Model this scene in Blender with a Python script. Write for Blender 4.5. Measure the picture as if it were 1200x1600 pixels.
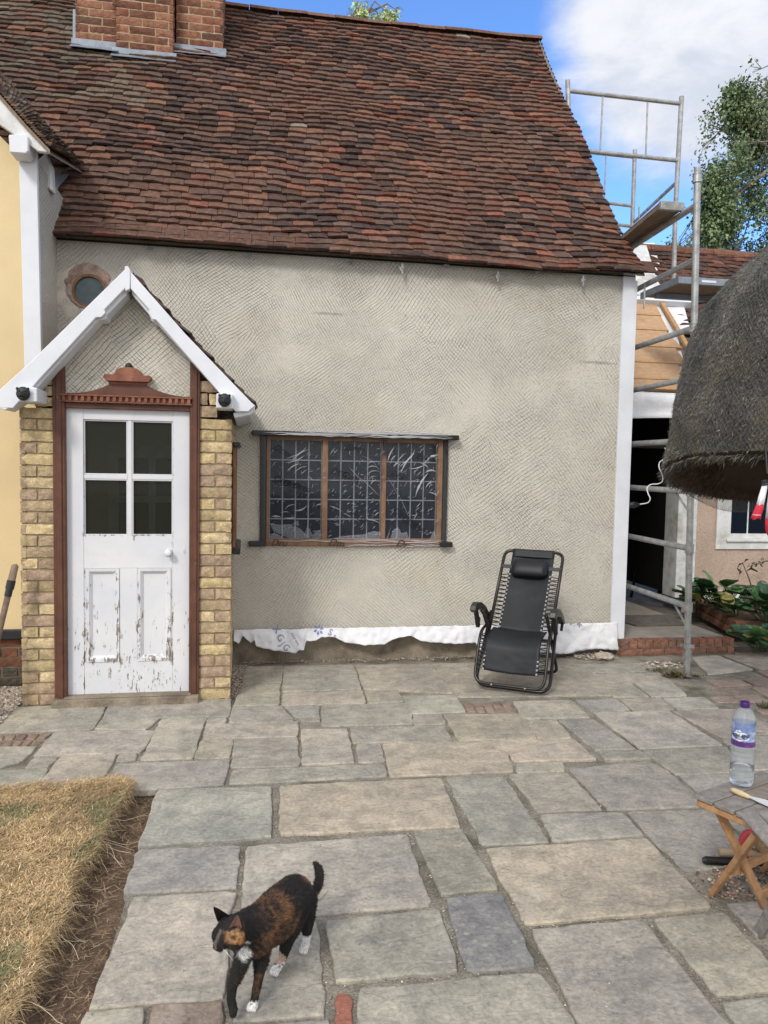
import bpy, bmesh, math, random
import numpy as np
from mathutils import Vector, Matrix, noise as mnoise
R_ = math.radians
random.seed(7); RNG = np.random.default_rng(7)
for o in list(bpy.data.objects): bpy.data.objects.remove(o)
SC = bpy.context.scene; COL = SC.collection

# ---------------------------------------------------------------- camera
PSI, PIT, ROL, FPX, CAMH = R_(10.1), R_(3.5), R_(1.05), 1200., 1.6
F_ = np.array([math.sin(PSI)*math.cos(PIT), math.cos(PSI)*math.cos(PIT), -math.sin(PIT)])
R0 = np.array([math.cos(PSI), -math.sin(PSI), 0.]); U0 = np.cross(R0, F_)
RI = math.cos(ROL)*R0 + math.sin(ROL)*U0; UI = -math.sin(ROL)*R0 + math.cos(ROL)*U0
CAM = np.array([0., 0., CAMH])
cd = bpy.data.cameras.new('camera'); cam = bpy.data.objects.new('camera', cd); COL.objects.link(cam)
cam.matrix_world = Matrix(((RI[0], UI[0], -F_[0], 0), (RI[1], UI[1], -F_[1], 0), (RI[2], UI[2], -F_[2], CAMH), (0, 0, 0, 1)))
cd.sensor_fit = 'VERTICAL'; cd.sensor_height = 36; cd.sensor_width = 27; cd.lens = 27.0
cd.clip_start = .05; cd.clip_end = 500
SC.camera = cam

def ray(x, y): return F_ + (x-600)/FPX*RI - (y-800)/FPX*UI
def on(ax, x, y, v):
    d = ray(x, y); return CAM + d*(v-CAM[ax])/d[ax]
def oX(x, y, v): return on(0, x, y, v)
def oY(x, y, v): return on(1, x, y, v)
def oZ(x, y, v=0.): return on(2, x, y, v)
def oPl(x, y, p0, n):
    d = ray(x, y); n = np.array(n); return CAM + d*(np.dot(np.array(p0)-CAM, n)/np.dot(d, n))
def pj(P):
    d = np.array(P)-CAM; z = d@F_; return 600+FPX*(d@RI)/z, 800-FPX*(d@UI)/z

# ---------------------------------------------------------------- node helper
class G:
    def __init__(s, tree): s.t = tree; s.N = tree.nodes; s.L = tree.links
    def n(s, typ, props=None, **ins):
        nd = s.N.new(typ)
        for k, v in (props or {}).items(): setattr(nd, k, v)
        for k, v in ins.items():
            key = int(k[1:]) if k[0] == 'i' and k[1:].isdigit() else k.replace('_', ' ')
            s.set(nd.inputs[key], v)
        return nd
    def set(s, inp, v):
        if v is None: return
        if isinstance(v, bpy.types.NodeSocket): s.L.new(v, inp)
        elif isinstance(v, bpy.types.Node): s.L.new(v.outputs[0], inp)
        else:
            if inp.type == 'RGBA' and len(v) == 3: v = (*v, 1)
            inp.default_value = v
    def pos(s): return s.n('ShaderNodeNewGeometry').outputs['Position']
    def noise(s, scale, detail=4, rough=.55, vec=None, dist=0.):
        nd = s.n('ShaderNodeTexNoise', None, Scale=scale, Detail=float(detail), Roughness=rough, Distortion=dist)
        s.set(nd.inputs['Vector'], vec if vec is not None else s.pos()); return nd.outputs[0]
    def m(s, op, a, b=None, c=None, clamp=False):
        nd = s.N.new('ShaderNodeMath'); nd.operation = op; nd.use_clamp = clamp
        s.set(nd.inputs[0], a); s.set(nd.inputs[1], b); s.set(nd.inputs[2], c); return nd.outputs[0]
    def vm(s, op, a, b=None):
        nd = s.N.new('ShaderNodeVectorMath'); nd.operation = op
        s.set(nd.inputs[0], a); s.set(nd.inputs[1], b); return nd.outputs[0]
    def mr(s, v, a, b, c=0., d=1., smooth=True):
        nd = s.N.new('ShaderNodeMapRange'); nd.interpolation_type = 'SMOOTHSTEP' if smooth else 'LINEAR'
        for i, q in enumerate((v, a, b, c, d)): s.set(nd.inputs[i], q)
        return nd.outputs[0]
    def mix(s, f, a, b, blend='MIX'):
        nd = s.N.new('ShaderNodeMix'); nd.data_type = 'RGBA'; nd.blend_type = blend
        s.set(nd.inputs[0], f); s.set(nd.inputs[6], a); s.set(nd.inputs[7], b); return nd.outputs[2]
    def bump(s, h, strength=.5, dist=.01, normal=None):
        nd = s.n('ShaderNodeBump', None, Strength=strength, Distance=dist, Height=h)
        if normal is not None: s.set(nd.inputs['Normal'], normal)
        return nd.outputs[0]
    def attr(s, name='col'): return s.n('ShaderNodeAttribute', {'attribute_name': name}).outputs['Color']
    def scl(s, v, x, y, z): return s.vm('MULTIPLY', v, (x, y, z))

def new_mat(name):
    m = bpy.data.materials.new(name); m.use_nodes = True; m.node_tree.nodes.clear()
    g = G(m.node_tree); g.mat = m; return g
def finish(g, color, rough=.8, normal=None, metal=0., spec=.3, **kw):
    b = g.n('ShaderNodeBsdfPrincipled'); g.set(b.inputs['Base Color'], color); g.set(b.inputs['Roughness'], rough)
    g.set(b.inputs['Metallic'], metal); g.set(b.inputs['Specular IOR Level'], spec)
    for k, v in kw.items(): g.set(b.inputs[k.replace('_', ' ')], v)
    if normal is not None: g.set(b.inputs['Normal'], normal)
    o = g.n('ShaderNodeOutputMaterial'); g.L.new(b.outputs[0], o.inputs[0]); return g.mat

# ---------------------------------------------------------------- world, sun
SUN_EL, SUN_AZ = R_(38), R_(215)      # azimuth clockwise from +Y: behind the camera's left shoulder
w = bpy.data.worlds.new('World'); SC.world = w; w.use_nodes = True; w.node_tree.nodes.clear(); g = G(w.node_tree)
sky = g.n('ShaderNodeTexSky', {'sky_type': 'NISHITA', 'sun_disc': False, 'sun_elevation': SUN_EL, 'sun_rotation': SUN_AZ, 'altitude': 50, 'air_density': 1.0, 'dust_density': .4, 'ozone_density': 2.0})
dirv = g.n('ShaderNodeTexCoord').outputs['Generated']
blue = g.mix(1., sky.outputs[0], (1.25, 1.7, 2.35), 'MULTIPLY')
n1 = g.noise(2.3, 9, .58, g.scl(dirv, 1., 1., 1.7), .35)
n2 = g.noise(7., 8, .6, g.scl(dirv, 1., 1., 2.), .3)
dot = g.n('ShaderNodeVectorMath', {'operation': 'DOT_PRODUCT'}); g.set(dot.inputs[0], dirv)
cdir = ray(1120, 60); cdir = cdir/np.linalg.norm(cdir); g.set(dot.inputs[1], tuple(cdir))
near = g.mr(dot.outputs['Value'], .974, .9985, -.36, .36, False)     # the bank of cloud above the scaffold
dot2 = g.n('ShaderNodeVectorMath', {'operation': 'DOT_PRODUCT'}); g.set(dot2.inputs[0], dirv)
g.set(dot2.inputs[1], (0., -.86, .5))
back = g.mr(dot2.outputs['Value'], -.25, .4, 0., .62, False)         # the rest of the sky is mostly cloud
cl = g.m('ADD', g.m('ADD', g.m('MULTIPLY', n1, .72), g.m('MULTIPLY', n2, .28)), g.m('ADD', near, back))
cm = g.mr(cl, .46, .72)
ccol = g.mix(g.mr(dot2.outputs['Value'], -.5, .1), g.mix(g.mr(n2, .35, .65), (5.9, 6.2, 6.8), (8.1, 8.1, 8.2)), (11.2, 11.0, 10.9))
col = g.mix(g.m('MULTIPLY', cm, .93), blue, ccol)
bg = g.n('ShaderNodeBackground', None, Color=col, Strength=.105)
g.L.new(bg.outputs[0], g.n('ShaderNodeOutputWorld').inputs[0])
sd = bpy.data.lights.new('sun', 'SUN'); sd.energy = 1.9; sd.angle = R_(12); sd.color = (1, .955, .88)
so = bpy.data.objects.new('sun', sd); COL.objects.link(so)
sv = Vector((math.sin(SUN_AZ)*math.cos(SUN_EL), math.cos(SUN_AZ)*math.cos(SUN_EL), math.sin(SUN_EL)))
so.rotation_euler = sv.to_track_quat('Z', 'Y').to_euler(); so.location = (-4, -6, 9)
SC.view_settings.view_transform = 'Standard'; SC.view_settings.look = 'None'; SC.view_settings.gamma = 1
SC.view_settings.exposure = 0.2
SC.render.engine = 'CYCLES'

# ---------------------------------------------------------------- mesh helper
def V(*a): return np.array(a, float)
class MB:
    def __init__(s): s.v = []; s.f = []; s.c = []; s.mi = []; s.cc = (1, 1, 1); s.m = 0
    def add(s, vs, fs, c=None, m=None):
        b = len(s.v); s.v.extend([tuple(map(float, v)) for v in vs]); c = c or s.cc; m = s.m if m is None else m
        for f in fs: s.f.append(tuple(i+b for i in f)); s.c.append(c); s.mi.append(m)
    def frame(s, P, U, W, T, c=None, m=None, taper=1.):
        """box with corner P and edge vectors U, W, T"""
        P, U, W, T = map(lambda q: np.array(q, float), (P, U, W, T))
        if np.dot(np.cross(U, W), T) < 0: P = P+T; T = -T
        vs = [P, P+U, P+U+W, P+W, P+T, P+U+T, P+U+W+T, P+W+T]
        s.add(vs, [(3, 2, 1, 0), (4, 5, 6, 7), (0, 1, 5, 4), (1, 2, 6, 5), (2, 3, 7, 6), (3, 0, 4, 7)], c, m)
    def box(s, x0, x1, y0, y1, z0, z1, c=None, m=None): s.frame((x0, y0, z0), (x1-x0, 0, 0), (0, y1-y0, 0), (0, 0, z1-z0), c, m)
    def bar(s, p, q, w, h, up=(0, 0, 1), c=None, m=None):
        p, q, up = map(lambda a: np.array(a, float), (p, q, up)); d = (q-p)/np.linalg.norm(q-p)
        a = np.cross(d, up); a /= np.linalg.norm(a); b = np.cross(a, d)
        s.frame(p-a*w/2-b*h/2, q-p, a*w, b*h, c, m)
    def tube(s, pts, r, n=10, c=None, cap=True, closed=False, m=None):
        pts = [np.array(p, float) for p in pts]; k = len(pts); rs = r if hasattr(r, '__len__') else [r]*k
        T = []
        for i in range(k):
            a = pts[(i-1) % k] if (i > 0 or closed) else pts[i]; b = pts[(i+1) % k] if (i < k-1 or closed) else pts[i]
            t = b-a; T.append(t/(np.linalg.norm(t)+1e-12))
        ref = np.array([0, 0, 1.]) if abs(T[0][2]) < .9 else np.array([1., 0, 0])
        nrm = np.cross(T[0], ref); nrm /= np.linalg.norm(nrm); vs = []
        for i in range(k):
            nrm = nrm-T[i]*np.dot(nrm, T[i]); nrm /= np.linalg.norm(nrm)+1e-12; bn = np.cross(T[i], nrm)
            for j in range(n):
                a = 2*math.pi*j/n; vs.append(pts[i]+rs[i]*(math.cos(a)*nrm+math.sin(a)*bn))
        fs = []
        for i in range(k if closed else k-1):
            for j in range(n):
                a = i*n+j; b = i*n+(j+1) % n; i2 = (i+1) % k
                fs.append((a, b, i2*n+(j+1) % n, i2*n+j))
        if cap and not closed: fs += [tuple(range(n))[::-1], tuple((k-1)*n+j for j in range(n))]
        s.add(vs, fs, c, m)
    def lathe(s, P, prof, n=24, axis=(0, 0, 1), c=None, m=None, sq=1.):
        P = np.array(P, float); ax = Vector(axis).normalized(); q = Vector((0, 0, 1)).rotation_difference(ax); vs = []
        for r, z in prof:
            for j in range(n):
                a = 2*math.pi*j/n; vs.append(P+np.array(q @ Vector((r*math.cos(a), r*math.sin(a)*sq, z))))
        fs = []
        for i in range(len(prof)-1):
            for j in range(n): fs.append((i*n+j, i*n+(j+1) % n, (i+1)*n+(j+1) % n, (i+1)*n+j))
        fs += [tuple(range(n))[::-1], tuple((len(prof)-1)*n+j for j in range(n))]
        s.add(vs, fs, c, m)
    def ell(s, P, r, nu=12, nv=8, rot=None, c=None, m=None):
        P = np.array(P, float); r = r if hasattr(r, '__len__') else (r, r, r); vs = [(0, 0, -r[2])]
        for i in range(1, nv):
            t = math.pi*i/nv-math.pi/2
            for j in range(nu):
                a = 2*math.pi*j/nu; vs.append((r[0]*math.cos(t)*math.cos(a), r[1]*math.cos(t)*math.sin(a), r[2]*math.sin(t)))
        vs.append((0, 0, r[2]))
        if rot is not None: vs = [tuple(rot @ Vector(v)) for v in vs]
        vs = [P+np.array(v) for v in vs]; fs = []
        for j in range(nu): fs.append((0, 1+(j+1) % nu, 1+j))
        for i in range(nv-2):
            for j in range(nu): fs.append((1+i*nu+j, 1+i*nu+(j+1) % nu, 1+(i+1)*nu+(j+1) % nu, 1+(i+1)*nu+j))
        e = len(vs)-1
        for j in range(nu): fs.append((e, 1+(nv-2)*nu+j, 1+(nv-2)*nu+(j+1) % nu))
        s.add(vs, fs, c, m)
    def prism(s, poly, T, c=None, m=None):
        poly = [np.array(p, float) for p in poly]; T = np.array(T, float); n = len(poly)
        nn = sum((np.cross(poly[i]-poly[0], poly[(i+1) % n]-poly[0]) for i in range(1, n)), np.zeros(3))
        if np.dot(nn, T) > 0: poly = [p+T for p in poly]; T = -T
        s.add(poly+[p+T for p in poly], [tuple(range(n))]+[tuple(range(n, 2*n))[::-1]]+[(i, i+n, (i+1) % n+n, (i+1) % n)[::1] for i in range(n)], c, m)
    def grid(s, rows, c=None, m=None, two=False):
        nr = len(rows); nc = len(rows[0]); vs = [p for r in rows for p in r]
        s.add(vs, [(i*nc+j, i*nc+j+1, (i+1)*nc+j+1, (i+1)*nc+j) for i in range(nr-1) for j in range(nc-1)], c, m)
    def build(s, name, mat, parent=None, smooth=False, bevel=0., seg=1, loc=None, solid=0., sub=0):
        me = bpy.data.meshes.new(name); base = Vector(loc) if loc is not None else root_loc(parent)
        bb = np.array(base)
        me.from_pydata([tuple(np.array(v)-bb) for v in s.v], [], s.f)
        me.polygons.foreach_set('material_index', s.mi)
        ca = me.color_attributes.new('col', 'FLOAT_COLOR', 'CORNER')
        cols = np.repeat(np.array([(c[0], c[1], c[2], 1.) for c in s.c]), [len(f) for f in s.f], axis=0)
        ca.data.foreach_set('color', cols.astype(np.float32).ravel())
        me.polygons.foreach_set('use_smooth', [smooth]*len(s.f))
        me.update()
        o = bpy.data.objects.new(name, me); COL.objects.link(o)
        for mm in (mat if isinstance(mat, (list, tuple)) else [mat]): me.materials.append(mm)
        if parent is not None: o.parent = parent
        elif loc is not None: o.location = base
        if bevel:
            b = o.modifiers.new('bevel', 'BEVEL'); b.width = bevel; b.segments = seg; b.limit_method = 'ANGLE'; b.angle_limit = R_(40)
        if solid:
            b = o.modifiers.new('solid', 'SOLIDIFY'); b.thickness = solid; b.offset = 0
        if sub:
            b = o.modifiers.new('sub', 'SUBSURF'); b.levels = sub; b.render_levels = sub
        return o
def root_loc(p):
    v = Vector((0, 0, 0))
    while p is not None: v += p.location; p = p.parent
    return v
def tag(o, label, cat, group=None):
    o['label'] = label; o['category'] = cat
    if group: o['group'] = group
    return o
def thing(name, label, cat, loc, group=None):
    o = bpy.data.objects.new(name, None); COL.objects.link(o); o.location = tuple(map(float, loc)); o.empty_display_size = .1
    return tag(o, label, cat, group)
def text_mesh(body, size, shear=0., bold=0., align='CENTER'):
    cu = bpy.data.curves.new('t', 'FONT'); cu.body = body; cu.size = size; cu.align_x = align; cu.align_y = 'CENTER'; cu.shear = shear; cu.offset = bold
    cu.resolution_u = 3
    o = bpy.data.objects.new('t', cu); COL.objects.link(o)
    dg = bpy.context.evaluated_depsgraph_get(); me = o.evaluated_get(dg).to_mesh()
    vs = [tuple(v.co) for v in me.vertices]; fs = [tuple(p.vertices) for p in me.polygons]
    o.evaluated_get(dg).to_mesh_clear(); bpy.data.objects.remove(o); bpy.data.curves.remove(cu)
    return vs, fs
def nz(x, y=0., z=0.): return mnoise.noise(Vector((x, y, z)))
def arcpath(pts, rad, seg=5):
    """polyline with rounded corners"""
    pts = [np.array(p, float) for p in pts]; out = [pts[0]]
    for i in range(1, len(pts)-1):
        a, b, c = pts[i-1], pts[i], pts[i+1]; u = a-b; v = c-b; lu = np.linalg.norm(u); lv = np.linalg.norm(v); r = min(rad, lu*.49, lv*.49)
        p = b+u/lu*r; q = b+v/lv*r
        for k in range(seg+1):
            t = k/seg; out.append((1-t)**2*p+2*t*(1-t)*b+t*t*q)
    out.append(pts[-1]); return out
# ---------------------------------------------------------------- materials
def simple(name, base, rough=.7, var=.18, scale=6., bscale=60., bstr=.25, bdist=.004, metal=0., spec=.3, tint=None, attr=False, fine=0.):
    g = new_mat(name)
    c = g.attr() if attr else g.mix(0., base, base)
    if attr: c = g.mix(1., c, base, 'MULTIPLY')
    n = g.noise(scale, 6, .6)
    lo = tuple([1-var]*3); hi = tuple([1+var]*3)
    c = g.mix(1., c, g.mix(g.mr(n, .3, .7), lo, hi), 'MULTIPLY')
    if fine: c = g.mix(1., c, g.mix(g.mr(g.noise(bscale*1.7, 3), .3, .7), tuple([1-fine]*3), tuple([1+fine]*3)), 'MULTIPLY')
    if tint: c = g.mix(g.mr(g.noise(scale*.6, 4, .6), .5, .72), c, tint)
    nb = g.bump(g.noise(bscale, 5, .65), bstr, bdist) if bstr else None
    return finish(g, c, rough, nb, metal, spec)

def scratch_render():
    g = new_mat('scratch_render'); P = g.pos()
    sx = g.n('ShaderNodeSeparateXYZ', None, Vector=P); uv = g.n('ShaderNodeCombineXYZ', None, X=g.m('ADD', sx.outputs[0], g.m('MULTIPLY', sx.outputs[1], .8)), Y=sx.outputs[2]).outputs[0]
    wob = g.n('ShaderNodeTexNoise', None, Vector=uv, Scale=2.2, Detail=3.).outputs['Color']
    uvw = g.vm('ADD', uv, g.vm('MULTIPLY', g.vm('SUBTRACT', wob, (.5, .5, .5)), (.07, .07, .07)))
    hs = []
    for k, (a0, a1, vs, off, sc) in enumerate(((.55, 1.1, .8, 0., 41.), (-1.05, -.5, .62, 3.7, 45.))):
        vo = g.n('ShaderNodeTexVoronoi', None, Vector=g.vm('ADD', uvw, (off, off*.7, 0)), Scale=vs, Randomness=1.)
        r = g.n('ShaderNodeSeparateColor', None, Color=vo.outputs['Color'])
        ang = g.mr(r.outputs[0], 0., 1., a0, a1, False)
        rot = g.n('ShaderNodeVectorRotate', {'rotation_type': 'Z_AXIS'}, Vector=uvw, Angle=ang)
        x = g.n('ShaderNodeSeparateXYZ', None, Vector=rot.outputs[0]).outputs[0]
        jit = g.m('MULTIPLY', g.noise(6., 4, .6, uv), .6)
        ph = g.m('FRACT', g.m('ADD', g.m('MULTIPLY', x, g.mr(r.outputs[1], 0., 1., sc*.8, sc*1.15, False)), jit))
        d = g.m('ABSOLUTE', g.m('SUBTRACT', ph, .5))
        wd = g.mr(g.noise(9. + 2*k, 3, .6, uv), .35, .7, .07, .17)
        gr = g.mr(d, 0., wd, 1., 0.)
        amp = g.mr(g.noise(1.6 + .7*k, 4, .6, g.vm('ADD', uv, (off, 1.3, 0))), .38, .55)
        hs.append(g.m('MULTIPLY', gr, g.m('ADD', g.m('MULTIPLY', amp, .82), .18)))
    groove = g.m('MAXIMUM', hs[0], hs[1])
    fade = g.mr(g.noise(30., 4, .7), .3, .6, .45, 1.)
    groove = g.m('MULTIPLY', groove, fade)
    rag = g.noise(70., 5, .7)
    grit = g.noise(230., 3, .7)
    # stipply right-hand half
    stip = g.m('MULTIPLY', g.mr(g.noise(48., 2, .5), .56, .68), g.mr(g.m('ADD', sx.outputs[0], g.noise(2., 3)), 1.7, 3.2))
    h = g.m('SUBTRACT', g.m('ADD', g.m('MULTIPLY', rag, .55), g.m('MULTIPLY', grit, .25)), g.m('ADD', g.m('MULTIPLY', groove, .62), g.m('MULTIPLY', stip, .45)))
    big = g.noise(1.1, 5, .6)
    c = g.mix(g.mr(big, .32, .68), (.575, .545, .475), (.64, .605, .53))
    c = g.mix(g.mr(g.noise(3.2, 5, .6, g.vm('ADD', P, (4, 2, 9))), .52, .75), c, (.60, .57, .51))
    c = g.mix(g.m('MULTIPLY', g.mr(g.noise(.9, 3, .5, g.vm('ADD', P, (1, 7, 3))), .55, .7), .5), c, (.60, .54, .41))
    damp = g.m('MULTIPLY', g.mr(g.m('ADD', sx.outputs[2], g.m('MULTIPLY', g.noise(2.4, 4, .6), .5)), 3.1, 3.45), .45)  # shade under the eaves, painted as a darker wall top, not wetness
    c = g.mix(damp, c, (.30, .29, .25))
    c = g.mix(g.m('MULTIPLY', groove, g.mr(g.noise(1.3, 4, .6, g.vm('ADD', P, (2, 5, 7))), .35, .65, .35, .95)), c, (.20, .182, .15))  # groove shade painted in as darker colour, besides the bump
    for (sx0, sz0, wx_, wz_) in ((.63, 2.79, .16, .014), (2.92, 2.50, .22, .016), (.02, 2.62, .3, .3), (1.9, 2.95, .5, .22), (2.6, 2.6, .25, .35)):   # trowel scars and damp stains
        e_ = g.m('ADD', g.m('POWER', g.m('DIVIDE', g.m('SUBTRACT', sx.outputs[0], sx0), wx_), 2.), g.m('POWER', g.m('DIVIDE', g.m('SUBTRACT', g.m('ADD', sx.outputs[2], g.m('MULTIPLY', g.noise(9., 3), .03)), sz0+.015), wz_), 2.))
        c = g.mix(g.m('MULTIPLY', g.mr(g.m('ADD', e_, g.m('MULTIPLY', g.noise(20., 4, .7), 1.2)), 1.7, .5), .55 if wz_ < .1 else .22), c, (.22, .20, .16) if wz_ < .1 else (.42, .38, .30))
    c = g.mix(1., c, g.mix(g.mr(rag, .3, .7), (.88, .88, .88), (1.1, 1.1, 1.1)), 'MULTIPLY')
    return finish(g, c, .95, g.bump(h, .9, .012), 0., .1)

def slab_mat():
    g = new_mat('york_stone'); P = g.pos(); a = g.attr()
    n1 = g.noise(2.6, 7, .62); n2 = g.noise(11., 7, .68, None, .6); n3 = g.noise(60., 5, .7); n4 = g.noise(190., 3, .6)
    c = g.mix(1., a, g.mix(g.mr(n1, .3, .72), (.78, .79, .80), (1.18, 1.16, 1.12)), 'MULTIPLY')
    c = g.mix(1., c, g.mix(g.mr(n2, .32, .68), (.80, .81, .82), (1.17, 1.16, 1.14)), 'MULTIPLY')
    c = g.mix(1., c, g.mix(g.mr(n3, .3, .7), (.80, .80, .80), (1.17, 1.16, 1.14)), 'MULTIPLY')
    bl = g.mr(g.noise(4.3, 6, .7, g.vm('ADD', P, (3, 1, 5)), .8), .56, .64)
    c = g.mix(g.m('MULTIPLY', bl, .3), c, (.44, .41, .35))
    dk = g.mr(g.noise(6.5, 6, .72, g.vm('ADD', P, (8, 2, 5)), .5), .55, .7)
    c = g.mix(g.m('MULTIPLY', dk, .38), c, (.17, .165, .15))
    sp = g.mr(g.noise(95., 2, .5, g.vm('ADD', P, (2, 2, 5))), .70, .74)
    c = g.mix(g.m('MULTIPLY', sp, .4), c, (.60, .58, .53))
    dsp = g.mr(g.noise(75., 2, .5, g.vm('ADD', P, (5, 9, 1))), .69, .74)
    c = g.mix(g.m('MULTIPLY', dsp, .6), c, (.09, .08, .07))
    vr = g.n('ShaderNodeTexVoronoi', None, Vector=g.vm('ADD', P, g.vm('MULTIPLY', g.n('ShaderNodeTexNoise', None, Scale=9., Detail=4.).outputs['Color'], (.09, .09, .09))), Scale=24.)
    lich = g.m('MULTIPLY', g.mr(vr.outputs['Distance'], .30, .16), g.mr(g.noise(2.1, 4, .6, g.vm('ADD', P, (9, 4, 2))), .50, .62))
    c = g.mix(g.m('MULTIPLY', lich, .5), c, (.43, .41, .35))
    lam = g.mr(g.noise(3.4, 7, .6, g.scl(P, 1., 2.6, 1.), 1.5), .52, .535)          # flaked layers of the riven face
    h = g.m('ADD', g.m('ADD', g.m('MULTIPLY', n2, 1.5), g.m('MULTIPLY', lam, .55)), g.m('ADD', g.m('MULTIPLY', n3, .55), g.m('MULTIPLY', n4, .16)))
    return finish(g, c, .82, g.bump(h, .6, .008), 0., .25)

def tile_mat():
    g = new_mat('clay_tile'); P = g.pos(); a = g.attr()
    c = g.mix(1., a, g.mix(g.mr(g.noise(26., 5, .65), .28, .72), (.68, .68, .69), (1.28, 1.26, 1.24)), 'MULTIPLY')
    c = g.mix(g.m('MULTIPLY', g.mr(g.noise(9., 6, .7, g.vm('ADD', P, (3, 3, 3))), .60, .72), .55), c, (.16, .145, .11))
    c = g.mix(g.m('MULTIPLY', g.mr(g.noise(60., 3, .6, g.vm('ADD', P, (1, 5, 3))), .66, .72), .6), c, (.42, .40, .35))
    c = g.mix(g.m('MULTIPLY', g.mr(g.noise(1.3, 5, .6, g.vm('ADD', P, (6, 1, 3))), .45, .75), .25), c, (.045, .036, .032))
    return finish(g, c, .85, g.bump(g.noise(90., 5, .7), .6, .006), 0., .2)

def brick_mat(name='brick', grime=(.10, .09, .07), g_amt=.4):
    g = new_mat(name); P = g.pos(); a = g.attr()
    c = g.mix(1., a, g.mix(g.mr(g.noise(22., 6, .68), .3, .7), (.72, .70, .68), (1.22, 1.2, 1.15)), 'MULTIPLY')
    c = g.mix(1., c, g.mix(g.mr(g.noise(120., 4, .6), .3, .7), (.82, .82, .82), (1.15, 1.15, 1.15)), 'MULTIPLY')
    c = g.mix(g.m('MULTIPLY', g.mr(g.noise(7., 6, .7, g.vm('ADD', P, (3, 8, 3))), .54, .72), g_amt), c, grime)
    return finish(g, c, .92, g.bump(g.m('ADD', g.noise(45., 5, .7), g.m('MULTIPLY', g.noise(160., 3), .4)), .8, .008), 0., .12)

def peel_paint(rects=()):
    g = new_mat('peeling_white_paint'); P = g.pos()
    st = g.noise(9., 6, .75, g.scl(P, 6., 6., 1.))
    fl = g.noise(24., 6, .75, g.scl(P, 1., 1., .5))
    sx = g.n('ShaderNodeSeparateXYZ', None, Vector=P)
    low = g.mr(sx.outputs[2], .1, 1.25, .06, -.02)         # the lower half of the door has weathered most
    for (x0, x1, z0, z1, amt, wd) in rects:                # paint has cracked off along the mouldings and bars
        dx_ = g.m('SUBTRACT', g.m('ABSOLUTE', g.m('SUBTRACT', sx.outputs[0], (x0+x1)/2)), (x1-x0)/2); dz_ = g.m('SUBTRACT', g.m('ABSOLUTE', g.m('SUBTRACT', sx.outputs[2], (z0+z1)/2)), (z1-z0)/2)
        low = g.m('ADD', low, g.mr(g.m('ABSOLUTE', g.m('MAXIMUM', dx_, dz_)), 0., wd, amt, 0.))
    v = g.m('ADD', g.m('ADD', g.m('MULTIPLY', st, .5), g.m('MULTIPLY', fl, .5)), low)
    bare = g.mr(v, .618, .634)
    c = g.mix(g.mr(g.noise(3., 5, .6), .3, .7), (.60, .62, .66), (.68, .68, .69))
    c = g.mix(g.m('MULTIPLY', g.mr(g.noise(14., 6, .7, g.vm('ADD', P, (4, 4, 1))), .55, .75), .25), c, (.50, .48, .42))
    wood = g.mix(g.mr(fl, .4, .7), (.10, .075, .055), (.30, .25, .19))
    c = g.mix(bare, c, wood)
    h = g.m('SUBTRACT', g.m('MULTIPLY', g.noise(60., 4, .6, g.scl(P, 3., 3., 1.)), .35), bare)
    return finish(g, c, g.mix(bare, (.42,)*3, (.85,)*3), g.bump(h, .5, .003), 0., .4)

def worn_wood(name, a, b, c2=None, ax=(1., 1., 14.), rough=.65, worn=None):
    g = new_mat(name); P = g.pos(); v = g.scl(P, *ax)
    n = g.noise(6., 6, .7, v); c = g.mix(g.mr(n, .3, .7), a, b)
    if c2: c = g.mix(g.mr(g.noise(4., 5, .6), .52, .75), c, c2)
    if worn: c = g.mix(g.mr(g.noise(40., 5, .75), .66, .70), c, worn)
    return finish(g, c, rough, g.bump(g.noise(14., 6, .7, v), .4, .004), 0., .3)

def galv():
    g = new_mat('galvanised_tube'); P = g.pos()
    c = g.mix(g.mr(g.noise(14., 6, .7), .3, .7), (.26, .26, .25), (.44, .44, .42))
    c = g.mix(g.m('MULTIPLY', g.mr(g.noise(33., 6, .75), .55, .68), .5), c, (.17, .15, .13))
    c = g.mix(g.mr(g.noise(52., 5, .7, g.vm('ADD', P, (3, 4, 5))), .68, .71), c, (.80, .79, .75))
    r = g.mr(g.noise(20., 4), .3, .7, .35, .65)
    return finish(g, c, r, g.bump(g.noise(80., 4), .2, .002), .55, .5)

def glassy(name, tint=(.01, .012, .013), rough=.04, alpha=.55, spec=.5):
    g = new_mat(name)
    d = g.n('ShaderNodeBsdfPrincipled'); d.inputs['Base Color'].default_value = (*tint, 1); d.inputs['Roughness'].default_value = rough
    d.inputs['Specular IOR Level'].default_value = spec
    g.set(d.inputs['Normal'], g.bump(g.noise(5., 3), .15, .004))
    t = g.n('ShaderNodeBsdfTransparent'); t.inputs[0].default_value = (.75, .78, .76, 1)
    mx = g.n('ShaderNodeMixShader'); mx.inputs[0].default_value = alpha; g.L.new(t.outputs[0], mx.inputs[1]); g.L.new(d.outputs[0], mx.inputs[2])
    g.L.new(mx.outputs[0], g.n('ShaderNodeOutputMaterial').inputs[0]); return g.mat

def film_mat(name, alpha, base=(.75, .77, .8), rough=.2):
    g = new_mat(name)
    d = g.n('ShaderNodeBsdfPrincipled'); d.inputs['Base Color'].default_value = (*base, 1); d.inputs['Roughness'].default_value = rough; d.inputs['Specular IOR Level'].default_value = .7
    g.set(d.inputs['Normal'], g.bump(g.noise(16., 5, .6, None, 1.2), .6, .02))
    t = g.n('ShaderNodeBsdfTransparent')
    mx = g.n('ShaderNodeMixShader'); mx.inputs[0].default_value = alpha; g.L.new(t.outputs[0], mx.inputs[1]); g.L.new(d.outputs[0], mx.inputs[2])
    g.L.new(mx.outputs[0], g.n('ShaderNodeOutputMaterial').inputs[0]); return g.mat

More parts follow.
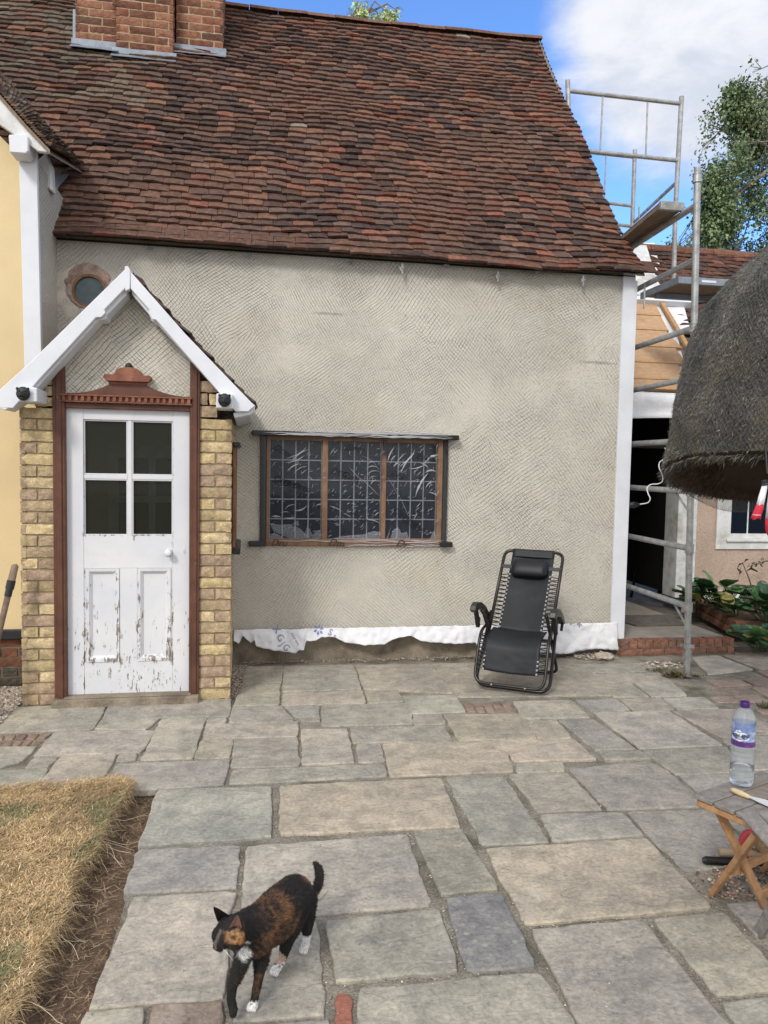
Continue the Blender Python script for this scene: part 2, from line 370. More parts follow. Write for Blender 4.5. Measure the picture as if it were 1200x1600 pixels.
def membrane_mat():
    g = new_mat('white_membrane'); P = g.pos()
    c = g.mix(g.mr(g.noise(5., 6, .6), .3, .7), (.68, .69, .72), (.80, .80, .82))
    c = g.mix(g.m('MULTIPLY', g.mr(g.noise(9., 6, .7, g.vm('ADD', P, (2, 1, 1))), .55, .75), .4), c, (.50, .48, .44))
    return finish(g, c, .6, g.bump(g.noise(9., 6, .65, None, 1.), .6, .02), 0., .3)

def leaf_mat(name, rough=.45):
    g = new_mat(name); a = g.attr()
    c = g.mix(1., a, g.mix(g.mr(g.noise(30., 3), .3, .7), (.8, .8, .8), (1.2, 1.2, 1.15)), 'MULTIPLY')
    return finish(g, c, rough, None, 0., .35)

MT = dict(
    render=scratch_render(), slab=slab_mat(), tile=tile_mat(), brick=brick_mat(), galv=galv(),
    mortar=simple('mortar', (.27, .215, .13), .95, .2, 8., 90., .6, .006),
    mortar_dark=simple('dark_mortar', (.17, .145, .105), .95, .25, 8., 90., .6, .006),
    chim_mortar=simple('chimney_mortar', (.36, .265, .165), .95, .2, 8., 90., .5, .005),
    yellow=simple('yellow_render', (.68, .54, .315), .85, .07, 1.1, 120., .15, .002, spec=.12, tint=(.62, .49, .29), fine=.03),
    pink=simple('pink_render', (.47, .36, .285), .95, .1, 2.5, 45., .9, .014, fine=.12),
    white=simple('white_paint', (.66, .68, .72), .45, .05, 4., 70., .1, .002),
    white_old=simple('old_white_paint', (.62, .63, .62), .6, .14, 8., 50., .3, .003, tint=(.42, .38, .32)),
    redwood=worn_wood('brown_painted_timber', (.090, .038, .025), (.140, .060, .038), (.070, .032, .022), (1., 1., 1.), .5, worn=(.34, .20, .14)),
    terracotta=simple('terracotta_paint', (.20, .078, .048), .6, .2, 12., 60., .4, .004, tint=(.30, .13, .08)),
    lead=simple('lead_flashing', (.22, .25, .29), .55, .18, 7., 40., .4, .005, metal=.3),
    ply=worn_wood('plywood_board', (.40, .25, .145), (.50, .33, .20), (.33, .20, .115), (2., 6., 6.), .75),
    batten=worn_wood('batten_timber', (.38, .22, .10), (.50, .31, .16), None, (3., 3., 3.), .75),
    deck=worn_wood('scaffold_board', (.17, .125, .09), (.27, .205, .15), (.12, .10, .08), (9., 1., 4.), .8),
    winwood=worn_wood('raw_window_timber', (.17, .085, .045), (.26, .14, .075), (.10, .05, .03), (5., 5., 2.), .6),
    black=simple('black_paint', (.012, .011, .011), .35, .2, 12., 80., .2, .003, spec=.5),
    blackcloth=simple('black_mesh_fabric', (.012, .014, .017), .55, .25, 5., 500., .35, .002, spec=.35),
    pillow=simple('black_pillow_fabric', (.006, .007, .012), .5, .2, 7., 300., .3, .002, spec=.4),
    bronze=simple('dark_bronze_tube', (.020, .017, .015), .3, .2, 12., 80., .1, .001, metal=.4, spec=.5),
    chrome=simple('eyelet_metal', (.75, .75, .75), .25, .05, 8., 80., 0., .001, metal=.7),
    glass=glassy('dark_window_glass', alpha=.3, tint=(.05, .05, .04), spec=.25), glassw=glassy('leaded_glass', (.005, .010, .020), .03, .93, spec=.2),
    came=simple('lead_came', (.20, .22, .25), .45, .1, 9., 80., .2, .001, metal=.4),
    film=film_mat('clear_plastic_film', .03), crease_glint=film_mat('plastic_crease_glint', .48, (.74, .75, .80), .12), wrap=film_mat('bunched_plastic_film', .5, (.62, .62, .64), .2),
    membrane=membrane_mat(), ink=simple('blue_ink', (.22, .25, .45), .6, .2, 12., 80., 0.), greyink=simple('grey_ink', (.28, .29, .36), .6, .2, 12., 80., 0.),
    blackink=simple('black_ink', (.015, .012, .014), .6, .2, 12., 80., 0.),
    concrete=simple('old_concrete', (.24, .20, .15), .95, .28, 7., 50., .8, .01, tint=(.13, .10, .075), fine=.15),
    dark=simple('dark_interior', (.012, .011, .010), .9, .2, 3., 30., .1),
    inner=simple('porch_interior_plaster', (.62, .56, .36), .9, .1, 3., 30., .2),
    ground=simple('earth_and_gravel', (.20, .165, .12), .98, .3, 9., 70., 1., .015, tint=(.12, .09, .06), fine=.3),
    joint=simple('joint_mortar', (.26, .235, .19), .97, .28, 5., 80., 1., .012, tint=(.085, .08, .05), fine=.3),
    soil=simple('dry_soil', (.17, .115, .075), .98, .35, 14., 60., 1., .02, tint=(.10, .07, .045), fine=.25),
    straw=simple('dry_grass', (1, 1, 1), .8, .15, 4., 80., 0., attr=True), leaf=leaf_mat('leaf'), gloss_leaf=leaf_mat('glossy_leaf', .3),
    stone=simple('small_stone', (1, 1, 1), .9, .15, 20., 120., .4, .004, attr=True),
    bark=simple('birch_bark', (.22, .20, .17), .9, .3, 9., 40., .6, .01, tint=(.06, .05, .045)),
    thatch=simple('old_thatch', (1, 1, 1), .95, .2, 5., 60., .8, .02, attr=True),
    teak=worn_wood('teak', (.34, .175, .075), (.50, .29, .14), (.24, .14, .08), (3., 3., 3.), .6),
    greyteak=worn_wood('weathered_teak', (.16, .145, .13), (.27, .25, .225), (.20, .16, .12), (6., 6., 6.), .8),
    purple=simple('purple_plastic', (.055, .018, .12), .35, .05, 8., 80., 0.),
    red=simple('red_fabric', (.50, .025, .045), .7, .15, 8., 80., .3), redplastic=simple('red_plastic', (.40, .04, .05), .4, .15, 8., 80., .1),
    whitecloth=simple('white_fabric', (.70, .71, .74), .75, .08, 8., 80., .3),
    cable=simple('white_cable', (.66, .66, .65), .45, .05, 8., 80., 0.),
    fur=simple('cat_fur', (1, 1, 1), .75, .12, 40., 300., .3, .002, attr=True, spec=.2),
    eye=simple('cat_eye', (.10, .11, .03), .1, .05, 8., 80., 0., spec=.6),
    nosepink=simple('cat_nose', (.16, .07, .06), .5, .05, 8., 80., 0.),
    carved=simple('dark_carved_stone', (.018, .020, .022), .5, .2, 30., 120., .5, .004, spec=.4),
    rubble=simple('broken_mortar', (.42, .37, .30), .95, .2, 20., 60., .8, .01),
    mat=simple('door_mat', (.11, .095, .08), .98, .2, 20., 200., .8, .006),
)
# ---------------------------------------------------------------- ground
mb = MB(); mb.add([(-60, -30, -.06), (60, -30, -.06), (60, 90, -.06), (-60, 90, -.06)], [(0, 1, 2, 3)])
o = mb.build('ground', MT['ground'], loc=(0, 0, -.06)); o['kind'] = 'structure'
def poly_area(p): return .5*sum(p[i][0]*p[(i+1) % len(p)][1]-p[(i+1) % len(p)][0]*p[i][1] for i in range(len(p)))
def slab(mb, pts, col, h=0., shrink=.007, jit=.0045, th=.035):
    p = [np.array(q[:2], float) for q in pts]
    if poly_area(p) < 0: p = p[::-1]
    n = len(p); q = []
    for i in range(n):                                   # inward offset
        a, b, c = p[i-1], p[i], p[(i+1) % n]; u = (b-a)/np.linalg.norm(b-a); v = (c-b)/np.linalg.norm(c-b)
        nu = np.array([-u[1], u[0]]); nv = np.array([-v[1], v[0]]); k = max(.35, 1+nu@nv); q.append(b+(nu+nv)/k*shrink)
    ring = []
    for i in range(n):
        a, b = q[i], q[(i+1) % n]; L = np.linalg.norm(b-a); k = max(1, int(L/.035)); u = (b-a)/L; nn = np.array([-u[1], u[0]])
        for j in range(k):
            t = j/k; off = nz(a[0]*9+t*L*11, a[1]*9, i*3.1)*jit*2+RNG.normal(0, jit*.35)
            if j == 0: off = abs(off)+.004; ring.append(a+(b-a)*t+nn*off+u*.003)
            else: ring.append(a+(b-a)*t+nn*off)
    cx = sum(ring)/len(ring); tx, ty = RNG.normal(0, .0022, 2)
    zf = lambda r: h+tx*(r[0]-cx[0])+ty*(r[1]-cx[1])
    k = len(ring); vs = []
    ins = []
    for i in range(k):
        t = ring[(i+1) % k]-ring[i-1]; t /= np.linalg.norm(t); ins.append(np.array([-t[1], t[0]]))
    for r in ring: vs.append((r[0], r[1], -th))
    for r in ring: vs.append((r[0], r[1], zf(r)-.006))
    for r, d in zip(ring, ins): vs.append((*(r+d*.003), zf(r)-.0015))
    for r, d in zip(ring, ins): vs.append((*(r+d*.009), zf(r)))
    fs = [(l*k+i, l*k+(i+1) % k, (l+1)*k+(i+1) % k, (l+1)*k+i) for l in range(3) for i in range(k)]
    fs.append(tuple(range(3*k, 4*k))); mb.add(vs, fs, col)
BUFF = (.385, .352, .295); GREY = (.345, .325, .283); WARM = (.415, .368, .295); BLUE = (.322, .312, .286); DBLU = (.24, .238, .234); PINK = (.31, .235, .195); LT = (.405, .378, .325)
SL = [
 # row at the porch
 ('G', (18,1105,170,1097,145,1139,-12,1144)), ('G', (172,1097,362,1091,358,1119,160,1123)), ('G', (160,1124,250,1122,228,1140,147,1139)),
 ('G', (87,1143,246,1141,221,1175,52,1181)), ('B', (252,1122,322,1121,302,1184,219,1187)), ('G', (325,1120,354,1119,352,1130,322,1131)),
 ('B', (322,1132,467,1127,465,1151,316,1155)), ('B', (313,1157,365,1155,360,1184,304,1186)), ('G', (367,1154,465,1151,469,1196,361,1199)),
 ('U', (363,1104,440,1102,460,1126,357,1129)), ('D', (443,1103,498,1102,500,1118,462,1120)), ('G', (466,1121,500,1119,501,1126,470,1127)),
 ('G', (502,1100,640,1098,646,1130,503,1134)), ('B', (471,1139,542,1138,555,1191,472,1195)), ('G', (546,1136,694,1133,708,1157,551,1160)),
 ('G', (556,1162,594,1161,602,1190,560,1191)), ('W', (598,1161,788,1157,803,1204,609,1212)),
 ('B', (95,1180,183,1177,163,1214,62,1224)), ('G', (52,1183,92,1181,78,1197,37,1200)), ('U', (-12,1203,76,1199,62,1232,-14,1236)),
 ('U', (-12,1166,57,1166,38,1187,-12,1203)), ('U', (188,1176,214,1175,213,1186,182,1190)), ('U', (180,1192,361,1185,352,1225,248,1232,205,1234,168,1216)),
 ('U', (363,1201,601,1193,607,1212,356,1224)), ('U', (-90,1172,-16,1169,-16,1204,-100,1208)), ('G', (-90,1112,10,1108,-14,1143,-100,1147)),
 # along the wall
 ('G', (385,1041,442,1040,440,1066,378,1068)), ('B', (378,1070,438,1068,436,1101,364,1103)), ('G', (443,1040,553,1038,565,1076,441,1080)),
 ('B', (442,1082,567,1078,572,1098,440,1101)), ('B', (555,1038,674,1037,709,1083,568,1076)), ('B', (570,1079,622,1078,632,1096,574,1099)),
 ('B', (675,1036,893,1034,957,1086,712,1088)), ('G', (895,1037,1012,1035,1029,1048,914,1051)), ('B', (915,1053,1030,1050,1050,1064,931,1067)),
 ('G', (931,1068,985,1066,1015,1088,960,1088)), ('G', (990,1066,1050,1065,1075,1086,1018,1088)), ('G', (628,1086,711,1085,729,1111,640,1115)),
 ('B', (800,1096,893,1094,923,1121,817,1123)), ('D', (897,1093,964,1092,986,1109,925,1111)), ('G', (967,1091,1032,1090,1055,1108,990,1110)),
 ('U', (1035,1090,1100,1088,1124,1106,1058,1108)), ('W', (692,1115,815,1114,840,1153,717,1156)), ('W', (820,1125,870,1124,895,1152,842,1154)),
 ('G', (872,1124,925,1122,995,1170,930,1172)), ('L', (927,1113,1045,1111,1130,1164,1000,1169)), ('B', (1050,1110,1150,1107,1225,1144,1128,1151)),
 ('G', (644,1116,690,1115,697,1131,648,1133)), ('W', (778,1157,895,1154,932,1186,803,1190)), ('B', (805,1192,880,1189,884,1204,808,1207)),
 ('G', (935,1174,1000,1172,1018,1185,945,1187)), ('G', (1002,1171,1135,1166,1165,1205,1055,1209)), ('G', (1137,1164,1260,1158,1300,1196,1168,1204)),
 ('G', (1060,1211,1166,1207,1190,1235,1090,1240)), ('G', (1170,1206,1320,1199,1360,1240,1195,1250)), ('B', (1128,1153,1230,1147,1258,1157,1137,1163)),
 # large slabs nearer the camera
 ('U', (695,1212,787,1210,860,1315,752,1319)), ('B', (793,1208,888,1206,943,1264,840,1269)), ('G', (886,1200,1015,1188,1052,1209,1103,1259,948,1264)),
 ('G', (843,1272,972,1268,1009,1305,862,1314)), ('G', (978,1267,1112,1262,1190,1340,1130,1354,1072,1362,1013,1306)), ('G', (1118,1261,1240,1256,1330,1330,1195,1342)),
 ('W', (757,1325,1010,1310,1115,1418,820,1444)), ('G', (828,1451,1002,1435,1160,1626,1180,1665,940,1672,905,1602)),
 ('B', (1018,1435,1130,1424,1245,1545,1120,1556)), ('G', (1132,1411,1190,1406,1242,1450,1182,1464)), ('G', (1125,1565,1245,1551,1330,1680,1200,1690)),
 ('U', (245,1234,425,1228,426,1307,214,1322)), ('W', (436,1227,690,1214,722,1291,437,1304)), ('D', (214,1326,377,1319,372,1386,192,1396)),
 ('L', (385,1320,637,1301,675,1414,480,1429,377,1422)), ('M', (644,1298,722,1295,782,1390,688,1398)), ('D2', (694,1401,785,1394,840,1509,728,1518)),
 ('L', (207,1400,372,1392,360,1430,355,1557,136,1575)), ('G', (508,1437,688,1421,720,1517,523,1534)), ('G', (372,1433,497,1437,510,1586,362,1597)),
 ('B', (132,1579,228,1571,216,1660,112,1672)), ('P', (236,1569,350,1561,348,1650,222,1660)), ('B', (558,1540,845,1516,905,1602,935,1670,556,1700)),
 ('G', (360,1603,515,1591,522,1700,354,1710)),
]
CM = dict(G=GREY, B=BUFF, W=WARM, U=(.335, .320, .284), D=BLUE, D2=DBLU, P=PINK, L=LT, M=(.285, .268, .22))
mb = MB()
for k, c in SL:
    pts = [oZ(c[i], c[i+1]) for i in range(0, len(c), 2)]; b = np.array(CM[k])*RNG.uniform(.93, 1.07)*RNG.uniform(.98, 1.02, 3)
    slab(mb, pts, tuple(b), RNG.uniform(-.002, .004), .001 if min(c[1::2]) > 1180 else -.002)
def bricks_flat(quad, nu, nv, col, gap=.006):
    q = [oZ(quad[i], quad[i+1]) for i in range(0, 8, 2)]
    for i in range(nu):
        for j in range(nv):
            f = lambda a, b: (q[0]*(1-a)+q[1]*a)*(1-b)+(q[3]*(1-a)+q[2]*a)*b
            j0 = RNG.uniform(-.04, .04)/nu
            pts = [f((i+.04)/nu+j0, (j+.05)/nv), f((i+.96)/nu+j0, (j+.05)/nv), f((i+.96)/nu+j0, (j+.95)/nv), f((i+.04)/nu+j0, (j+.95)/nv)]
            slab(mb, pts, tuple(np.array(col)*RNG.uniform(.7, 1.15)), RNG.uniform(-.008, 0), .002, .002)
bricks_flat((-10,1146,84,1143,58,1165,-12,1166), 5, 2, (.30, .21, .17))
bricks_flat((722,1095,797,1096,808,1112,730,1113), 5, 1, (.33, .23, .19))
slab(mb, [oZ(*q) for q in ((522,1548),(549,1549),(556,1622),(525,1622))], (.30, .125, .09), 0., .002)
# crazy paving beyond the scaffold foot, in small pinkish pieces
def bounds(c): return min(c[0::2]), max(c[0::2]), min(c[1::2]), max(c[1::2])
slab(mb, [oZ(*q) for q in ((1078,1026),(1122,1023),(1180,1046),(1106,1054))], LT, 0.)
slab(mb, [oZ(*q) for q in ((1126,1023),(1200,1019),(1280,1043),(1186,1046))], (.31, .265, .22), 0.)
def inq(x, y, c):
    inside = False; n = len(c)//2
    for i in range(n):
        x0, y0, x1, y1 = c[2*i], c[2*i+1], c[(2*i+2) % (2*n)], c[(2*i+3) % (2*n)]
        if (y0 > y) != (y1 > y) and x < (x1-x0)*(y-y0)/(y1-y0)+x0: inside = not inside
    return inside
OCC = [c for _, c in SL]+[(1078,1026,1122,1023,1180,1046,1106,1054), (1126,1023,1200,1019,1280,1043,1186,1046), (-10,1146,84,1143,58,1165,-12,1166), (722,1095,797,1096,808,1112,730,1113)]
yy = 4.2
while yy < 6.05:                                        # small irregular pieces that fill the gaps at the right
    xx = 2.3+RNG.uniform(0, .1); dy = RNG.uniform(.12, .2)
    while xx < 6.6:
        dx = RNG.uniform(.16, .42); q = [(xx, yy), (xx+dx, yy+RNG.uniform(-.03, .03)), (xx+dx+RNG.uniform(-.03, .03), yy+dy), (xx+RNG.uniform(-.03, .03), yy+dy)]
        ok = True
        for tx in (0, .5, 1):
            for ty in (0, .5, 1):
                px, py = pj((xx+dx*tx, yy+dy*ty, 0))
                if any(inq(px, py, c) for c in OCC): ok = False
                if px < 1035 or (xx < 3.2 and yy > 5.9): ok = False
        if ok: slab(mb, q, tuple(np.array((.33, .255, .21))*RNG.uniform(.8, 1.12)), RNG.uniform(-.006, .003), .006, .006)
        xx += dx+.012
    yy += dy+.012
# plain slabs outside the frame
yy = -1.5
while yy < 5.6:
    dy = RNG.uniform(.42, .62); xx = -.45 if yy < 3 else -4.
    while xx < 6.5:
        dx = RNG.uniform(.45, .85); cs = [(xx+dx*tx, yy+dy*ty, 0) for tx in (0, .5, 1) for ty in (0, .5, 1)]; ok = True
        for c in cs:
            if c[1] > .8:
                px, py = pj(c)
                if (-110 < px < 1205 and py < 1700) or any(inq(px, py, q) for q in OCC): ok = False
            if c[0] < -.42 and c[1] > 3.6: ok = False
            if c[0] < -1.3: ok = False
        if ok: slab(mb, [(xx, yy), (xx+dx, yy), (xx+dx, yy+dy), (xx, yy+dy)], tuple(np.array(GREY if RNG.random() < .5 else BUFF)*RNG.uniform(.9, 1.08)), 0.)
        xx += dx+.012
    yy += dy+.012
o = mb.build('patio', MT['slab'], loc=(1, 3, 0)); o['kind'] = 'structure'
# mortar bed between the slabs (left edge stops at the dug strip)
mb = MB(); A = oZ(247, 1232); B = oZ(118, 1665); e = (A-B)/np.linalg.norm(A-B)
B2 = B-e*4
mb.add([(B2[0], B2[1], -.012), (8, -2, -.012), (8, 6.3, -.012), (-2.6, 6.3, -.012), (*oZ(-190, 1240)[:2], -.012), (A[0], A[1], -.012)], [(0, 1, 2, 3, 4, 5)])
o = mb.build('patio_bed', MT['joint'], loc=(1, 3, -.012)); o['kind'] = 'structure'

# ---------------------------------------------------------------- lawn and dug strip
LZ = .036
edge = [(-190,1243),(-60,1232),(40,1222),(120,1220),(185,1212),(204,1219),(200,1237),(178,1262),(160,1300),(146,1332),(118,1358),(108,1392),(96,1440),(62,1482),(52,1520),(34,1552),(12,1600),(-30,1690),(-120,1800)]
E3 = [oZ(x, y, LZ) for x, y in edge]
def lawn_poly(): return [(p[0], p[1]) for p in E3]+[(-2.6, 1.2), (-3.2, 3.6)]
LP = lawn_poly()
def inpoly(x, y, P):
    r = False; n = len(P)
    for i in range(n):
        x0, y0 = P[i]; x1, y1 = P[(i+1) % n]
        if (y0 > y) != (y1 > y) and x < (x1-x0)*(y-y0)/(y1-y0)+x0: r = not r
    return r
mb = MB()
step = .03; X0, X1, Y0, Y1 = -3.2, -.3, 1.0, 4.1; nx = int((X1-X0)/step); ny = int((Y1-Y0)/step); idx = {}
vs = []; fs = []
def dist_edge(x, y):
    best = 9
    for i in range(len(LP)):
        a = np.array(LP[i]); b = np.array(LP[(i+1) % len(LP)]); p = np.array([x, y]); t = max(0, min(1, np.dot(p-a, b-a)/(np.dot(b-a, b-a)+1e-9)))
        best = min(best, np.linalg.norm(p-a-(b-a)*t))
    return best
def gv(i, j):
    if (i, j) not in idx:
        x = X0+i*step; y = Y0+j*step; x += nz(x*20, y*20, 3)*.012; y += nz(x*20, y*20, 8)*.012
        d = dist_edge(x, y) if inpoly(x, y, LP) else 0
        z = -.055+(LZ+.045)*min(1, (d/.028))**.6+nz(x*7, y*7)*.012+nz(x*22, y*22)*.009
        idx[(i, j)] = len(vs); vs.append((x, y, z))
    return idx[(i, j)]
for i in range(nx):
    for j in range(ny):
        if any(inpoly(X0+(i+a)*step, Y0+(j+b)*step, LP) for a in (0, 1) for b in (0, 1)):
            fs.append((gv(i, j), gv(i+1, j), gv(i+1, j+1), gv(i, j+1)))
mb.add(vs, fs)
o = mb.build('turf_bank', MT['soil'], smooth=True, loc=(-1.2, 2.6, 0)); o['kind'] = 'structure'
mb = MB()                                               # floor of the dug strip
rows = []
for j in range(110):
    y = .9+j*.032; r = []
    for i in range(60):
        x = -1.7+i*.026; r.append((x, y, -.050+nz(x*9, y*9, 5)*.012+nz(x*30, y*30)*.008))
    rows.append(r)
mb.grid(rows); o = mb.build('dug_strip', MT['soil'], smooth=True, loc=(-.8, 2.6, -.05)); o['kind'] = 'structure'
def blade(mb, p, d, L, w, col, bend):
    d = d/np.linalg.norm(d); s = np.cross(d, (0, 0, 1)); s = s/(np.linalg.norm(s)+1e-6)*w
    m = p+d*L*.5+np.array([0, 0, bend*.35]); e = p+d*L+np.array([0, 0, -bend])
    mb.add([p-s, p+s, m+s*.8, m-s*.8, e], [(0, 1, 2, 3), (3, 2, 4)], col)
SC_ = [(.50, .34, .17), (.60, .43, .23), (.42, .28, .14), (.30, .20, .10), (.55, .39, .20), (.27, .22, .10), (.64, .50, .31)]
mb = MB(); n = 0
while n < 50000:
    x = RNG.uniform(-1.55, -.4); y = RNG.uniform(1.35, 3.95)
    if not inpoly(x, y, LP): continue
    px, py = pj((x, y, LZ))
    if px < -60 or py > 1660: continue
    dens = .5+.5*nz(x*5, y*5, 2)
    fl = nz(x*1.8, y*1.8, 7)*2.2+.5+RNG.normal(0, 1.1); lift = abs(RNG.normal(.05, .16))
    d = np.array([math.cos(fl), math.sin(fl)*.8, lift]); L = RNG.uniform(.012, .042)
    c = np.array(SC_[RNG.integers(0, 7)])*RNG.uniform(.55, 1.6)
    if nz(x*2.3, y*2.3, 14) > .2: c = c*.62+np.array((.10, .07, .04))
    if nz(x*3, y*3, 9) > .18 and RNG.random() < .5: c = np.array((.25, .27, .13))*RNG.uniform(.6, 1.1)
    z = LZ+nz(x*7, y*7)*.012+nz(x*22, y*22)*.009-.012
    blade(mb, np.array([x, y, z+RNG.uniform(0, .018)]), d, L, RNG.uniform(.0005, .0013), tuple(c), RNG.uniform(-.002, .012)); n += 1
for k in range(1500):                                  # fringe hanging over the cut edge
    i = RNG.integers(3, len(E3)-2); t = RNG.random(); p = E3[i]*(1-t)+E3[i+1]*t; tt = E3[i+1]-E3[i]; nn = np.array([-tt[1], tt[0], 0]); nn /= np.linalg.norm(nn)
    d = nn*RNG.uniform(.4, 1.2)+tt/np.linalg.norm(tt)*RNG.normal(0, .5)+np.array([0, 0, RNG.uniform(-.25, .45)])
    c = np.array(SC_[RNG.integers(0, 7)])*RNG.uniform(.6, 1.1)
    blade(mb, p-nn*RNG.uniform(0, .03)+np.array([0, 0, -RNG.uniform(0, .03)]), d, RNG.uniform(.03, .10), RNG.uniform(.0006, .0012), tuple(c), RNG.uniform(0, .05))
for k in range(26):                                    # long pale runners
    i = RNG.integers(6, len(E3)-2); t = RNG.random(); p = E3[i]*(1-t)+E3[i+1]*t; a = RNG.uniform(-1.4, .9); L = RNG.uniform(.09, .2)
    pts = []; q = p+np.array([-.03, 0, .005])
    for s_ in range(7):
        a += RNG.normal(0, .22); q = q+np.array([math.cos(a), math.sin(a), 0])*L/6; q[2] = max(-.035, q[2]-RNG.uniform(.002, .02)); pts.append(q.copy())
    mb.tube(pts, .0009, 4, tuple(np.array((.62, .52, .36))*RNG.uniform(.7, 1.1)))
o = mb.build('grass', MT['straw'], loc=(-1.2, 2.6, 0)); o['kind'] = 'stuff'
tag(o, 'dry straw coloured grass covering the raised turf beside the paving', 'grass')
mb = MB()
for k in range(9000):
    t = RNG.random(); y = 1.2+t*2.75; x = RNG.uniform(-1.5, -.38)
    px, py = pj((x, y, -.04))
    if inpoly(x, y, LP) or px > 262 or py < 1229: continue
    lim = 247+(py-1232)*(118-247)/(1665-1232)
    if px > lim-1: continue
    a = RNG.uniform(0, 6.28); c = np.array((.44, .31, .19))*RNG.uniform(.35, 1.15)
    blade(mb, np.array([x, y, -.046+RNG.uniform(0, .02)]), np.array([math.cos(a), math.sin(a), RNG.normal(0, .15)]), RNG.uniform(.015, .07), RNG.uniform(.0006, .0014), tuple(c), 0.)
o = mb.build('straw_litter', MT['straw'], loc=(-.8, 2.6, -.04)); o['kind'] = 'stuff'
tag(o, 'brown straw litter lying in the dug strip between turf and paving', 'straw')
# loose gravel and joint litter
def pebble(mb, p, r, c):
    v = [np.array(q)*r*RNG.uniform(.6, 1.15) for q in ((1,0,0),(-1,0,0),(0,1,0),(0,-1,0),(0,0,.7),(0,0,-.7))]
    v = [p+q for q in v]; mb.add(v, [(0,2,4),(2,1,4),(1,3,4),(3,0,4),(2,0,5),(1,2,5),(3,1,5),(0,3,5)], c)
mb = MB(); PC = [(.42, .37, .31), (.30, .26, .21), (.52, .48, .42), (.22, .17, .13), (.38, .29, .22)]
def scatter(n, f, r0, r1):
    for k in range(n):
        x, y, z = f(); pebble(mb, np.array([x, y, z]), RNG.uniform(r0, r1), tuple(np.array(PC[RNG.integers(0, 5)])*RNG.uniform(.7, 1.15)))
gl = [oZ(-40, 1040), oZ(34, 1040), oZ(34, 1098), oZ(-8, 1140), oZ(-60, 1120)]
def fg():
    while True:
        x = RNG.uniform(-2.1, -1.3); y = RNG.uniform(4.7, 5.65)
        if inpoly(x, y, [(q[0], q[1]) for q in gl]): return x, y, -.002+RNG.uniform(0, .012)
scatter(3600, fg, .006, .014)
scatter(700, lambda: (RNG.uniform(-.10, -.0), RNG.uniform(5.25, 6.1), -.01+RNG.uniform(0, .008)), .005, .011)
scatter(800, lambda: (RNG.uniform(-.05, 3.2), 6.17-abs(RNG.normal(0, .035))-.0, RNG.uniform(-.004, .008)), .003, .010)
scatter(160, lambda: (RNG.uniform(2.75, 3.1), RNG.uniform(5.98, 6.12), RNG.uniform(-.002, .008)), .006, .014)
o = mb.build('gravel', MT['stone'], loc=(-1.5, 5.2, 0)); o['kind'] = 'stuff'
tag(o, 'small loose gravel beside the porch and along the wall foot', 'gravel')
mb = MB()                                              # grit and dead leaves caught in the wide joints
JL = [((760,1322),(822,1446)),((822,1446),(905,1600)),((1010,1308),(1122,1420)),((1006,1433),(1128,1562)),((430,1235),(431,1306)),((381,1320),(374,1390)),((503,1437),(516,1588)),((440,1304),(640,1297)),((690,1214),(752,1320)),((789,1210),(862,1316)),((888,1206),(946,1264)),((828,1448),(1010,1433)),((640,1300),(684,1400)),((688,1402),(726,1518)),((523,1537),(843,1515)),((605,1190),(606,1213)),((470,1140),(471,1196)),((366,1156),(360,1199)),((252,1123),(219,1188)),((184,1178),(163,1216)),((1125,1418),(1182,1466)),((1070,1360),(1122,1420)),((182,1190),(300,1187)),((557,1163),(559,1192)),((717,1158),(806,1206))]
for (a, b) in JL:
    A_, B_ = oZ(*a), oZ(*b); L = np.linalg.norm(B_-A_)
    for k in range(int(L*70)):
        t = RNG.random(); q = A_*(1-t)+B_*t+RNG.normal(0, .007, 3); q[2] = -.009+RNG.uniform(0, .007)
        pebble(mb, q, RNG.uniform(.0012, .0042), tuple(np.array(((.12, .09, .06), (.34, .29, .22), (.6, .57, .5), (.2, .14, .09))[RNG.integers(0, 4)])*RNG.uniform(.7, 1.2)))
for k in range(420):
    x = RNG.uniform(-.3, 3.2); y = RNG.uniform(2.0, 6.0); pebble(mb, np.array([x, y, .003]), RNG.uniform(.0012, .0034), tuple(np.array(((.6, .57, .5), (.15, .11, .08))[RNG.integers(0, 2)])))
# debris patch under the folding table
TP = [(p[0], p[1]) for p in (oZ(1082,1362), oZ(1118,1358), oZ(1200,1342), oZ(1330,1335), oZ(1360,1400), oZ(1190,1404), oZ(1128,1412))]
k = 0
while k < 1500:
    x = RNG.uniform(1.5, 3); y = RNG.uniform(2.4, 3.0)
    if not inpoly(x, y, TP): k += .05; continue
    if RNG.random() < .45: pebble(mb, np.array([x, y, -.008+RNG.uniform(0, .02)]), RNG.uniform(.003, .012), tuple(np.array(((.14, .085, .06), (.30, .22, .16), (.42, .22, .16), (.5, .45, .36))[RNG.integers(0, 4)])*RNG.uniform(.6, 1.2)))
    else:
        a = RNG.uniform(0, 6.28); blade(mb, np.array([x, y, -.002+RNG.uniform(0, .02)]), np.array([math.cos(a), math.sin(a), .1]), RNG.uniform(.01, .05), .001, tuple(np.array((.40, .30, .2))*RNG.uniform(.4, 1.2)), 0)
    k += 1
o = mb.build('joint_grit', MT['stone'], loc=(1, 3, 0)); o['kind'] = 'stuff'
tag(o, 'grit and dead leaf scraps lying in the joints of the paving', 'grit')
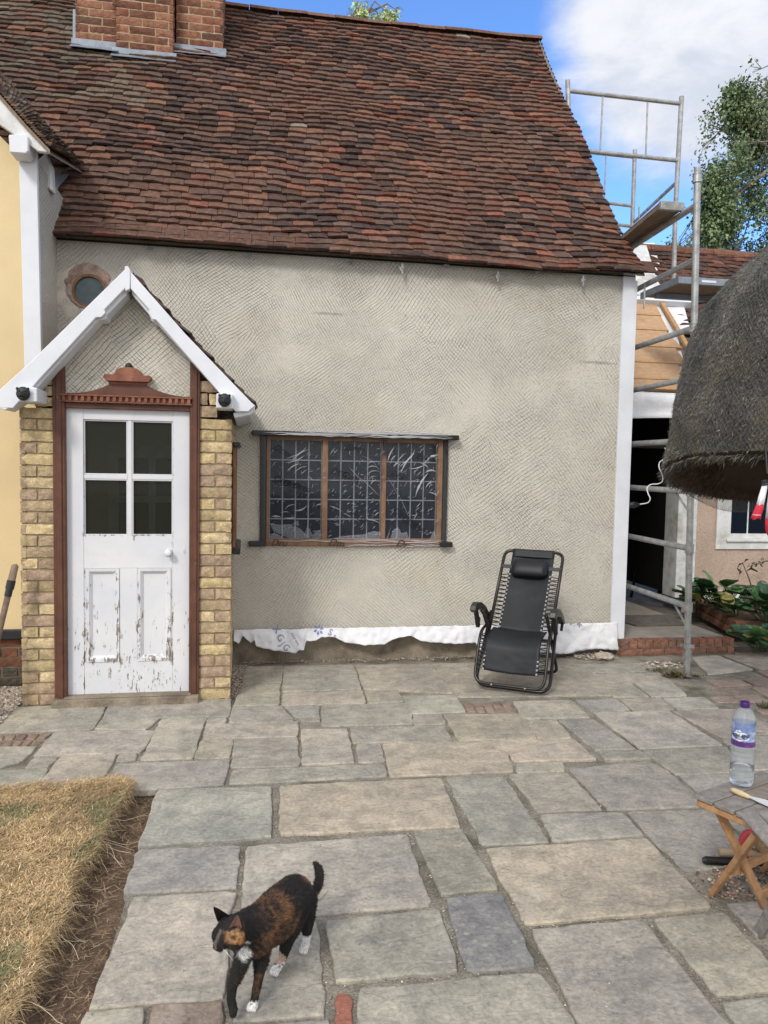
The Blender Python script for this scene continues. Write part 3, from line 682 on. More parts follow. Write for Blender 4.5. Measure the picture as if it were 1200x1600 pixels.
# ---------------------------------------------------------------- brickwork helper
def brickwork(mb, P, U, Wv, w, h, T, pal, course=.075, bl=.225, joint=.010, depth=.03, bond='flemish', rough=.004, start=0, colf=None):
    """bricks over a rectangle: corner P, unit directions U (along), Wv (up), T (outward)"""
    P, U, Wv, T = map(lambda q: np.array(q, float), (P, U, Wv, T)); n = int(round(h/course)); ch = h/n
    for k in range(n):
        s = 0. if (k+start) % 2 == 0 else -bl/2
        if bond == 'pier': cuts = [0, w] if (k+start) % 2 == 0 else [0, w*.5, w]
        else:
            cuts = [0.]; x = s+bl
            if bond == 'flemish':
                x = 0.; i = (k+start) % 2; x = (bl*.25 if i else 0)
                cuts = [0.] if x == 0 else [0., x]
                hd = bool(i)
                while x < w:
                    x += bl*.5 if hd else bl; hd = not hd; cuts.append(min(x, w))
            else:
                while x < w: cuts.append(x); x += bl
                cuts.append(w)
        cuts = [c for i, c in enumerate(cuts) if i == 0 or c-cuts[i-1] > .02]
        for i in range(len(cuts)-1):
            a, b = cuts[i]+joint/2, cuts[i+1]-joint/2
            if i == 0: a = cuts[0]
            if i == len(cuts)-2: b = cuts[-1]
            if b-a < .02: continue
            z0 = k*ch+joint/2; z1 = (k+1)*ch-joint/2; c = np.array(pal[RNG.integers(0, len(pal))])*RNG.uniform(.85, 1.15)
            nu = max(2, int((b-a)/.028)); nv = 3; d = RNG.uniform(-.002, .002); rows = []
            for j in range(nv+1):
                r = []
                for i2 in range(nu+1):
                    x = a+(b-a)*i2/nu; z = z0+(z1-z0)*j/nv; e = min(i2, nu-i2, j, nv-j); q = P+U*x+Wv*z
                    dep = d+(0 if e else -.0035)+nz(q[0]*40+q[1]*40, q[2]*40)*rough
                    if e == 0: x += RNG.normal(0, .0012); z += RNG.normal(0, .0016)
                    r.append(P+U*x+Wv*z+T*dep)
                rows.append(r)
            if np.dot(np.cross(U, Wv), T) < 0: rows = [r[::-1] for r in rows]
            mb.grid(rows, tuple(c))
            per = rows[0]+[r[-1] for r in rows[1:]]+rows[-1][::-1][1:]+[r[0] for r in rows[::-1][1:-1]]
            m = len(per); back = [q-T*depth for q in per]
            mb.add(per+back, [(i3, i3+m, (i3+1) % m+m, (i3+1) % m) for i3 in range(m)], tuple(c*.9))

# ---------------------------------------------------------------- tiles helper
def tiles(mb, f, x0, x1, s0, s1, colf, gauge=.1, tw=.167, th=.013, keep=None, jit=1.):
    """f(x, s) -> (point, along, upslope, normal)"""
    n = int((s1-s0)/gauge)
    for k in range(n):
        s = s0+k*gauge; x = x0+(k % 2)*tw*.5+RNG.uniform(-.02, .02)
        while x < x1:
            w = tw*RNG.uniform(.94, 1.04); xe = min(x+w, x1)
            if xe-x > .03 and (keep is None or keep((x+xe)/2, s)):
                sl = s+RNG.normal(0, .0075)*jit; tilt = RNG.normal(0, .0055)*jit; lift = RNG.normal(0, .0028)*jit+.010; g_ = .0035; c = colf((x+xe)/2, s)
                vs = []; m = 4; camb = RNG.uniform(.002, .007)
                for row, (ds, nn) in enumerate(((0., th+lift), (gauge*1.25, .006), )):
                    for lay in (0, 1):
                        for i in range(m+1):
                            t = i/m; xx = x+g_*.5+(xe-x-g_)*t; P, U, W, N = f(xx, sl+ds+(t-.5)*tilt*2*(1-row)); hh = nn-(th if lay else 0)-camb*(2*t-1)**2+RNG.normal(0, .0006)
                            vs.append(P+N*hh)
                q = m+1; fs = []
                for i in range(m):
                    fs.append((i, i+1, 2*q+i+1, 2*q+i))              # top
                    fs.append((q+i+1, q+i, 3*q+i, 3*q+i+1))          # bottom
                    fs.append((i+1, i, q+i, q+i+1))                  # butt
                fs.append((0, 2*q, 3*q, q)); fs.append((m, q+m, 3*q+m, 2*q+m))
                mb.add(vs, fs, c)
            x = xe

# ---------------------------------------------------------------- main house
D = 6.17; XR = oY(981, 700, D)[0]; XL = -1.56
WTOP = 3.27
house = thing('cottage', 'cottage with scratched grey render and an old red brown clay tile roof', 'house', (.8, D, 0))
WR = (oY(408, 675, D)[0], oY(695, 675, D)[0], oY(550, 850, D)[2], oY(550, 680, D)[2])   # window hole
rc = oY(140, 455, D); RW = .125
mb = MB()
xs = [XL, WR[0], WR[1], XR-.0]; zs = [.262, WR[2], WR[3], WTOP]; TH = .3
def wall_face(mb, x0, x1, z0, z1, y, hole=None, seg=.1):
    nxx = max(1, int((x1-x0)/seg)); nzz = max(1, int((z1-z0)/seg)); rows = []
    for j in range(nzz+1):
        rows.append([(x0+(x1-x0)*i/nxx, y-.004*nz((x0+(x1-x0)*i/nxx)*1.3, (z0+(z1-z0)*j/nzz)*1.3)*2, z0+(z1-z0)*j/nzz) for i in range(nxx+1)])
    mb.grid(rows)
def ring_hole(mb, cx, cz, r, half, y):
    """square panel with a round hole"""
    n = 32; vs = []; fs = []
    for k in range(n):
        a = 2*math.pi*k/n; c_, s_ = math.cos(a), math.sin(a); t = half/max(abs(c_), abs(s_)); vs += [(cx+r*c_, y, cz+r*s_), (cx+t*c_, y, cz+t*s_), (cx+r*c_, y+.09, cz+r*s_)]
    for k in range(n):
        a, b = 3*k, 3*((k+1) % n); fs += [(a, a+1, b+1, b), (a+2, a, b, b+2)]
    mb.add(vs, fs)
HF = .2; cx, cz = rc[0], rc[2]
wall_face(mb, XL, cx-HF, .262, WTOP, D); wall_face(mb, cx-HF, cx+HF, .262, cz-HF, D); wall_face(mb, cx-HF, cx+HF, cz+HF, WTOP, D); ring_hole(mb, cx, cz, RW, HF, D)
wall_face(mb, cx+HF, WR[0], .262, WTOP, D); wall_face(mb, WR[0], WR[1], .262, WR[2], D); wall_face(mb, WR[0], WR[1], WR[3], WTOP, D); wall_face(mb, WR[1], XR, .262, WTOP, D)
for a, b, z0, z1 in ((WR[0], WR[0], WR[2], WR[3]), (WR[1], WR[1], WR[2], WR[3])): mb.add([(a, D, z0), (a, D+.14, z0), (a, D+.14, z1), (a, D, z1)], [(0, 1, 2, 3)])
mb.add([(WR[0], D, WR[2]), (WR[1], D, WR[2]), (WR[1], D+.14, WR[2]), (WR[0], D+.14, WR[2])], [(0, 1, 2, 3)]); mb.add([(WR[0], D, WR[3]), (WR[1], D, WR[3]), (WR[1], D+.14, WR[3]), (WR[0], D+.14, WR[3])], [(0, 1, 2, 3)])
mb.add([(XL, D, .262), (XR, D, .262), (XR, D+.03, .262), (XL, D+.03, .262)], [(0, 1, 2, 3)])
mb.add([(XR, D+.012, 0), (XR, 11.2, 0), (XR, 11.2, 3.35), (XR, 8.6, 6.45), (XR, D+.012, 3.25)], [(0, 1, 2, 3, 4)])   # gable end
mb.build('wall', MT['render'], house)
mb = MB(); mb.box(-3.9, XR-.02, D+.03, D+.2, -.06, .27)
o = mb.build('plinth', MT['concrete'], house)
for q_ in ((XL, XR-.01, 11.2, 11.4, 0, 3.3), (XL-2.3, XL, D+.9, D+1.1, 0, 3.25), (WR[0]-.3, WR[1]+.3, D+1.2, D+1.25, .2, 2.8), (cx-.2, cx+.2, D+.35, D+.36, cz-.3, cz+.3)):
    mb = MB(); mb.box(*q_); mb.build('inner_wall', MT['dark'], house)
# corner board
x0 = oY(963, 700, D)[0]; mb = MB(); z0 = oY(970, 1010, D)[2]
mb.box(x0, XR+.004, D-.022, D+.012, max(z0, .06), 3.27); mb.box(XR+.001, XR+.024, D-.018, D+.10, max(z0, .06), 3.2)
mb.build('corner_board', MT['white'], house, bevel=.003)

# main window
win = MB(); W0, W1 = WR[0], WR[1]; zb, zt = WR[2], WR[3]
wx = lambda p: oY(p, 760, D-.01)[0]; wz = lambda q, p=550: oY(p, q, D-.01)[2]
fr = MB(); yf = D-.02; yb = D+.05
for a, b in ((416, 421), (503, 512), (596, 603), (683, 691)): fr.box(wx(a), wx(b), yf, yb, wz(842), wz(688))
fr.box(wx(416), wx(691), yf-.004, yb+.003, wz(853), wz(842)+.001); fr.box(wx(416), wx(691), yf+.004, yb+.003, wz(690), wz(683))
wf = fr.build('window', MT['winwood'], house, bevel=.004)
for q_ in ((wx(406.5), wx(415.5), yf-.006, D+.06, wz(852), wz(679)), (wx(691.5), wx(698.5), yf-.006, D+.06, wz(852), wz(681)), (wx(597), wx(602), yf-.012, yf-.0, wz(710), wz(686))):
    mb = MB(); mb.box(*q_); mb.build('jamb_strip', MT['black'], wf, bevel=.003)
mb = MB(); mb.box(wx(389), wx(415.8), D-.065, D-.001, wz(853), wz(845)); mb.build('sill_horn', MT['black'], wf, bevel=.006, seg=2)
mb = MB(); mb.box(wx(688), wx(707), D-.065, D-.001, wz(854), wz(846)); mb.build('sill_horn', MT['black'], wf, bevel=.006, seg=2)
mb = MB(); mb.box(wx(393), wx(712), D-.085, D-.001, wz(684), wz(676.5)); mb.build('hood_board', MT['black'], wf, bevel=.004)
LIT = ((421.5, 503), (512, 596), (603, 683))
for a, b in LIT:
    mb = MB(); mb.box(wx(a)-.002, wx(b)+.002, D+.032, D+.036, wz(842), wz(690)); pane = mb.build('pane', MT['glassw'], wf)
    mb = MB()
    for k in range(0, 5):
        x = wx(a+(b-a)*k/4); mb.box(x-.0045, x+.0045, D+.026, D+.0318, wz(842), wz(690))
    for k in range(1, 5):
        z = wz(842+(690-842)*k/5+ (0)); mb.box(wx(a), wx(b), D+.0245, D+.0310, z-.0045, z+.0045)
    mb.build('lead_came', MT['came'], wf)
# plastic film stretched over the window
mb = MB(); rows = []
fx0, fx1, fz0, fz1 = wx(412), wx(697), wz(850), wz(676)
for j in range(50):
    r = []
    for i in range(80):
        x = fx0+(fx1-fx0)*i/79; z = fz0+(fz1-fz0)*j/49; u = x*math.cos(.7)+z*math.sin(.7)
        r.append((x, D-.030-.010*nz(x*4, z*4, 1)-.008*abs(nz(u*22, (z-x)*5, 4))**.7, z))
    rows.append(r)
mb.grid(rows); film = mb.build('plastic_film', MT['film'], wf, smooth=True)
mb = MB()
def crease_glint(p0, p1, w, curve=0., seg=8):  # pale raised slivers: film wrinkles with their bright glints put into the colour
    a = np.array([wx(p0[0]), wz(p0[1])]); b = np.array([wx(p1[0]), wz(p1[1])]); d = b-a; L = np.linalg.norm(d)+1e-6; n = np.array([-d[1], d[0]])/L; w = w*.0052
    top = []; bot = []; mid = []
    for k in range(seg+1):
        t = k/seg; c = a+d*t+n*curve*L*4*t*(1-t); ww = w*math.sin(math.pi*t)**.8*(1+.5*nz(c[0]*60, c[1]*60))
        top.append((c[0]+n[0]*ww, D-.040, c[1]+n[1]*ww)); bot.append((c[0]-n[0]*ww*.7, D-.039, c[1]-n[1]*ww*.7)); mid.append((c[0], D-.047, c[1]))
    mb.grid([bot, mid, top])
CR = [((443,725),(476,712),.8,-.1),((446,718),(478,700),.9,-.1),((455,724),(484,703),.8,.1),((447,740),(468,726),1.2,.1),((458,742),(476,730),.7,.1),((470,742),(478,735),.6,0),((424,733),(432,723),.6,.1),
      ((445,797),(462,789),.8,.15),((458,797),(480,789),1.3,-.2),((438,802),(452,801),.6,.1),((424,808),(440,809),1.1,.1),((444,809),(462,808),1.0,-.1),((480,745),(488,752),.7,.1),((494,790),(503,787),.8,0),
      ((514,712),(522,700),.7,0),((520,710),(526,703),.6,0),((513,790),(536,800),.6,.05),((536,800),(563,815),.6,-.02),((560,712),(592,738),.4,.15),((573,726),(586,722),.6,.2),((570,733),(590,731),.7,.2),((572,742),(592,737),.6,.2),((575,750),(588,744),.6,.2),((578,757),(586,749),.9,.1),
      ((542,728),(568,757),.4,.02),((555,742),(592,775),.5,.03),((570,812),(595,818),.8,.1),((586,806),(592,800),.9,.1),((604,722),(614,697),1.1,.06),((610,722),(618,710),.9,.2),((613,728),(622,722),1.1,.1),((617,724),(632,706),.7,.05),
      ((622,730),(640,714),.9,.05),((625,738),(646,706),1.6,.07),((640,716),(646,700),.5,.0),((652,708),(661,697),.5,.05),((636,730),(664,722),1.1,-.12),((660,724),(683,708),2.3,.12),((655,722),(668,730),1.2,.1),((644,737),(650,732),.7,0),
      ((650,742),(656,735),.6,0),((648,775),(667,737),2.0,.05),((662,737),(680,735),1.7,.15),((664,760),(675,752),1.1,.15),((668,768),(683,774),1.1,.1),((650,792),(656,785),.5,0),((646,811),(652,801),.7,0),((604,745),(620,772),.35,.03),((622,772),(640,812),.35,.02),((607,787),(604,775),.3,0)]
for q in CR: crease_glint(*q)
FOLD = film_mat('plastic_film_fold', .2, (.62, .63, .70), .25)
def blob(pts, w=1.):
    mb = MB(); c = np.mean([(wx(a), wz(b)) for a, b in pts], axis=0); vs = [(c[0], D-.049, c[1])]+[(wx(a), D-.040, wz(b)) for a, b in pts]; n = len(pts)
    mb.add(vs, [(0, 1+i, 1+(i+1) % n) for i in range(n)]); mb.build('film_fold', FOLD, wf, smooth=True)
for b in (((422,817),(436,820),(452,819),(470,826),(484,840),(455,842),(440,835),(428,830)), ((421,834),(432,833),(446,841),(421,842)), ((488,838),(494,828),(502,828),(501,842),(490,842)),
          ((515,842),(535,837),(560,835),(590,833),(595,842)), ((571,833),(585,829),(596,831),(596,837)), ((604,841),(612,820),(609,833),(606,842)), ((610,842),(614,828),(622,822),(628,833),(636,830),(640,842)), ((672,842),(676,831),(679,828),(684,842)), ((456,819),(466,813),(468,822)), ((476,838),(480,822),(490,836),(486,841))):
    blob(b)
for k in range(330):
    a, b = LIT[RNG.integers(0, 3)]; x = RNG.uniform(a, b); y = 690+152*RNG.random()**.8; an = RNG.normal(-.8, .5); L = RNG.uniform(2, 9)
    crease_glint((x, y), (x+math.cos(an)*L, y+math.sin(an)*L), RNG.uniform(.12, .6), RNG.uniform(-.15, .15), 4)
o = mb.build('film_crease_glint', MT['crease_glint'], wf, smooth=True); o['kind'] = 'stuff'
mb = MB()                                              # bunched film along the top and bottom boards
for (xa, xb, za, zb_, nn, rr) in ((404, 702, 673.5, 683, 26, .006), (412, 694, 842, 853, 12, .004)):
    mb = MB()
    for k in range(nn):
        pts = []; y0 = RNG.uniform(za, zb_)
        s0 = RNG.uniform(xa, xb-60); e0 = min(xb, s0+RNG.uniform(40, 200))
        for i in range(16):
            x = s0+(e0-s0)*i/15; pts.append((wx(x), D-.088+RNG.uniform(-.006, .0) if za < 700 else D-.04, wz(y0+nz(x*.04, k)*3)))
        mb.tube(pts, [rr*abs(math.sin(math.pi*i/15))*RNG.uniform(.3, 1)+.0006 for i in range(16)], 5)
    mb.build('bunched_film', MT['wrap'], wf, smooth=True)
# printed marks on the film
mb = MB()
def scribble(px, py, s, rot, body='Dm', y=-.050):
    vs, fs = text_mesh(body, s, .35, .0); c = np.array([wx(px), wz(py)]); ca, sa = math.cos(rot), math.sin(rot)
    mb = MB(); mb.add([(c[0]+v[0]*ca-v[1]*sa, D+y, c[1]+v[0]*sa+v[1]*ca) for v in vs], fs); mb.build('film_print', MT['blackink'], wf)
for px, py in ((440,752),(455,758),(470,762),(530,738),(545,745),(560,808),(552,700),(620,742),(660,712),(626,802),(640,812),(652,822),(440,706)): scribble(px, py, .075, RNG.uniform(-.5, -.1), 'Drm')
scribble(529, 848.5, .085, -.12, 'Dm..', -.052); scribble(436, 848, .075, -.1, 'Dru', -.052); scribble(628, 849, .085, -.2, 'Dr', -.052)

# round window
mb = MB(); n = 40; rows = []
for k in range(n+1):
    a = 2*math.pi*k/n; r_ = [RW-.002, RW+.002, RW-.018, RW-.020]; yy_ = [D+.03, D-.012, D-.012, D+.03]
    rows.append([(cx+r_[i]*math.cos(a), yy_[i], cz+r_[i]*math.sin(a)) for i in (0, 1, 2, 3)])
mb.grid(rows); rw = mb.build('round_window', MT['winwood'], house, smooth=False)
mb = MB(); mb.lathe((cx, D+.012, cz), [(RW-.016, 0), (RW-.016, .004)], 40, (0, 1, 0)); 
mb.build('pane', simple('greenish_glass', (.045, .075, .075), .12, .3, 18., 80., .2, spec=.5), rw)
def patch(name, mat, r0, r1f, y, n=70, off=(0, 0), lay=6, parent=house):
    mb = MB(); rows = []
    for k in range(n+1):
        a = 2*math.pi*(k % n)/n; r1 = r1f(a); r = []
        for i in range(lay+1):
            t = i/lay; rr = r0+(r1-r0)*t; x = cx+rr*math.cos(a); z = cz+rr*math.sin(a)
            r.append((x, D-(y*math.sin(math.pi*min(1, .25+t*.75))+nz(x*30, z*30)*.003*(1-t)) if t < 1 else D+.004, z))
        rows.append(r)
    mb.grid([list(q) for q in rows]); return mb.build(name, mat, parent, smooth=True)
patch('mortar_ring', simple('pale_mortar', (.56, .52, .45), .95, .15, 14., 60., .8, .01), RW, lambda a: RW+.05+.05*(.5-.5*math.sin(a))**2+.10*(.5-.5*math.cos(a))**3+.04*nz(math.cos(a)*3, math.sin(a)*3), .010)
patch('brick_surround', simple('exposed_brick', (.36, .25, .20), .95, .35, 14., 50., 1., .015, tint=(.44, .37, .30), fine=.2), RW, lambda a: RW+.006+.075*(.5+.5*math.sin(a+.2))**2+.045*(.5-.5*math.cos(a))**2+.03*nz(math.cos(a)*4, math.sin(a)*4, 3), .017)

# ---- roof
EY, EZ = 6.085, oY(1004, 436, 6.085)[2]; RA = math.atan2(6.51-EZ, 8.70-EY); CR_, SR_ = math.cos(RA), math.sin(RA); SLEN = math.hypot(6.51-EZ, 8.70-EY)
XV = oY(1005, 434, EY)[0]; NR = V(0, -SR_, CR_)
def roof_f(x, s):
    bell = .05*max(0, 1-s/.7)**2
    wv = .018*nz(x*1.1, s*1.3, 2)*2+.008*nz(x*3.3, s*3, 5)
    sag = -.05*math.sin(math.pi*min(max((x+1.2)/4.4, 0), 1))*(s/SLEN)+.02*nz(x*.6, 1.)
    P = V(x, EY+s*CR_, EZ+s*SR_)+NR*(wv+bell)+V(0, 0, sag)+V(0, .012*nz(x*2.3, 7.)*max(0, 1-s), .022*nz(x*1.6, 3.)*max(0, 1-s*.6))
    return P, V(1, 0, 0), V(0, CR_, SR_), NR
TCOL = [(.112, .063, .048), (.086, .052, .042), (.132, .074, .054), (.074, .048, .042), (.155, .080, .053), (.102, .067, .054)]
TRED = [(.20, .082, .055), (.175, .072, .050), (.235, .105, .070), (.165, .078, .056)]
def roof_col(x, s):
    r = RNG.random(); redp = .05+.13*max(0, min(1, (x-0)/3.2))*(1-.3*s/SLEN)+.10*max(0, nz(x*.9, s*.9, 4)*2)
    if x < .3: redp *= .55
    if r < redp: c = np.array(TRED[RNG.integers(0, 4)])*RNG.uniform(.55, 1.12)
    elif r > .9975: c = np.array((.30, .25, .20))*RNG.uniform(.6, 1.1)
    else: c = np.array(TCOL[RNG.integers(0, 6)])*RNG.uniform(.60, 1.38)
    if nz(x*.8, s*.8, 12) > .15 and r > redp: c = c*.5+np.array((.15, .080, .056))*.5
    if x < -.9 and s > 1.9 and RNG.random() < .2+.12*s: c = c*.5+np.array((.17, .155, .115))*.5*RNG.uniform(.6, 1.2)
    return tuple(c)
XCH = oPl(68, 375, (0, EY, EZ), NR)[0]
mb = MB(); keepf = lambda x, s: x > XCH or s > .92
tiles(mb, roof_f, -4.4, XV, .0, SLEN-.02, roof_col, keep=keepf, th=.020, gauge=.088, tw=.158)
# undercloak, first course double
for x in np.arange(XCH, XV, .167):
    P, U, W, N = roof_f(x, 0); mb.frame(P-N*.004+W*.012, U*.163, W*.14, N*.012, tuple(np.array(TCOL[2])*.8))
roof = mb.build('roof', MT['tile'], house)
mb = MB(); rows = []                                   # roof deck under the tiles, both slopes
for s in np.linspace(.02, SLEN-.02, 12): rows.append([roof_f(x, s)[0]-NR*.028 for x in np.linspace(-4.4 if s > .95 else XCH, XV-.01, 24)])
mb.grid(rows)
R1 = [roof_f(x, SLEN-.02)[0]-NR*.028 for x in np.linspace(-4.4, XV-.01, 24)]; mb.grid([R1, [V(q[0], 11.6, 3.1) for q in R1]])
mb.build('roof_deck', MT['deck'], house)
mb = MB()                                              # verge: mortar bedding and undercloak seen at the right edge
for k in range(int(SLEN/.1)):
    P, U, W, N = roof_f(XV, .1*k); mb.frame(P-U*.08-N*.030, U*.075, W*.1, N*.016+V(0, 0, 0), (.30, .26, .21))
mb.build('verge', MT['mortar_dark'], house, bevel=.004)
mb = MB()                                              # ridge tiles
x = -4.3
while x < XV-.05:
    L = .30; P = roof_f(x, SLEN)[0]; P2 = roof_f(min(x+L, XV), SLEN)[0]; c = tuple(np.array((.17, .085, .055) if RNG.random() < .75 or x < 1.2 else (.36, .16, .10))*RNG.uniform(.7, 1.1)); vs = []
    for q in (P, P2+V(.0, 0, 0)):
        for k in range(9):
            a = math.pi*(.08+.84*k/8); vs.append(q+V(0, -.115*math.cos(a), .095*math.sin(a)-.075))
    lift = RNG.uniform(-.004, .004); vs = [v+V(0, 0, lift) for v in vs]
    mb.add(vs, [(k, 9+k, 10+k, k+1) for k in range(8)]+[tuple(range(9))[::-1], tuple(range(9, 18))], c); x += L+.006
mb.build('ridge_tile', MT['tile'], roof)
# eaves: dark soffit and rafter feet, gutter brackets
mb = MB(); mb.box(XCH+.02, XV-.04, EY+.06, D-.002, EZ+.030, EZ+.038)
mb.build('soffit', MT['dark'], house)
for i, (px, py, big) in enumerate(((232,392,0),(310,396,0),(387,402,0),(545,411,0),(628,418,1),(696,418,0),(777,430,1),(838,428,0),(910,437,1))):
    q = oY(px, py, EY+.04); mb = MB()
    mb.ell(q+V(0, 0, .018), (.016, .014, .012), 8, 6); mb.ell(q+V(.022, 0, .02), (.012, .012, .010), 8, 6)
    if big:
        mb.frame(q+V(-.009, -.02, -.055), (.018, 0, 0), (0, .006, 0), (0, 0, .085)); mb.frame(q+V(-.02, -.026, -.022), (.036, 0, .01), (0, .02, 0), (0, 0, .014)); mb.tube([q+V(-.02, -.03, 0), q+V(-.026, -.05, -.02), q+V(-.01, -.055, -.045)], .006, 6)
    mb.build('gutter_bracket', MT['lead'] if not big else MT['galv'], house, bevel=.002)
# chimney
def rp(px, py, off=0.): return oPl(px, py, (0, EY, EZ), NR)+NR*off
CHP = [(.21, .09, .060), (.17, .078, .055), (.25, .12, .08), (.13, .068, .052), (.27, .13, .085)]
chimney = None; FL = []
for (pa, pb, pyb, dy, shade) in ((118, 183, 70, .04, 1), (181, 272, 84, .0, 1), (275, 349, 78, .12, 1)):
    A_ = rp(pa, pyb); B_ = rp(pb, pyb); y = min(A_[1], B_[1])+0.; z0 = A_[2]-.25; h = 2.1
    mb = MB(); U = V(1, 0, 0); ww = B_[0]-A_[0]
    brickwork(mb, (A_[0], y, z0), U, (0, 0, 1), ww, h, (0, -1, 0), CHP, .0755, .24, .014, .03, 'stretcher', .004, int(pa) % 2)
    brickwork(mb, (A_[0]+ww, y, z0), (0, 1, 0), (0, 0, 1), .7, h, (1, 0, 0), CHP, .0755, .24, .014, .03, 'stretcher')
    brickwork(mb, (A_[0], y+.7, z0), (0, -1, 0), (0, 0, 1), .7, h, (-1, 0, 0), CHP, .0755, .24, .014, .03, 'stretcher')
    if chimney is None: chimney = mb.build('chimney', MT['brick'], house)
    else: mb.build('brick_shaft', MT['brick'], chimney)
    mb = MB(); mb.box(A_[0]+.006, A_[0]+ww-.006, y+.006, y+.69, z0, z0+h); mb.build('mortar_core', MT['chim_mortar'], chimney)
    FL.append((A_, B_, y))
mb = MB()
for (A_, B_, y) in FL:
    zf_ = A_[2]; rows = []
    xs_ = np.linspace(A_[0]-.035, B_[0]+.03, 12)
    up = [V(x, y-.012, zf_+.055+.006*nz(x*5, 2)) for x in xs_]; md = [V(x, y-.016, zf_-.005) for x in xs_]; lo = [V(x, y-.10, zf_-.085+.01*nz(x*6, 1))+NR*.02 for x in xs_]
    mb.grid([lo, md, up])
for (px, py, h_) in ((119, 62, .28), (345, 66, .85)):
    q = rp(px, py); mb.frame(q+V(-.02, -.05, -.02), (.05, 0, 0), (0, .06, 0), (0, .02, h_))
o = mb.build('lead_flashing', MT['lead'], chimney, solid=.004)

# membrane strip hanging below the render
prof = [(365,1000),(374,1004),(379,992),(392,1004),(398,998),(400,1009),(430,1014),(462,1019),(466,1014),(474,1013),(477,998),(492,999),(502,993),(522,994),(538,1002),(552,1004),(575,1005),(600,1004),(610,998),(622,994),(640,991),(655,999),(672,1002),(700,1003),(742,1003),(748,1016),(760,1015),(775,1012),(800,1014),(840,1017),(878,1019),(905,1015),(930,1013),(963,1014)]
ys_ = D-.03; P2 = [(oY(a, b, ys_)[0], oY(a, b, ys_)[2]) for a, b in prof]; xs_ = np.linspace(P2[0][0], P2[-1][0], 320); zl = np.interp(xs_, [p[0] for p in P2], [p[1] for p in P2])
rows = []; NV = 14
for j in range(NV):
    t = j/(NV-1); r = []
    for x, z in zip(xs_, zl):
        zt_ = .272+.008*nz(x*4, 1)+(.006*nz(x*30, 4)); zz = zt_+(z-zt_)*t
        f1 = nz(x*3.2+zz*1.5, zz*1.2, 2); f2 = abs(nz(x*8-zz*6, zz*4, 5)); r.append((x, ys_-.004-t*(.035+.05*f1+.035*f2)-.012*nz(x*20, zz*18, 3), zz+.006*nz(x*25, 7)*t))
    rows.append(r)
mb = MB(); mb.grid(rows)
memb = mb.build('damp_proof_sheet', MT['membrane'], None, smooth=True, loc=(1.5, D-.03, 0), solid=.0015)
tag(memb, 'torn white plastic sheet hanging along the foot of the grey wall', 'plastic sheet')
def memy(x, z):
    i = int(np.clip(np.searchsorted(xs_, x), 0, len(xs_)-1)); zt_ = .272; t = np.clip((zt_-z)/(zt_-zl[i]+1e-6), 0, 1); return rows[int(t*(NV-1)+.5)][i][1]
def print_on(body, px, py, size, rot, mat, shear=0.):
    vs, fs = text_mesh(body, size, shear, size*.01) if isinstance(body, str) else body; c = oY(px, py, ys_-.02); ca, sa = math.cos(rot), math.sin(rot); mbp = MB(); out = []
    for v in vs:
        x = c[0]+v[0]*ca-v[1]*sa; z = c[2]+v[0]*sa+v[1]*ca; out.append((x, memy(x, z)-.006, z))
    mbp.add(out, fs); mbp.build('print', mat, memb)
print_on('X', 432, 984, .075, -.9, MT['ink']); print_on('G', 438, 996, .075, -.95, MT['greyink']); print_on('J', 441, 1005, .07, -.95, MT['greyink']); print_on('G', 447, 1011, .07, -.95, MT['greyink'])
print_on('XGJGI damp', 461, 998, .022, -1.0, MT['greyink'])
star = ([], [])
for k in range(6):
    a = math.pi*k/3+.3; c_, s_ = math.cos(a), math.sin(a); r1 = .045; b = len(star[0]); star[0].extend([(c_*.008, s_*.008), (c_*.028-s_*.011, s_*.028+c_*.011), (c_*r1, s_*r1), (c_*.028+s_*.011, s_*.028-c_*.011)]); star[1].append((b, b+1, b+2, b+3))
print_on(star, 498, 984, .06, 0, MT['ink']); print_on('S', 516, 988, .07, -.5, MT['ink']); print_on('s', 523, 993, .05, -.5, MT['ink'])
print_on('+', 906, 977, .10, -.2, MT['greyink']); print_on('x', 893, 975, .04, .1, MT['greyink'])
# ---------------------------------------------------------------- porch
YP = 5.21
px_ = lambda p, y=850, Y=YP: oY(p, y, Y)[0]
pz_ = lambda q, x=200, Y=YP: oY(x, q, Y)[2]
porch = thing('porch', 'small brick porch with white gable boards and a peeling white door', 'porch', (px_(200), YP, 0))
XA, XB = px_(32), px_(361); A1, B0 = px_(86), px_(311)
zpt = pz_(600)
PIER = [(.50, .395, .235), (.44, .34, .22), (.55, .44, .27), (.38, .285, .20), (.46, .345, .24), (.55, .44, .25), (.40, .30, .22)]
def pier(xa, xb, z1, st, side):
    mb = MB(); brickwork(mb, (xa, YP, .0), (1, 0, 0), (0, 0, 1), xb-xa, z1, (0, -1, 0), PIER, .075, .225, .012, .03, 'pier', .0028, st)
    if side > 0: brickwork(mb, (xb-.001, YP+.002, 0), (0, 1, 0), (0, 0, 1), D-YP-.0, z1, (1, 0, 0), PIER, .075, .225, .008, .03, 'flemish', .006, st)
    else: brickwork(mb, (xa+.001, D, 0), (0, -1, 0), (0, 0, 1), D-YP-.0, z1, (-1, 0, 0), PIER, .075, .225, .008, .03, 'flemish', .006, st)
    o = mb.build('brick_pier', MT['brick'], porch)
    mb = MB(); mb.box(xa+.008, xb-.008, YP+.010, YP+.2, -.04, z1-.01)
    if side > 0: mb.box(xb-.1, xb-.008, YP+.201, D-.002, -.04, z1-.01)
    else: mb.box(xa+.008, xa+.1, YP+.201, D-.002, -.04, z1-.01)
    mb.build('mortar_core', MT['mortar'], o)
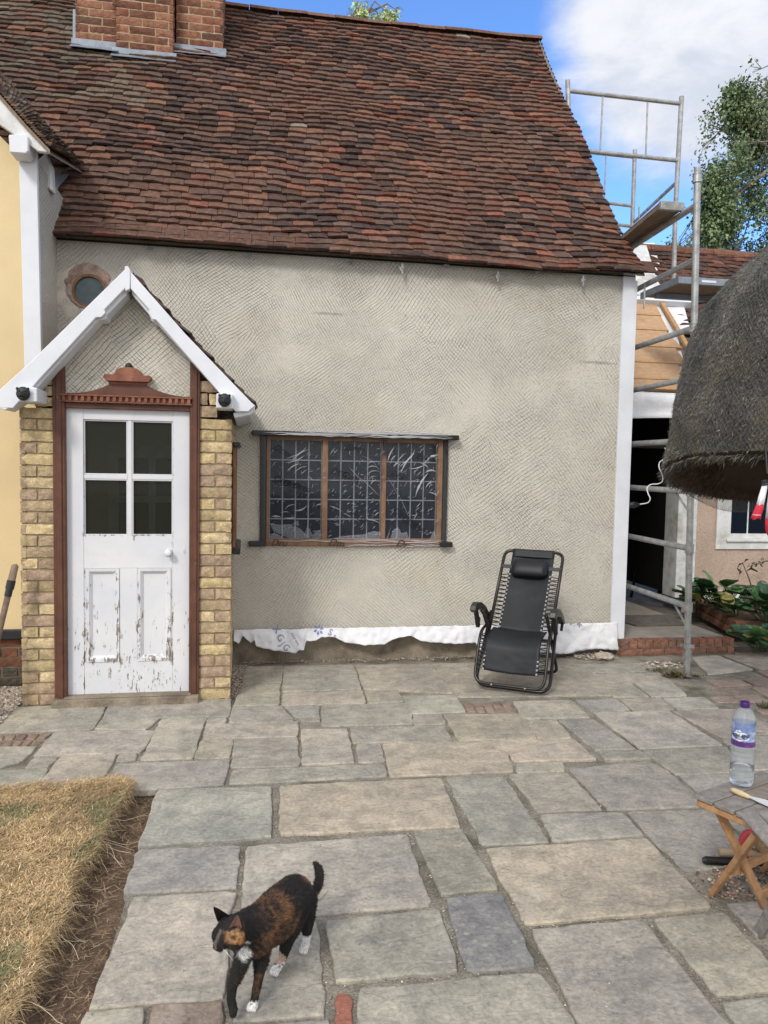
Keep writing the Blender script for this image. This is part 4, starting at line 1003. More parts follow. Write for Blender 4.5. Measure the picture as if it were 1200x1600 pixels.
# brick piers step up under the raking boards
pier(XA, A1, pz_(640), 1, -1); pier(B0, XB, pz_(650), 0, 1)
mb = MB(); brickwork(mb, (px_(56), YP, pz_(640)+.001), (1, 0, 0), (0, 0, 1), A1-px_(56), pz_(590)-pz_(640), (0, -1, 0), PIER, .075, .115, .011, .12, 'pier', .003); mb.build('upper_brickwork', MT['brick'], porch); mb = MB()
brickwork(mb, (B0, YP, pz_(650)+.001), (1, 0, 0), (0, 0, 1), px_(338)-B0, pz_(590)-pz_(650), (0, -1, 0), PIER, .075, .115, .011, .12, 'pier', .003)
mb.build('upper_brickwork', MT['brick'], porch)
# gable render
apex = (198, 425)
mb = MB()
tri = [oY(100, 560, YP+.02), oY(198, 432, YP+.02), oY(301, 560, YP+.02), oY(301, 632, YP+.02), oY(100, 632, YP+.02)]
tl = [oY(60, 600, YP+.05), oY(200, 432, YP+.05), oY(345, 600, YP+.05)]
rows = []
for j in range(12):
    t = j/11; z = pz_(636)+(pz_(428)-pz_(636))*t; xa = px_(98) if z < pz_(563) else px_(98)+(px_(198)-px_(98))*(z-pz_(563))/(pz_(428)-pz_(563)); xb = px_(302) if z < pz_(563) else px_(302)+(px_(200)-px_(302))*(z-pz_(563))/(pz_(428)-pz_(563))
    rows.append([(xa+(xb-xa)*i/14, YP+.012+.003*nz(i*.5, j*.5), z) for i in range(15)])
mb.grid(rows); mb.box(px_(100), px_(300), YP+.03, YP+.1, pz_(634), pz_(563)); mb.build('gable_render', MT['render'], porch)
# timber posts and head
mb = MB(); mb.box(px_(84.5), px_(103.5), YP-.018, YP+.09, .03, pz_(556)); mb.box(px_(90), px_(99), YP-.028, YP-.017, .05, pz_(570)); mb.build('door_post', MT['redwood'], porch, bevel=.004)
mb = MB(); mb.box(px_(296.5), px_(312), YP-.018, YP+.09, .03, pz_(562)); mb.box(px_(301), px_(308), YP-.028, YP-.017, .05, pz_(575)); mb.build('door_post', MT['redwood'], porch, bevel=.004)
mb = MB(); mb.box(px_(103.5), px_(296.5), YP-.006, YP+.08, pz_(640), pz_(632)); mb.build('head_rail', MT['redwood'], porch, bevel=.003)
mb = MB()                                              # dentil string and the swept pediment above it
z0, z1 = pz_(631), pz_(619); xa, xb = px_(97.5), px_(299.5)
mb.box(xa, xb, YP-.040, YP+.02, z1-.010, z1); mb.box(xa, xb, YP-.034, YP+.02, z0, z0+.008); mb.box(xa, xb, YP-.018, YP+.02, z0+.008, z1-.010)
nd = 21
for k in range(nd):
    x = xa+(xb-xa)*(k+.25)/nd; mb.box(x, x+(xb-xa)/nd*.52, YP-.036, YP-.0175, z0+.0075, z1-.0095)
ped = mb.build('dentil_moulding', MT['terracotta'], porch, bevel=.002)
mb = MB(); cxp = px_(201); top = []; n = 30
zb_ = z1+.001; ztp = pz_(601)
poly = [(px_(104), zb_)]
for k in range(13):
    t = k/12; poly.append((px_(106)+(px_(176)-px_(106))*t, zb_+.006+(ztp-zb_)*t**2.2))
for k in range(13):
    t = 1-k/12; poly.append((px_(296)-(px_(296)-px_(226))*t, zb_+.006+(ztp-zb_)*t**2.2))
poly.append((px_(298), zb_))
mb.prism([(x, YP-.012, z) for x, z in poly], (0, .05, 0)); mb.build('pediment', MT['redwood'], porch, bevel=.002)
mb = MB(); zc0, zc1 = pz_(597), pz_(588)
mb.box(px_(172), px_(230), YP-.018, YP+.03, pz_(601), pz_(597)-.001)
mb.prism([(px_(164), YP-.05, pz_(592)), (px_(169), YP-.05, pz_(597)), (px_(233), YP-.05, pz_(597)), (px_(238), YP-.05, pz_(592)), (px_(236), YP-.05, pz_(587)), (px_(166), YP-.05, pz_(587))], (0, .08, 0))
poly = [(px_(178), pz_(587)+.001)]
for k in range(9):
    a = math.pi*(1-k/8); poly.append((px_(202)+(px_(223)-px_(202))*math.cos(a), pz_(586)+(pz_(574.5)-pz_(586))*math.sin(a)**.8))
poly.append((px_(224), pz_(587)+.001)); mb.prism([(x, YP-.034, z) for x, z in poly], (0, .06, 0))
mb.build('pediment_cap', MT['terracotta'], porch, bevel=.003)
mb = MB(); mb.ell((px_(202), YP-.006, pz_(573)), (.024, .024, .024), 14, 10); mb.ell((px_(202), YP-.006, pz_(577)), (.016, .016, .008), 12, 6); mb.build('finial', MT['carved'], porch, smooth=True)
# raking boards, in front of the porch roof
YB = YP-.19
def bxz(px, py, Y=YB): q = oY(px, py, Y); return np.array([q[0], q[2]])
def rake(p_out, p_in, name='bargeboard'):
    mb = MB(); mb.prism([(q[0], YB, q[1]) for q in [bxz(*p) for p in p_out]], (0, .035, 0)); o = mb.build(name, MT['white'], porch, bevel=.004)
    mb = MB(); mb.prism([(q[0], YB+.037, q[1]) for q in [bxz(*p) for p in p_in]], (0, .15, 0)); mb.build('soffit_board', MT['white'], o, bevel=.003); return o
rake([(197,419),(197,449),(163,484),(165,489),(158,496),(150,496),(20,638),(0,637),(-8,632),(-6,614),(48,565)], [(197,440),(197,458),(166,490),(164,497),(152,499),(36,626),(40,612),(150,480)])
mb = MB(); mb.prism([(bxz(*p)[0], YB-.006, bxz(*p)[1]) for p in ((195,416),(200,416),(204,423),(203,452),(196,455))], (0, .05, 0)); mb.build('ridge_post', MT['white'], porch, bevel=.003)
rake([(203,423),(204,451),(233,484),(232,490),(238,499),(244,500),(368,643),(388,643),(399,634),(392,628),(290,522)], [(204,444),(205,458),(232,490),(236,500),(243,502),(348,618),(352,606),(250,490)])
# boxed feet
mb = MB(); mb.prism([(bxz(*p)[0], YB+.002, bxz(*p)[1]) for p in ((-10,616),(5,606),(28,600),(54,605),(56,625),(30,627),(8,641),(-8,636))][::1], (0, .20, 0)); mb.build('boxed_eave', MT['white'], porch, bevel=.004)
mb = MB(); q0 = bxz(364, 645); q1 = bxz(397, 634)
mb.prism([(q0[0], YB+.036, q0[1]), (q0[0]+.01, YB+.036, q0[1]-.03), (q1[0]-.02, YB+.036, q1[1]-.055), (q1[0]+.005, YB+.036, q1[1]-.03), (q1[0]+.008, YB+.036, q1[1]+.005)], (0, D-YB-.05, 0)); mb.build('boxed_eave', MT['white'], porch, bevel=.004)
# corbels with carved heads
YQ = YB-.055
for (cx_, cy_, wd) in ((39, 616, 26), (351, 626, 25)):
    q = oY(cx_, cy_, YQ); h = .052
    mb = MB(); mb.box(q[0]-.040, q[0]+.068, YQ, YP-.002, q[2]-.044, q[2]+.040) if cx_ < 100 else mb.box(q[0]-.052, q[0]+.052, YQ, YP-.002, q[2]-.048, q[2]+.044); cb = mb.build('corbel', MT['white'], porch, bevel=.005)
    mb = MB(); c = q+V(0 if cx_ > 100 else -.006, -.018, .002)
    mb.ell(c, (.040, .028, .042), 16, 12)
    mb.ell(c+V(0, -.026, -.008), (.019, .018, .015), 10, 8); mb.ell(c+V(0, -.038, .002), (.008, .008, .012), 8, 6)
    for sx_ in (-1, 1): mb.ell(c+V(sx_*.016, -.022, .014), (.010, .008, .006), 8, 6); mb.ell(c+V(sx_*.030, -.008, .028), (.009, .008, .010), 8, 6); mb.ell(c+V(sx_*.012, -.030, -.014), (.008, .007, .007), 8, 6)
    mb.ell(c+V(0, -.020, -.028), (.016, .012, .008), 10, 6)
    for k in range(14):
        a = 2*math.pi*k/14; mb.ell(c+V(math.cos(a)*.034, .004, math.sin(a)*.036), (.007, .012, .007), 7, 5)
    mb.build('carved_head', MT['carved'], cb, smooth=True)
# porch roof
ap = bxz(200, 416); lf = bxz(8, 604); rt = bxz(398, 628)
mb = MB(); ptc = lambda x, s: tuple(np.array(TCOL[RNG.integers(0, 6)])*RNG.uniform(.7, 1.3))
for (ft, sg) in ((lf, -1), (rt, 1)):
    Lr = np.linalg.norm(ap-ft); up = (ap-ft)/Lr; N = V(-up[1], 0, up[0])*(1 if up[0] > 0 else -1)
    if N[2] < 0: N = -N
    def pf(t, s, ft=ft, up=up, N=N): return V(ft[0]+up[0]*s, YB+.006+t, ft[1]+up[1]*s)+N*(-.014+.004*nz(t*3, s*4)), V(0, 1, 0), V(up[0], 0, up[1]), N
    tiles(mb, pf, .05, D-YB-.02, .0, Lr-.03, ptc, gauge=.098, tw=.165, th=.014)
    rows = [[pf(t, s)[0]-N*.022 for t in (.03, D-YB-.01)] for s in (0, Lr)]; mb.grid(rows, (.06, .05, .04))
for k in range(5):
    y = YB+.06+k*.23; vs = []
    for yy_ in (y, min(y+.235, D-.01)):
        for j in range(7):
            a = math.pi*(.05+.9*j/6); vs.append((ap[0]-.10*math.cos(a), yy_, ap[1]-.105+.075*math.sin(a)))
    mb.add(vs, [(j, 7+j, 8+j, j+1) for j in range(6)]+[tuple(range(7))[::-1], tuple(range(7, 14))], (.10, .06, .05))
mb.build('roof', MT['tile'], porch)
# door
YD = YP+.03; dz = lambda q: oY(200, q, YD)[2]; dx = lambda p: oY(p, 860, YD)[0]
mb = MB(); X0_, X1_ = dx(104.5), dx(296); Z0_, Z1_ = .055, pz_(639)
gx = (dx(131), dx(199.5), dx(206), dx(270)); gz = (dz(837), dz(749), dz(742.5), dz(657))
px1, px2, px3, px4 = dx(134), dx(186), dx(214.5), dx(267); pzb, pzt = dz(1033), dz(888)
yb_ = YD+.045
MT['peel'] = peel_paint(((px1+.012, px2-.012, pzb+.012, pzt-.012, .062, .035), (px3+.012, px4-.012, pzb+.012, pzt-.012, .068, .035), (gx[0], gx[3], gz[0], gz[3], .075, .016), (gx[0], gx[3], gz[0]-.02, gz[0]+.01, .05, .03), (gx[0], gx[3], Z0_-.1, pzt+.17, .05, .012)))
mb.box(X0_, gx[0], YD, yb_, Z0_, Z1_); mb.box(gx[3], X1_, YD, yb_, Z0_, Z1_)                 # stiles
mb.box(gx[0], gx[3], YD+.002, yb_, gz[3], Z1_); mb.box(gx[0], gx[3], YD+.002, yb_, pzt, gz[0]); mb.box(gx[0], gx[3], YD+.002, yb_, Z0_, pzb)
mb.box(gx[0], px1, YD+.003, yb_-.001, pzb, pzt); mb.box(px2, px3, YD+.003, yb_-.001, pzb, pzt); mb.box(px4, gx[3], YD+.003, yb_-.001, pzb, pzt)
door = mb.build('door', MT['peel'], porch, bevel=.0025)
mb = MB(); mb.box(gx[1], gx[2], YD+.006, YD+.032, gz[0], gz[3]); mb.box(gx[0], gx[1]-.001, YD+.007, YD+.031, gz[1], gz[2]); mb.box(gx[2]+.001, gx[3], YD+.007, YD+.031, gz[1], gz[2])
for a, b, c, d in ((gx[0], gx[1], gz[0], gz[1]), (gx[2], gx[3], gz[0], gz[1]), (gx[0], gx[1], gz[2], gz[3]), (gx[2], gx[3], gz[2], gz[3])):
    w_ = .009
    mb.box(a, b, YD+.011, YD+.028, c, c+w_); mb.box(a, b, YD+.011, YD+.028, d-w_, d); mb.box(a, a+w_, YD+.012, YD+.027, c+w_, d-w_); mb.box(b-w_, b, YD+.012, YD+.027, c+w_, d-w_)
mb.build('glazing_bars', MT['peel'], door, bevel=.002)
for a, b, c, d in ((gx[0], gx[1], gz[0], gz[1]), (gx[2], gx[3], gz[0], gz[1]), (gx[0], gx[1], gz[2], gz[3]), (gx[2], gx[3], gz[2], gz[3])):
    mb = MB(); mb.box(a+.003, b-.003, YD+.0285, YD+.0308, c+.003, d-.003); mb.build('pane', MT['glass'], door)
for a, b in ((px1, px2), (px3, px4)):
    mb = MB(); c, d = pzb, pzt; w_ = .055; mb.box(a, b, YD+.020, YD+.032, c, d)
    def mould(p, q, r, s_): mb.add([p, q, r, s_], [(0, 1, 2, 3)])
    o1 = [(a, YD-.004, c), (b, YD-.004, c), (b, YD-.004, d), (a, YD-.004, d)]; i1 = [(a+w_*.35, YD-.002, c+w_*.35), (b-w_*.35, YD-.002, c+w_*.35), (b-w_*.35, YD-.002, d-w_*.35), (a+w_*.35, YD-.002, d-w_*.35)]
    i2 = [(a+w_*.7, YD+.019, c+w_*.7), (b-w_*.7, YD+.019, c+w_*.7), (b-w_*.7, YD+.019, d-w_*.7), (a+w_*.7, YD+.019, d-w_*.7)]; o0 = [(v[0], YD+.003, v[2]) for v in o1]
    for A, B in ((o0, o1), (o1, i1), (i1, i2)):
        mb.add(A+B, [(k, (k+1) % 4, 4+(k+1) % 4, 4+k) for k in range(4)])
    mb.build('door_panel', MT['peel'], door)
mb = MB(); kq = oY(263, 864, YD-.03); mb.lathe((kq[0], YD+.001, kq[2]), [(.026, 0), (.026, .006), (.010, .010), (.009, .028), (.019, .034), (.025, .045), (.022, .058), (.008, .064)], 20, (0, -1, 0)); mb.build('door_knob', MT['white'], door, smooth=True)
mb = MB(); kq = oY(288, 861, YD); mb.box(kq[0]-.006, kq[0]+.006, YD-.003, YD+.001, kq[2]-.018, kq[2]+.018); mb.build('keyhole_plate', MT['white_old'], door)
# threshold
mb = MB(); mb.box(px_(82), px_(312), YP-.075, YP+.10, -.005, .048); mb.box(px_(100), px_(300), YP-.045, YP+.1, .0481, .056); mb.build('threshold', MT['concrete'], porch, bevel=.008, seg=2)
# interior: plaster walls, floor and an inner door with glass
mb = MB(); mb.box(XA+.11, XB-.11, D-.012, D-.004, 0, 2.3); mb.box(XA+.105, XA+.11, YP+.1, D-.01, 0, 2.3); mb.box(XB-.11, XB-.105, YP+.1, D-.01, 0, 2.3); mb.box(XA+.11, XB-.11, YP+.1, D-.02, 2.15, 2.2); mb.box(XA+.11, XB-.11, YP+.1, D-.02, -.01, .03)
mb.build('interior', MT['inner'], porch)
ix = px_(200)+.02; mb = MB()
mb.box(ix-.30, ix+.34, D-.05, D-.014, 0, 1.72); idoor = mb.build('inner_door', MT['white_old'], porch)
mb = MB()
for a, b in ((-.22, .0), (.05, .27)):
    for c, d in ((.98, 1.28), (1.33, 1.62)): mb.box(ix+a, ix+b, D-.056, D-.051, c, d)
mb.build('inner_pane', MT['dark'], idoor)
# side window of the porch, seen edge-on
mb = MB(); XS = XB+.004
zt_, zb2 = oX(372, 700, XS+.03)[2], oX(372, 838, XS+.03)[2]
ya, yb3 = 5.38, 5.98
mb.box(XS, XS+.022, ya, ya+.05, zb2, zt_); sw = mb.build('side_window', MT['winwood'], porch, bevel=.003); mb = MB(); mb.box(XS, XS+.022, yb3-.05, yb3, zb2, zt_); mb.build('jamb', MT['winwood'], sw, bevel=.003)
mb = MB(); mb.box(XS, XS+.05, ya-.04, yb3+.04, zt_, zt_+.030); mb.build('hood_board', MT['black'], sw, bevel=.006); mb = MB(); mb.box(XS, XS+.055, ya-.05, yb3+.05, zb2-.04, zb2-.001); mb.build('sill_board', MT['black'], sw, bevel=.006)
mb = MB(); mb.box(XS+.002, XS+.008, ya+.05, yb3-.05, zb2, zt_); mb.build('pane', MT['glassw'], sw)

# ---------------------------------------------------------------- yellow house
YW = 5.66; yellow = thing('yellow_house', 'house with a smooth yellow rendered wall and white corner board', 'house', (-2.6, YW, 0))
XC = oY(62, 500, YW)[0]
mb = MB(); zl_ = oY(15, 985, YW)[2]
mb.box(-6, XC-.03, YW, YW+.25, zl_, 2.9); mb.add([(-6, YW, 2.9), (XC-.03, YW, 2.9), (XC-.03, YW, 3.55), (-4.4, YW, 6.4), (-6, YW, 5)], [(0, 1, 2, 3, 4)])
mb.build('wall', MT['yellow'], yellow)
mb = MB(); mb.box(XC-.03, XC+.0, YW+.03, 9, 0, 3.6); mb.build('side_wall', MT['render'], yellow)
xa = oY(30, 300, YW-.03)[0]; mb = MB()
pt = [oY(29, 232, YW-.03), oY(57, 232, YW-.03), oY(65, 575, YW-.03), oY(38, 575, YW-.03)]
mb.prism(pt, (0, .045, 0)); mb.build('corner_post', MT['white'], yellow, bevel=.003)
mb = MB(); mb.box(-6, XC+.0, YW-.045, YW-.001, zl_-.055, zl_+.01); mb.build('drip_ledge', MT['carved'], yellow, bevel=.006)
mb = MB(); brickwork(mb, (-2.4, YW+.01, 0), (1, 0, 0), (0, 0, 1), XC+2.4, zl_-.056, (0, -1, 0), [(.10, .075, .055), (.14, .09, .06), (.20, .09, .06), (.09, .08, .065)], .07, .22, .012, .03, 'flemish', .008)
pb_ = mb.build('brick_plinth', MT['brick'], yellow)
mb = MB(); mb.box(-2.6, XC-.01, YW+.02, YW+.2, -.05, zl_-.05); mb.build('mortar_core', MT['mortar_dark'], pb_)
YG = YW-.16
mb = MB(); mb.prism([oY(*p, YG) for p in ((-60, 78), (0, 152), (76, 232), (74, 238), (60, 236), (0, 195), (-60, 128))][::1], (0, .04, 0)); mb.build('bargeboard', MT['white_old'], yellow, bevel=.004)
mb = MB(); mb.prism([oY(*p, YG-.03) for p in ((13, 210), (41, 209), (44, 214), (44, 236), (40, 240), (15, 238))], (0, .15, 0)); mb.build('corner_block', MT['white'], yellow, bevel=.006)
mb = MB(); q = oY(58, 250, YW+.25); mb.prism([oY(*p, YW+.25) for p in ((58, 250), (72, 238), (79, 256), (81, 298), (60, 284))], (0, .12, 0)); mb.build('eave_bracket', MT['white_old'], yellow, bevel=.01)
fr_ = [oY(*p, YG-.01) for p in ((-200, -92), (-60, 72), (0, 143), (40, 189), (78, 229))]; bk_ = [rp(*p, off=.05) for p in ((-200, -110), (-60, 55), (2, 124), (66, 196), (131, 270))]
mb = MB(); rng2 = np.random.default_rng(3)
def lerp_pts(L, t): i = min(int(t*(len(L)-1)), len(L)-2); f = t*(len(L)-1)-i; return L[i]*(1-f)+L[i+1]*f
NT = 46
for k in range(NT):                                    # overlapping courses, worn and mossy, seen edge-on
    t0 = k/NT; t1 = min(1, (k+1.6)/NT)
    for j in range(8):
        a = j/8; b = (j+1)/8; P00 = lerp_pts(fr_, t1)*(1-a)+lerp_pts(bk_, t1)*a; P01 = lerp_pts(fr_, t1)*(1-b)+lerp_pts(bk_, t1)*b; P10 = lerp_pts(fr_, t0)*(1-a)+lerp_pts(bk_, t0)*a; P11 = lerp_pts(fr_, t0)*(1-b)+lerp_pts(bk_, t0)*b
        N = np.cross(P01-P00, P10-P00); N /= np.linalg.norm(N); N = N if N[2] > 0 else -N
        l0 = .028+rng2.normal(0, .005); P00, P01 = P00+N*l0, P01+N*l0; P10, P11 = P10+N*.006, P11+N*.006
        c = np.array([(.10, .062, .045), (.07, .05, .038), (.17, .095, .055), (.13, .11, .075), (.055, .042, .035)][rng2.integers(0, 5)])*rng2.uniform(.7, 1.3)
        vs = [P00, P01, P11, P10]; mb.add([v for v in vs]+[v-N*.016 for v in vs], [(0, 1, 2, 3), (7, 6, 5, 4), (0, 4, 5, 1), (3, 2, 6, 7), (0, 3, 7, 4), (1, 5, 6, 2)], tuple(c))
mb.build('roof', MT['tile'], yellow)
mb = MB(); rows = [[p-V(0, 0, .05) for p in fr_], [p-V(0, 0, .05) for p in bk_]]; mb.grid(rows); rows = [[p-V(0, 0, .02) for p in fr_], [p-V(0, 0, .05) for p in fr_]]; mb.grid(rows); mb.build('roof_boarding', MT['deck'], yellow)
mb = MB(); c0 = [rp(*p, off=.03) for p in ((66, 376), (64, 330), (70, 300), (86, 278))]; c1 = [rp(*p, off=.045) for p in ((76, 372), (84, 330), (93, 300), (110, 280))]
mb.grid([c0, c1]); mb.grid([[p+V(-.02, 0, .16) for p in c0], c0]); mb.build('lead_soaker', MT['lead'], yellow, solid=.004)

# ---------------------------------------------------------------- back range
YK = 8.1; back = thing('pink_house', 'low pink rendered house behind the scaffold with a half stripped tile roof', 'house', (5.2, YK, 0))
KZ = .13
kx = lambda p, q=820, Y=YK: oY(p, q, Y)[0]; kz = lambda q, p=1100, Y=YK: oY(p, q, Y)[2]
EZK = oY(1020, 614, YK-.12)[2]; RKX = V(0, 1, 1.05); RKX = RKX/np.linalg.norm(RKX); NK = np.cross((1, 0, 0), RKX)
def kp(px, py, off=0.): return oPl(px, py, (0, YK-.12, EZK), NK)+NK*off
mb = MB(); dl, dr = kx(960), kx(1057); dtop = kz(640, 1020)
x1k = 9.5; w0, w1, wz0, wz1 = kx(1136), kx(1215), kz(842, 1160), kz(745, 1160)
wall_face(mb, kx(1070), w0, -.05, 2.5, YK, seg=.25); wall_face(mb, w1, x1k, -.05, 2.5, YK, seg=.25); wall_face(mb, w0, w1, -.05, wz0, YK, seg=.25); wall_face(mb, w0, w1, wz1, 2.5, YK, seg=.25)
mb.box(kx(940), x1k, YK+.001, YK+.25, dtop+.001, EZK+.1); mb.build('wall', MT['pink'], back)
mb = MB(); mb.box(kx(1057), kx(1071), YK-.03, YK+.25, KZ, dtop); mb.box(kx(1071), kx(1080), YK-.018, YK+.0, KZ, dtop); mb.box(kx(1080), kx(1086.5), YK-.03, YK-.001, KZ, dtop+.3); mb.build('door_frame', MT['white_old'], back, bevel=.004)
mb = MB(); mb.box(kx(1086), x1k, YK-.02, YK-.001, -.05, kz(923)); mb.build('skirting_band', MT['white_old'], back)
mb = MB(); mb.box(w0, kx(1135), YK+.02, YK+.06, wz0, wz1)
wt = wx; F1 = MB(); F1.box(kx(1118.5), w0, YK-.022, YK-.001, kz(858), wz1+.35); F1.box(w0, x1k-3, YK-.022, YK-.001, kz(858), wz0); pw = F1.build('window', MT['white_old'], back, bevel=.003)
mb = MB(); mb.box(w0, w0+.05, YK-.004, YK+.06, wz0, wz1); mb.box(w1-.05, w1, YK-.004, YK+.06, wz0, wz1); mb.box(w0, w1, YK-.003, YK+.06, wz0, wz0+.06); mb.box(w0, w1, YK-.003, YK+.06, kz(777, 1160), kz(772, 1160)); mb.box(kx(1170), kx(1172), YK+.03, YK+.04, wz0, wz1); mb.build('sash', MT['white_old'], pw, bevel=.003)
mb = MB(); mb.box(w0, w1, YK+.041, YK+.045, wz0, wz1); mb.build('pane', MT['glassw'], pw)
mb = MB(); mb.box(w0-.02, w1+.02, YK-.05, YK-.0225, wz0-.03, wz0-.001); mb.build('sill', MT['white_old'], pw, bevel=.004)
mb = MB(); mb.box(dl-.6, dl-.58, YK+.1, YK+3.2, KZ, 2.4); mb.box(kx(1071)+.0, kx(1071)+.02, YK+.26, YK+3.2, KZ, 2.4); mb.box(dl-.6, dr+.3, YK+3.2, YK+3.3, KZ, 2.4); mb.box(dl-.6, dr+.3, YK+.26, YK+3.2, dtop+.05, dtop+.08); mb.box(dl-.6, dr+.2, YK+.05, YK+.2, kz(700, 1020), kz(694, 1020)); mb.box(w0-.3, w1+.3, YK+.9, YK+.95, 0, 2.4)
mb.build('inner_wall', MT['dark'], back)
mb = MB(); a_ = oY(1000, 880, YK+1.0); mb.box(a_[0], a_[0]+.42, YK+1.0, YK+1.03, a_[2]-.02, a_[2]); mb.bar(a_+V(.4, 0, 0), a_+V(.52, .1, -.5), .03, .03); mb.bar(a_+V(.02, .1, 0), a_+V(-.06, .1, -.5), .03, .03); o = mb.build('step_stool', MT['black'], None, bevel=.003, loc=a_); tag(o, 'dark step stool standing in the gloom inside the open doorway', 'stool')
# its roof: tiles to the right, boards where they were stripped
def back_f(x, s): 
    P = V(x, YK-.12, EZK)+RKX*s+NK*(.012*nz(x*2, s*2)); return P, V(1, 0, 0), RKX, NK
SL2 = np.linalg.norm(kp(1100, 393)-back_f(kp(1100, 393)[0], 0)[0]); XBd = kp(1063, 600)[0]; s_at = lambda q, p=1030: (kp(p, q)-V(0, YK-.12, EZK))@RKX
kcol = lambda x, s: tuple(np.array(TRED[RNG.integers(0, 4)] if RNG.random() < .25+.2*(s > SL2-.5) else TCOL[RNG.integers(0, 6)])*RNG.uniform(.42, .85))
XM = kp(1012, 440)[0]; XW = kp(1078, 556)[0]
mb = MB(); tiles(mb, back_f, XM, 9.6, -.02, SL2, kcol, keep=lambda x, s: (x > XW+.15 if s < s_at(540) else (x > kp(1060, 500)[0] if s < s_at(485) else (x > kp(1032, 440)[0] if s < s_at(425) else x > XM))), jit=1.3)
rb = mb.build('roof', MT['tile'], back)
mb = MB(); x = XM
while x < 9.4:
    P = back_f(x, SL2)[0]; c = tuple(np.array((.18, .085, .058))*RNG.uniform(.7, 1.15)); mb.tube([P+V(0, .02, -.04), P+V(.31, .02, -.04)], .09, 12, c); x += .32
mb.build('ridge_tile', MT['tile'], rb)
mb = MB(); mb.grid([[back_f(x, s)[0]-NK*.03 for x in (XR+.05, 9.6)] for s in (0, SL2)]); top_ = back_f(4, SL2)[0]
mb.grid([[V(XR+.05, top_[1], top_[2]-.03), V(9.6, top_[1], top_[2]-.03)], [V(XR+.05, top_[1]+2.2, EZK), V(9.6, top_[1]+2.2, EZK)]]); mb.build('roof_deck', MT['deck'], back)
mb = MB(); mb.grid([[kp(975, 612, .0), kp(1080, 612, .0)], [kp(965, 380, .004), kp(1022, 380, .004)]]); mb.build('roof_membrane', MT['membrane'], back, solid=.004)
bh = [(612, 597), (596.5, 571), (570.5, 546), (545.5, 520), (519.5, 497), (496.5, 479)]
for k, (q0, q1) in enumerate(bh):
    xr = kp([1063, 1063, 1064, 1056, 1036, 1026][k], (q0+q1)/2)[0]; a = kp(1000, q0, .012); b = kp(1000, q1-.5, .012); xl = XR+.06
    xr2 = xr if k < 2 else kp([0, 0, 1052, 1038, 1030, 1022][k], q1)[0]
    mb = MB(); mb.prism([(xl, a[1], a[2]), (xr, a[1], a[2]), (xr2, b[1], b[2]), (xl, b[1], b[2])], NK*(.03)); mb.build('roof_board', MT['ply'], back, bevel=.003)
    mb = MB(); mb.bar(V(xl, a[1], a[2])+NK*.033+RKX*.012, V(xr-.01, a[1], a[2])+NK*.033+RKX*.012, .026, .012, NK); mb.build('batten', MT['batten'], back)
mb = MB(); mb.bar(kp(1030, 478, .06), kp(1071, 549, .06), .055, .04, NK); mb.build('batten', MT['batten'], back, bevel=.003)
mb = MB(); mb.grid([[kp(1052, 519, .02), kp(1078, 519, .02)], [kp(1034, 482, .02), kp(1068, 482, .02)]]); mb.build('roof_membrane', MT['membrane'], back, solid=.004)
mb = MB(); a = kp(975, 474, .05); b = kp(1076, 478, .05); mb.bar(V(XR+.05, a[1], a[2]), V(b[0], a[1], a[2]), .08, .10, NK); mb.build('white_board', MT['white'], back, bevel=.004)
mb = MB(); a = kp(1005, 388, .03)
mb.prism([kp(975, 462, .03), kp(1030, 470, .03), kp(1019, 425, .03), kp(1008, 388, .03), kp(992, 388, .03), kp(975, 400, .03)], NK*.02); mb.build('verge_board', MT['white_old'], back, bevel=.003)
mb = MB(); rows = []
for j in range(8):
    t = j/7; r = []
    for i in range(40):
        x = XR+.02+(kx(1075)-XR)*i/39; z0 = kz(613, 1020, YK-.15); z1 = kz(655, 1020, YK-.15)
        r.append((x, YK-.15-.05*nz(x*3, t*2)-.03*t, z0+(z1-z0+.02*math.sin(x*3))*t))
    rows.append(r)
mb.grid(rows); o = mb.build('eave_sheet', MT['membrane'], back, smooth=True, solid=.003)
# step, landing and mat
stp = thing('brick_step', 'low brick step with a paved top below the dark doorway', 'step', (3.7, 6.1, 0))
YS = 6.03; zs1 = .135; xsL = oY(972, 1000, YS)[0]; xsR = oY(1147, 1010, YS)[0]
SB = [(.23, .115, .080), (.19, .095, .070), (.27, .14, .10), (.22, .13, .10)]
mb = MB(); brickwork(mb, (xsL, YS, .062), (1, 0, 0), (0, 0, 1), xsR-xsL, zs1-.062, (0, -1, 0), SB, .074, .073, .006, .1, 'stretcher', .004); brickwork(mb, (xsL, YS, .0), (1, 0, 0), (0, 0, 1), xsR-xsL, .061, (0, -1, 0), SB, .062, .20, .008, .1, 'stretcher', .005)
mb.build('brick_riser', MT['brick'], stp)
mb = MB(); mb.box(xsL+.005, xsR-.005, YS+.012, YK+3.1, -.04, zs1-.012); mb.build('landing', simple('landing_concrete', (.235, .21, .175), .9, .15, 5., 60., .5, .006), stp)
mb = MB(); mpts = [(950, 963), (995, 978), (1066, 976), (1057, 958), (1010, 955)]; zz = zs1-.011
P4 = [oZ(*p, zz) for p in ((940, 963), (994, 979), (1075, 978), (1045, 962))]
mb.prism(P4, (0, 0, .012)); o = mb.build('door_mat', MT['mat'], None, bevel=.004, loc=P4[0]); tag(o, 'worn brown door mat laid askew before the dark doorway', 'door mat')
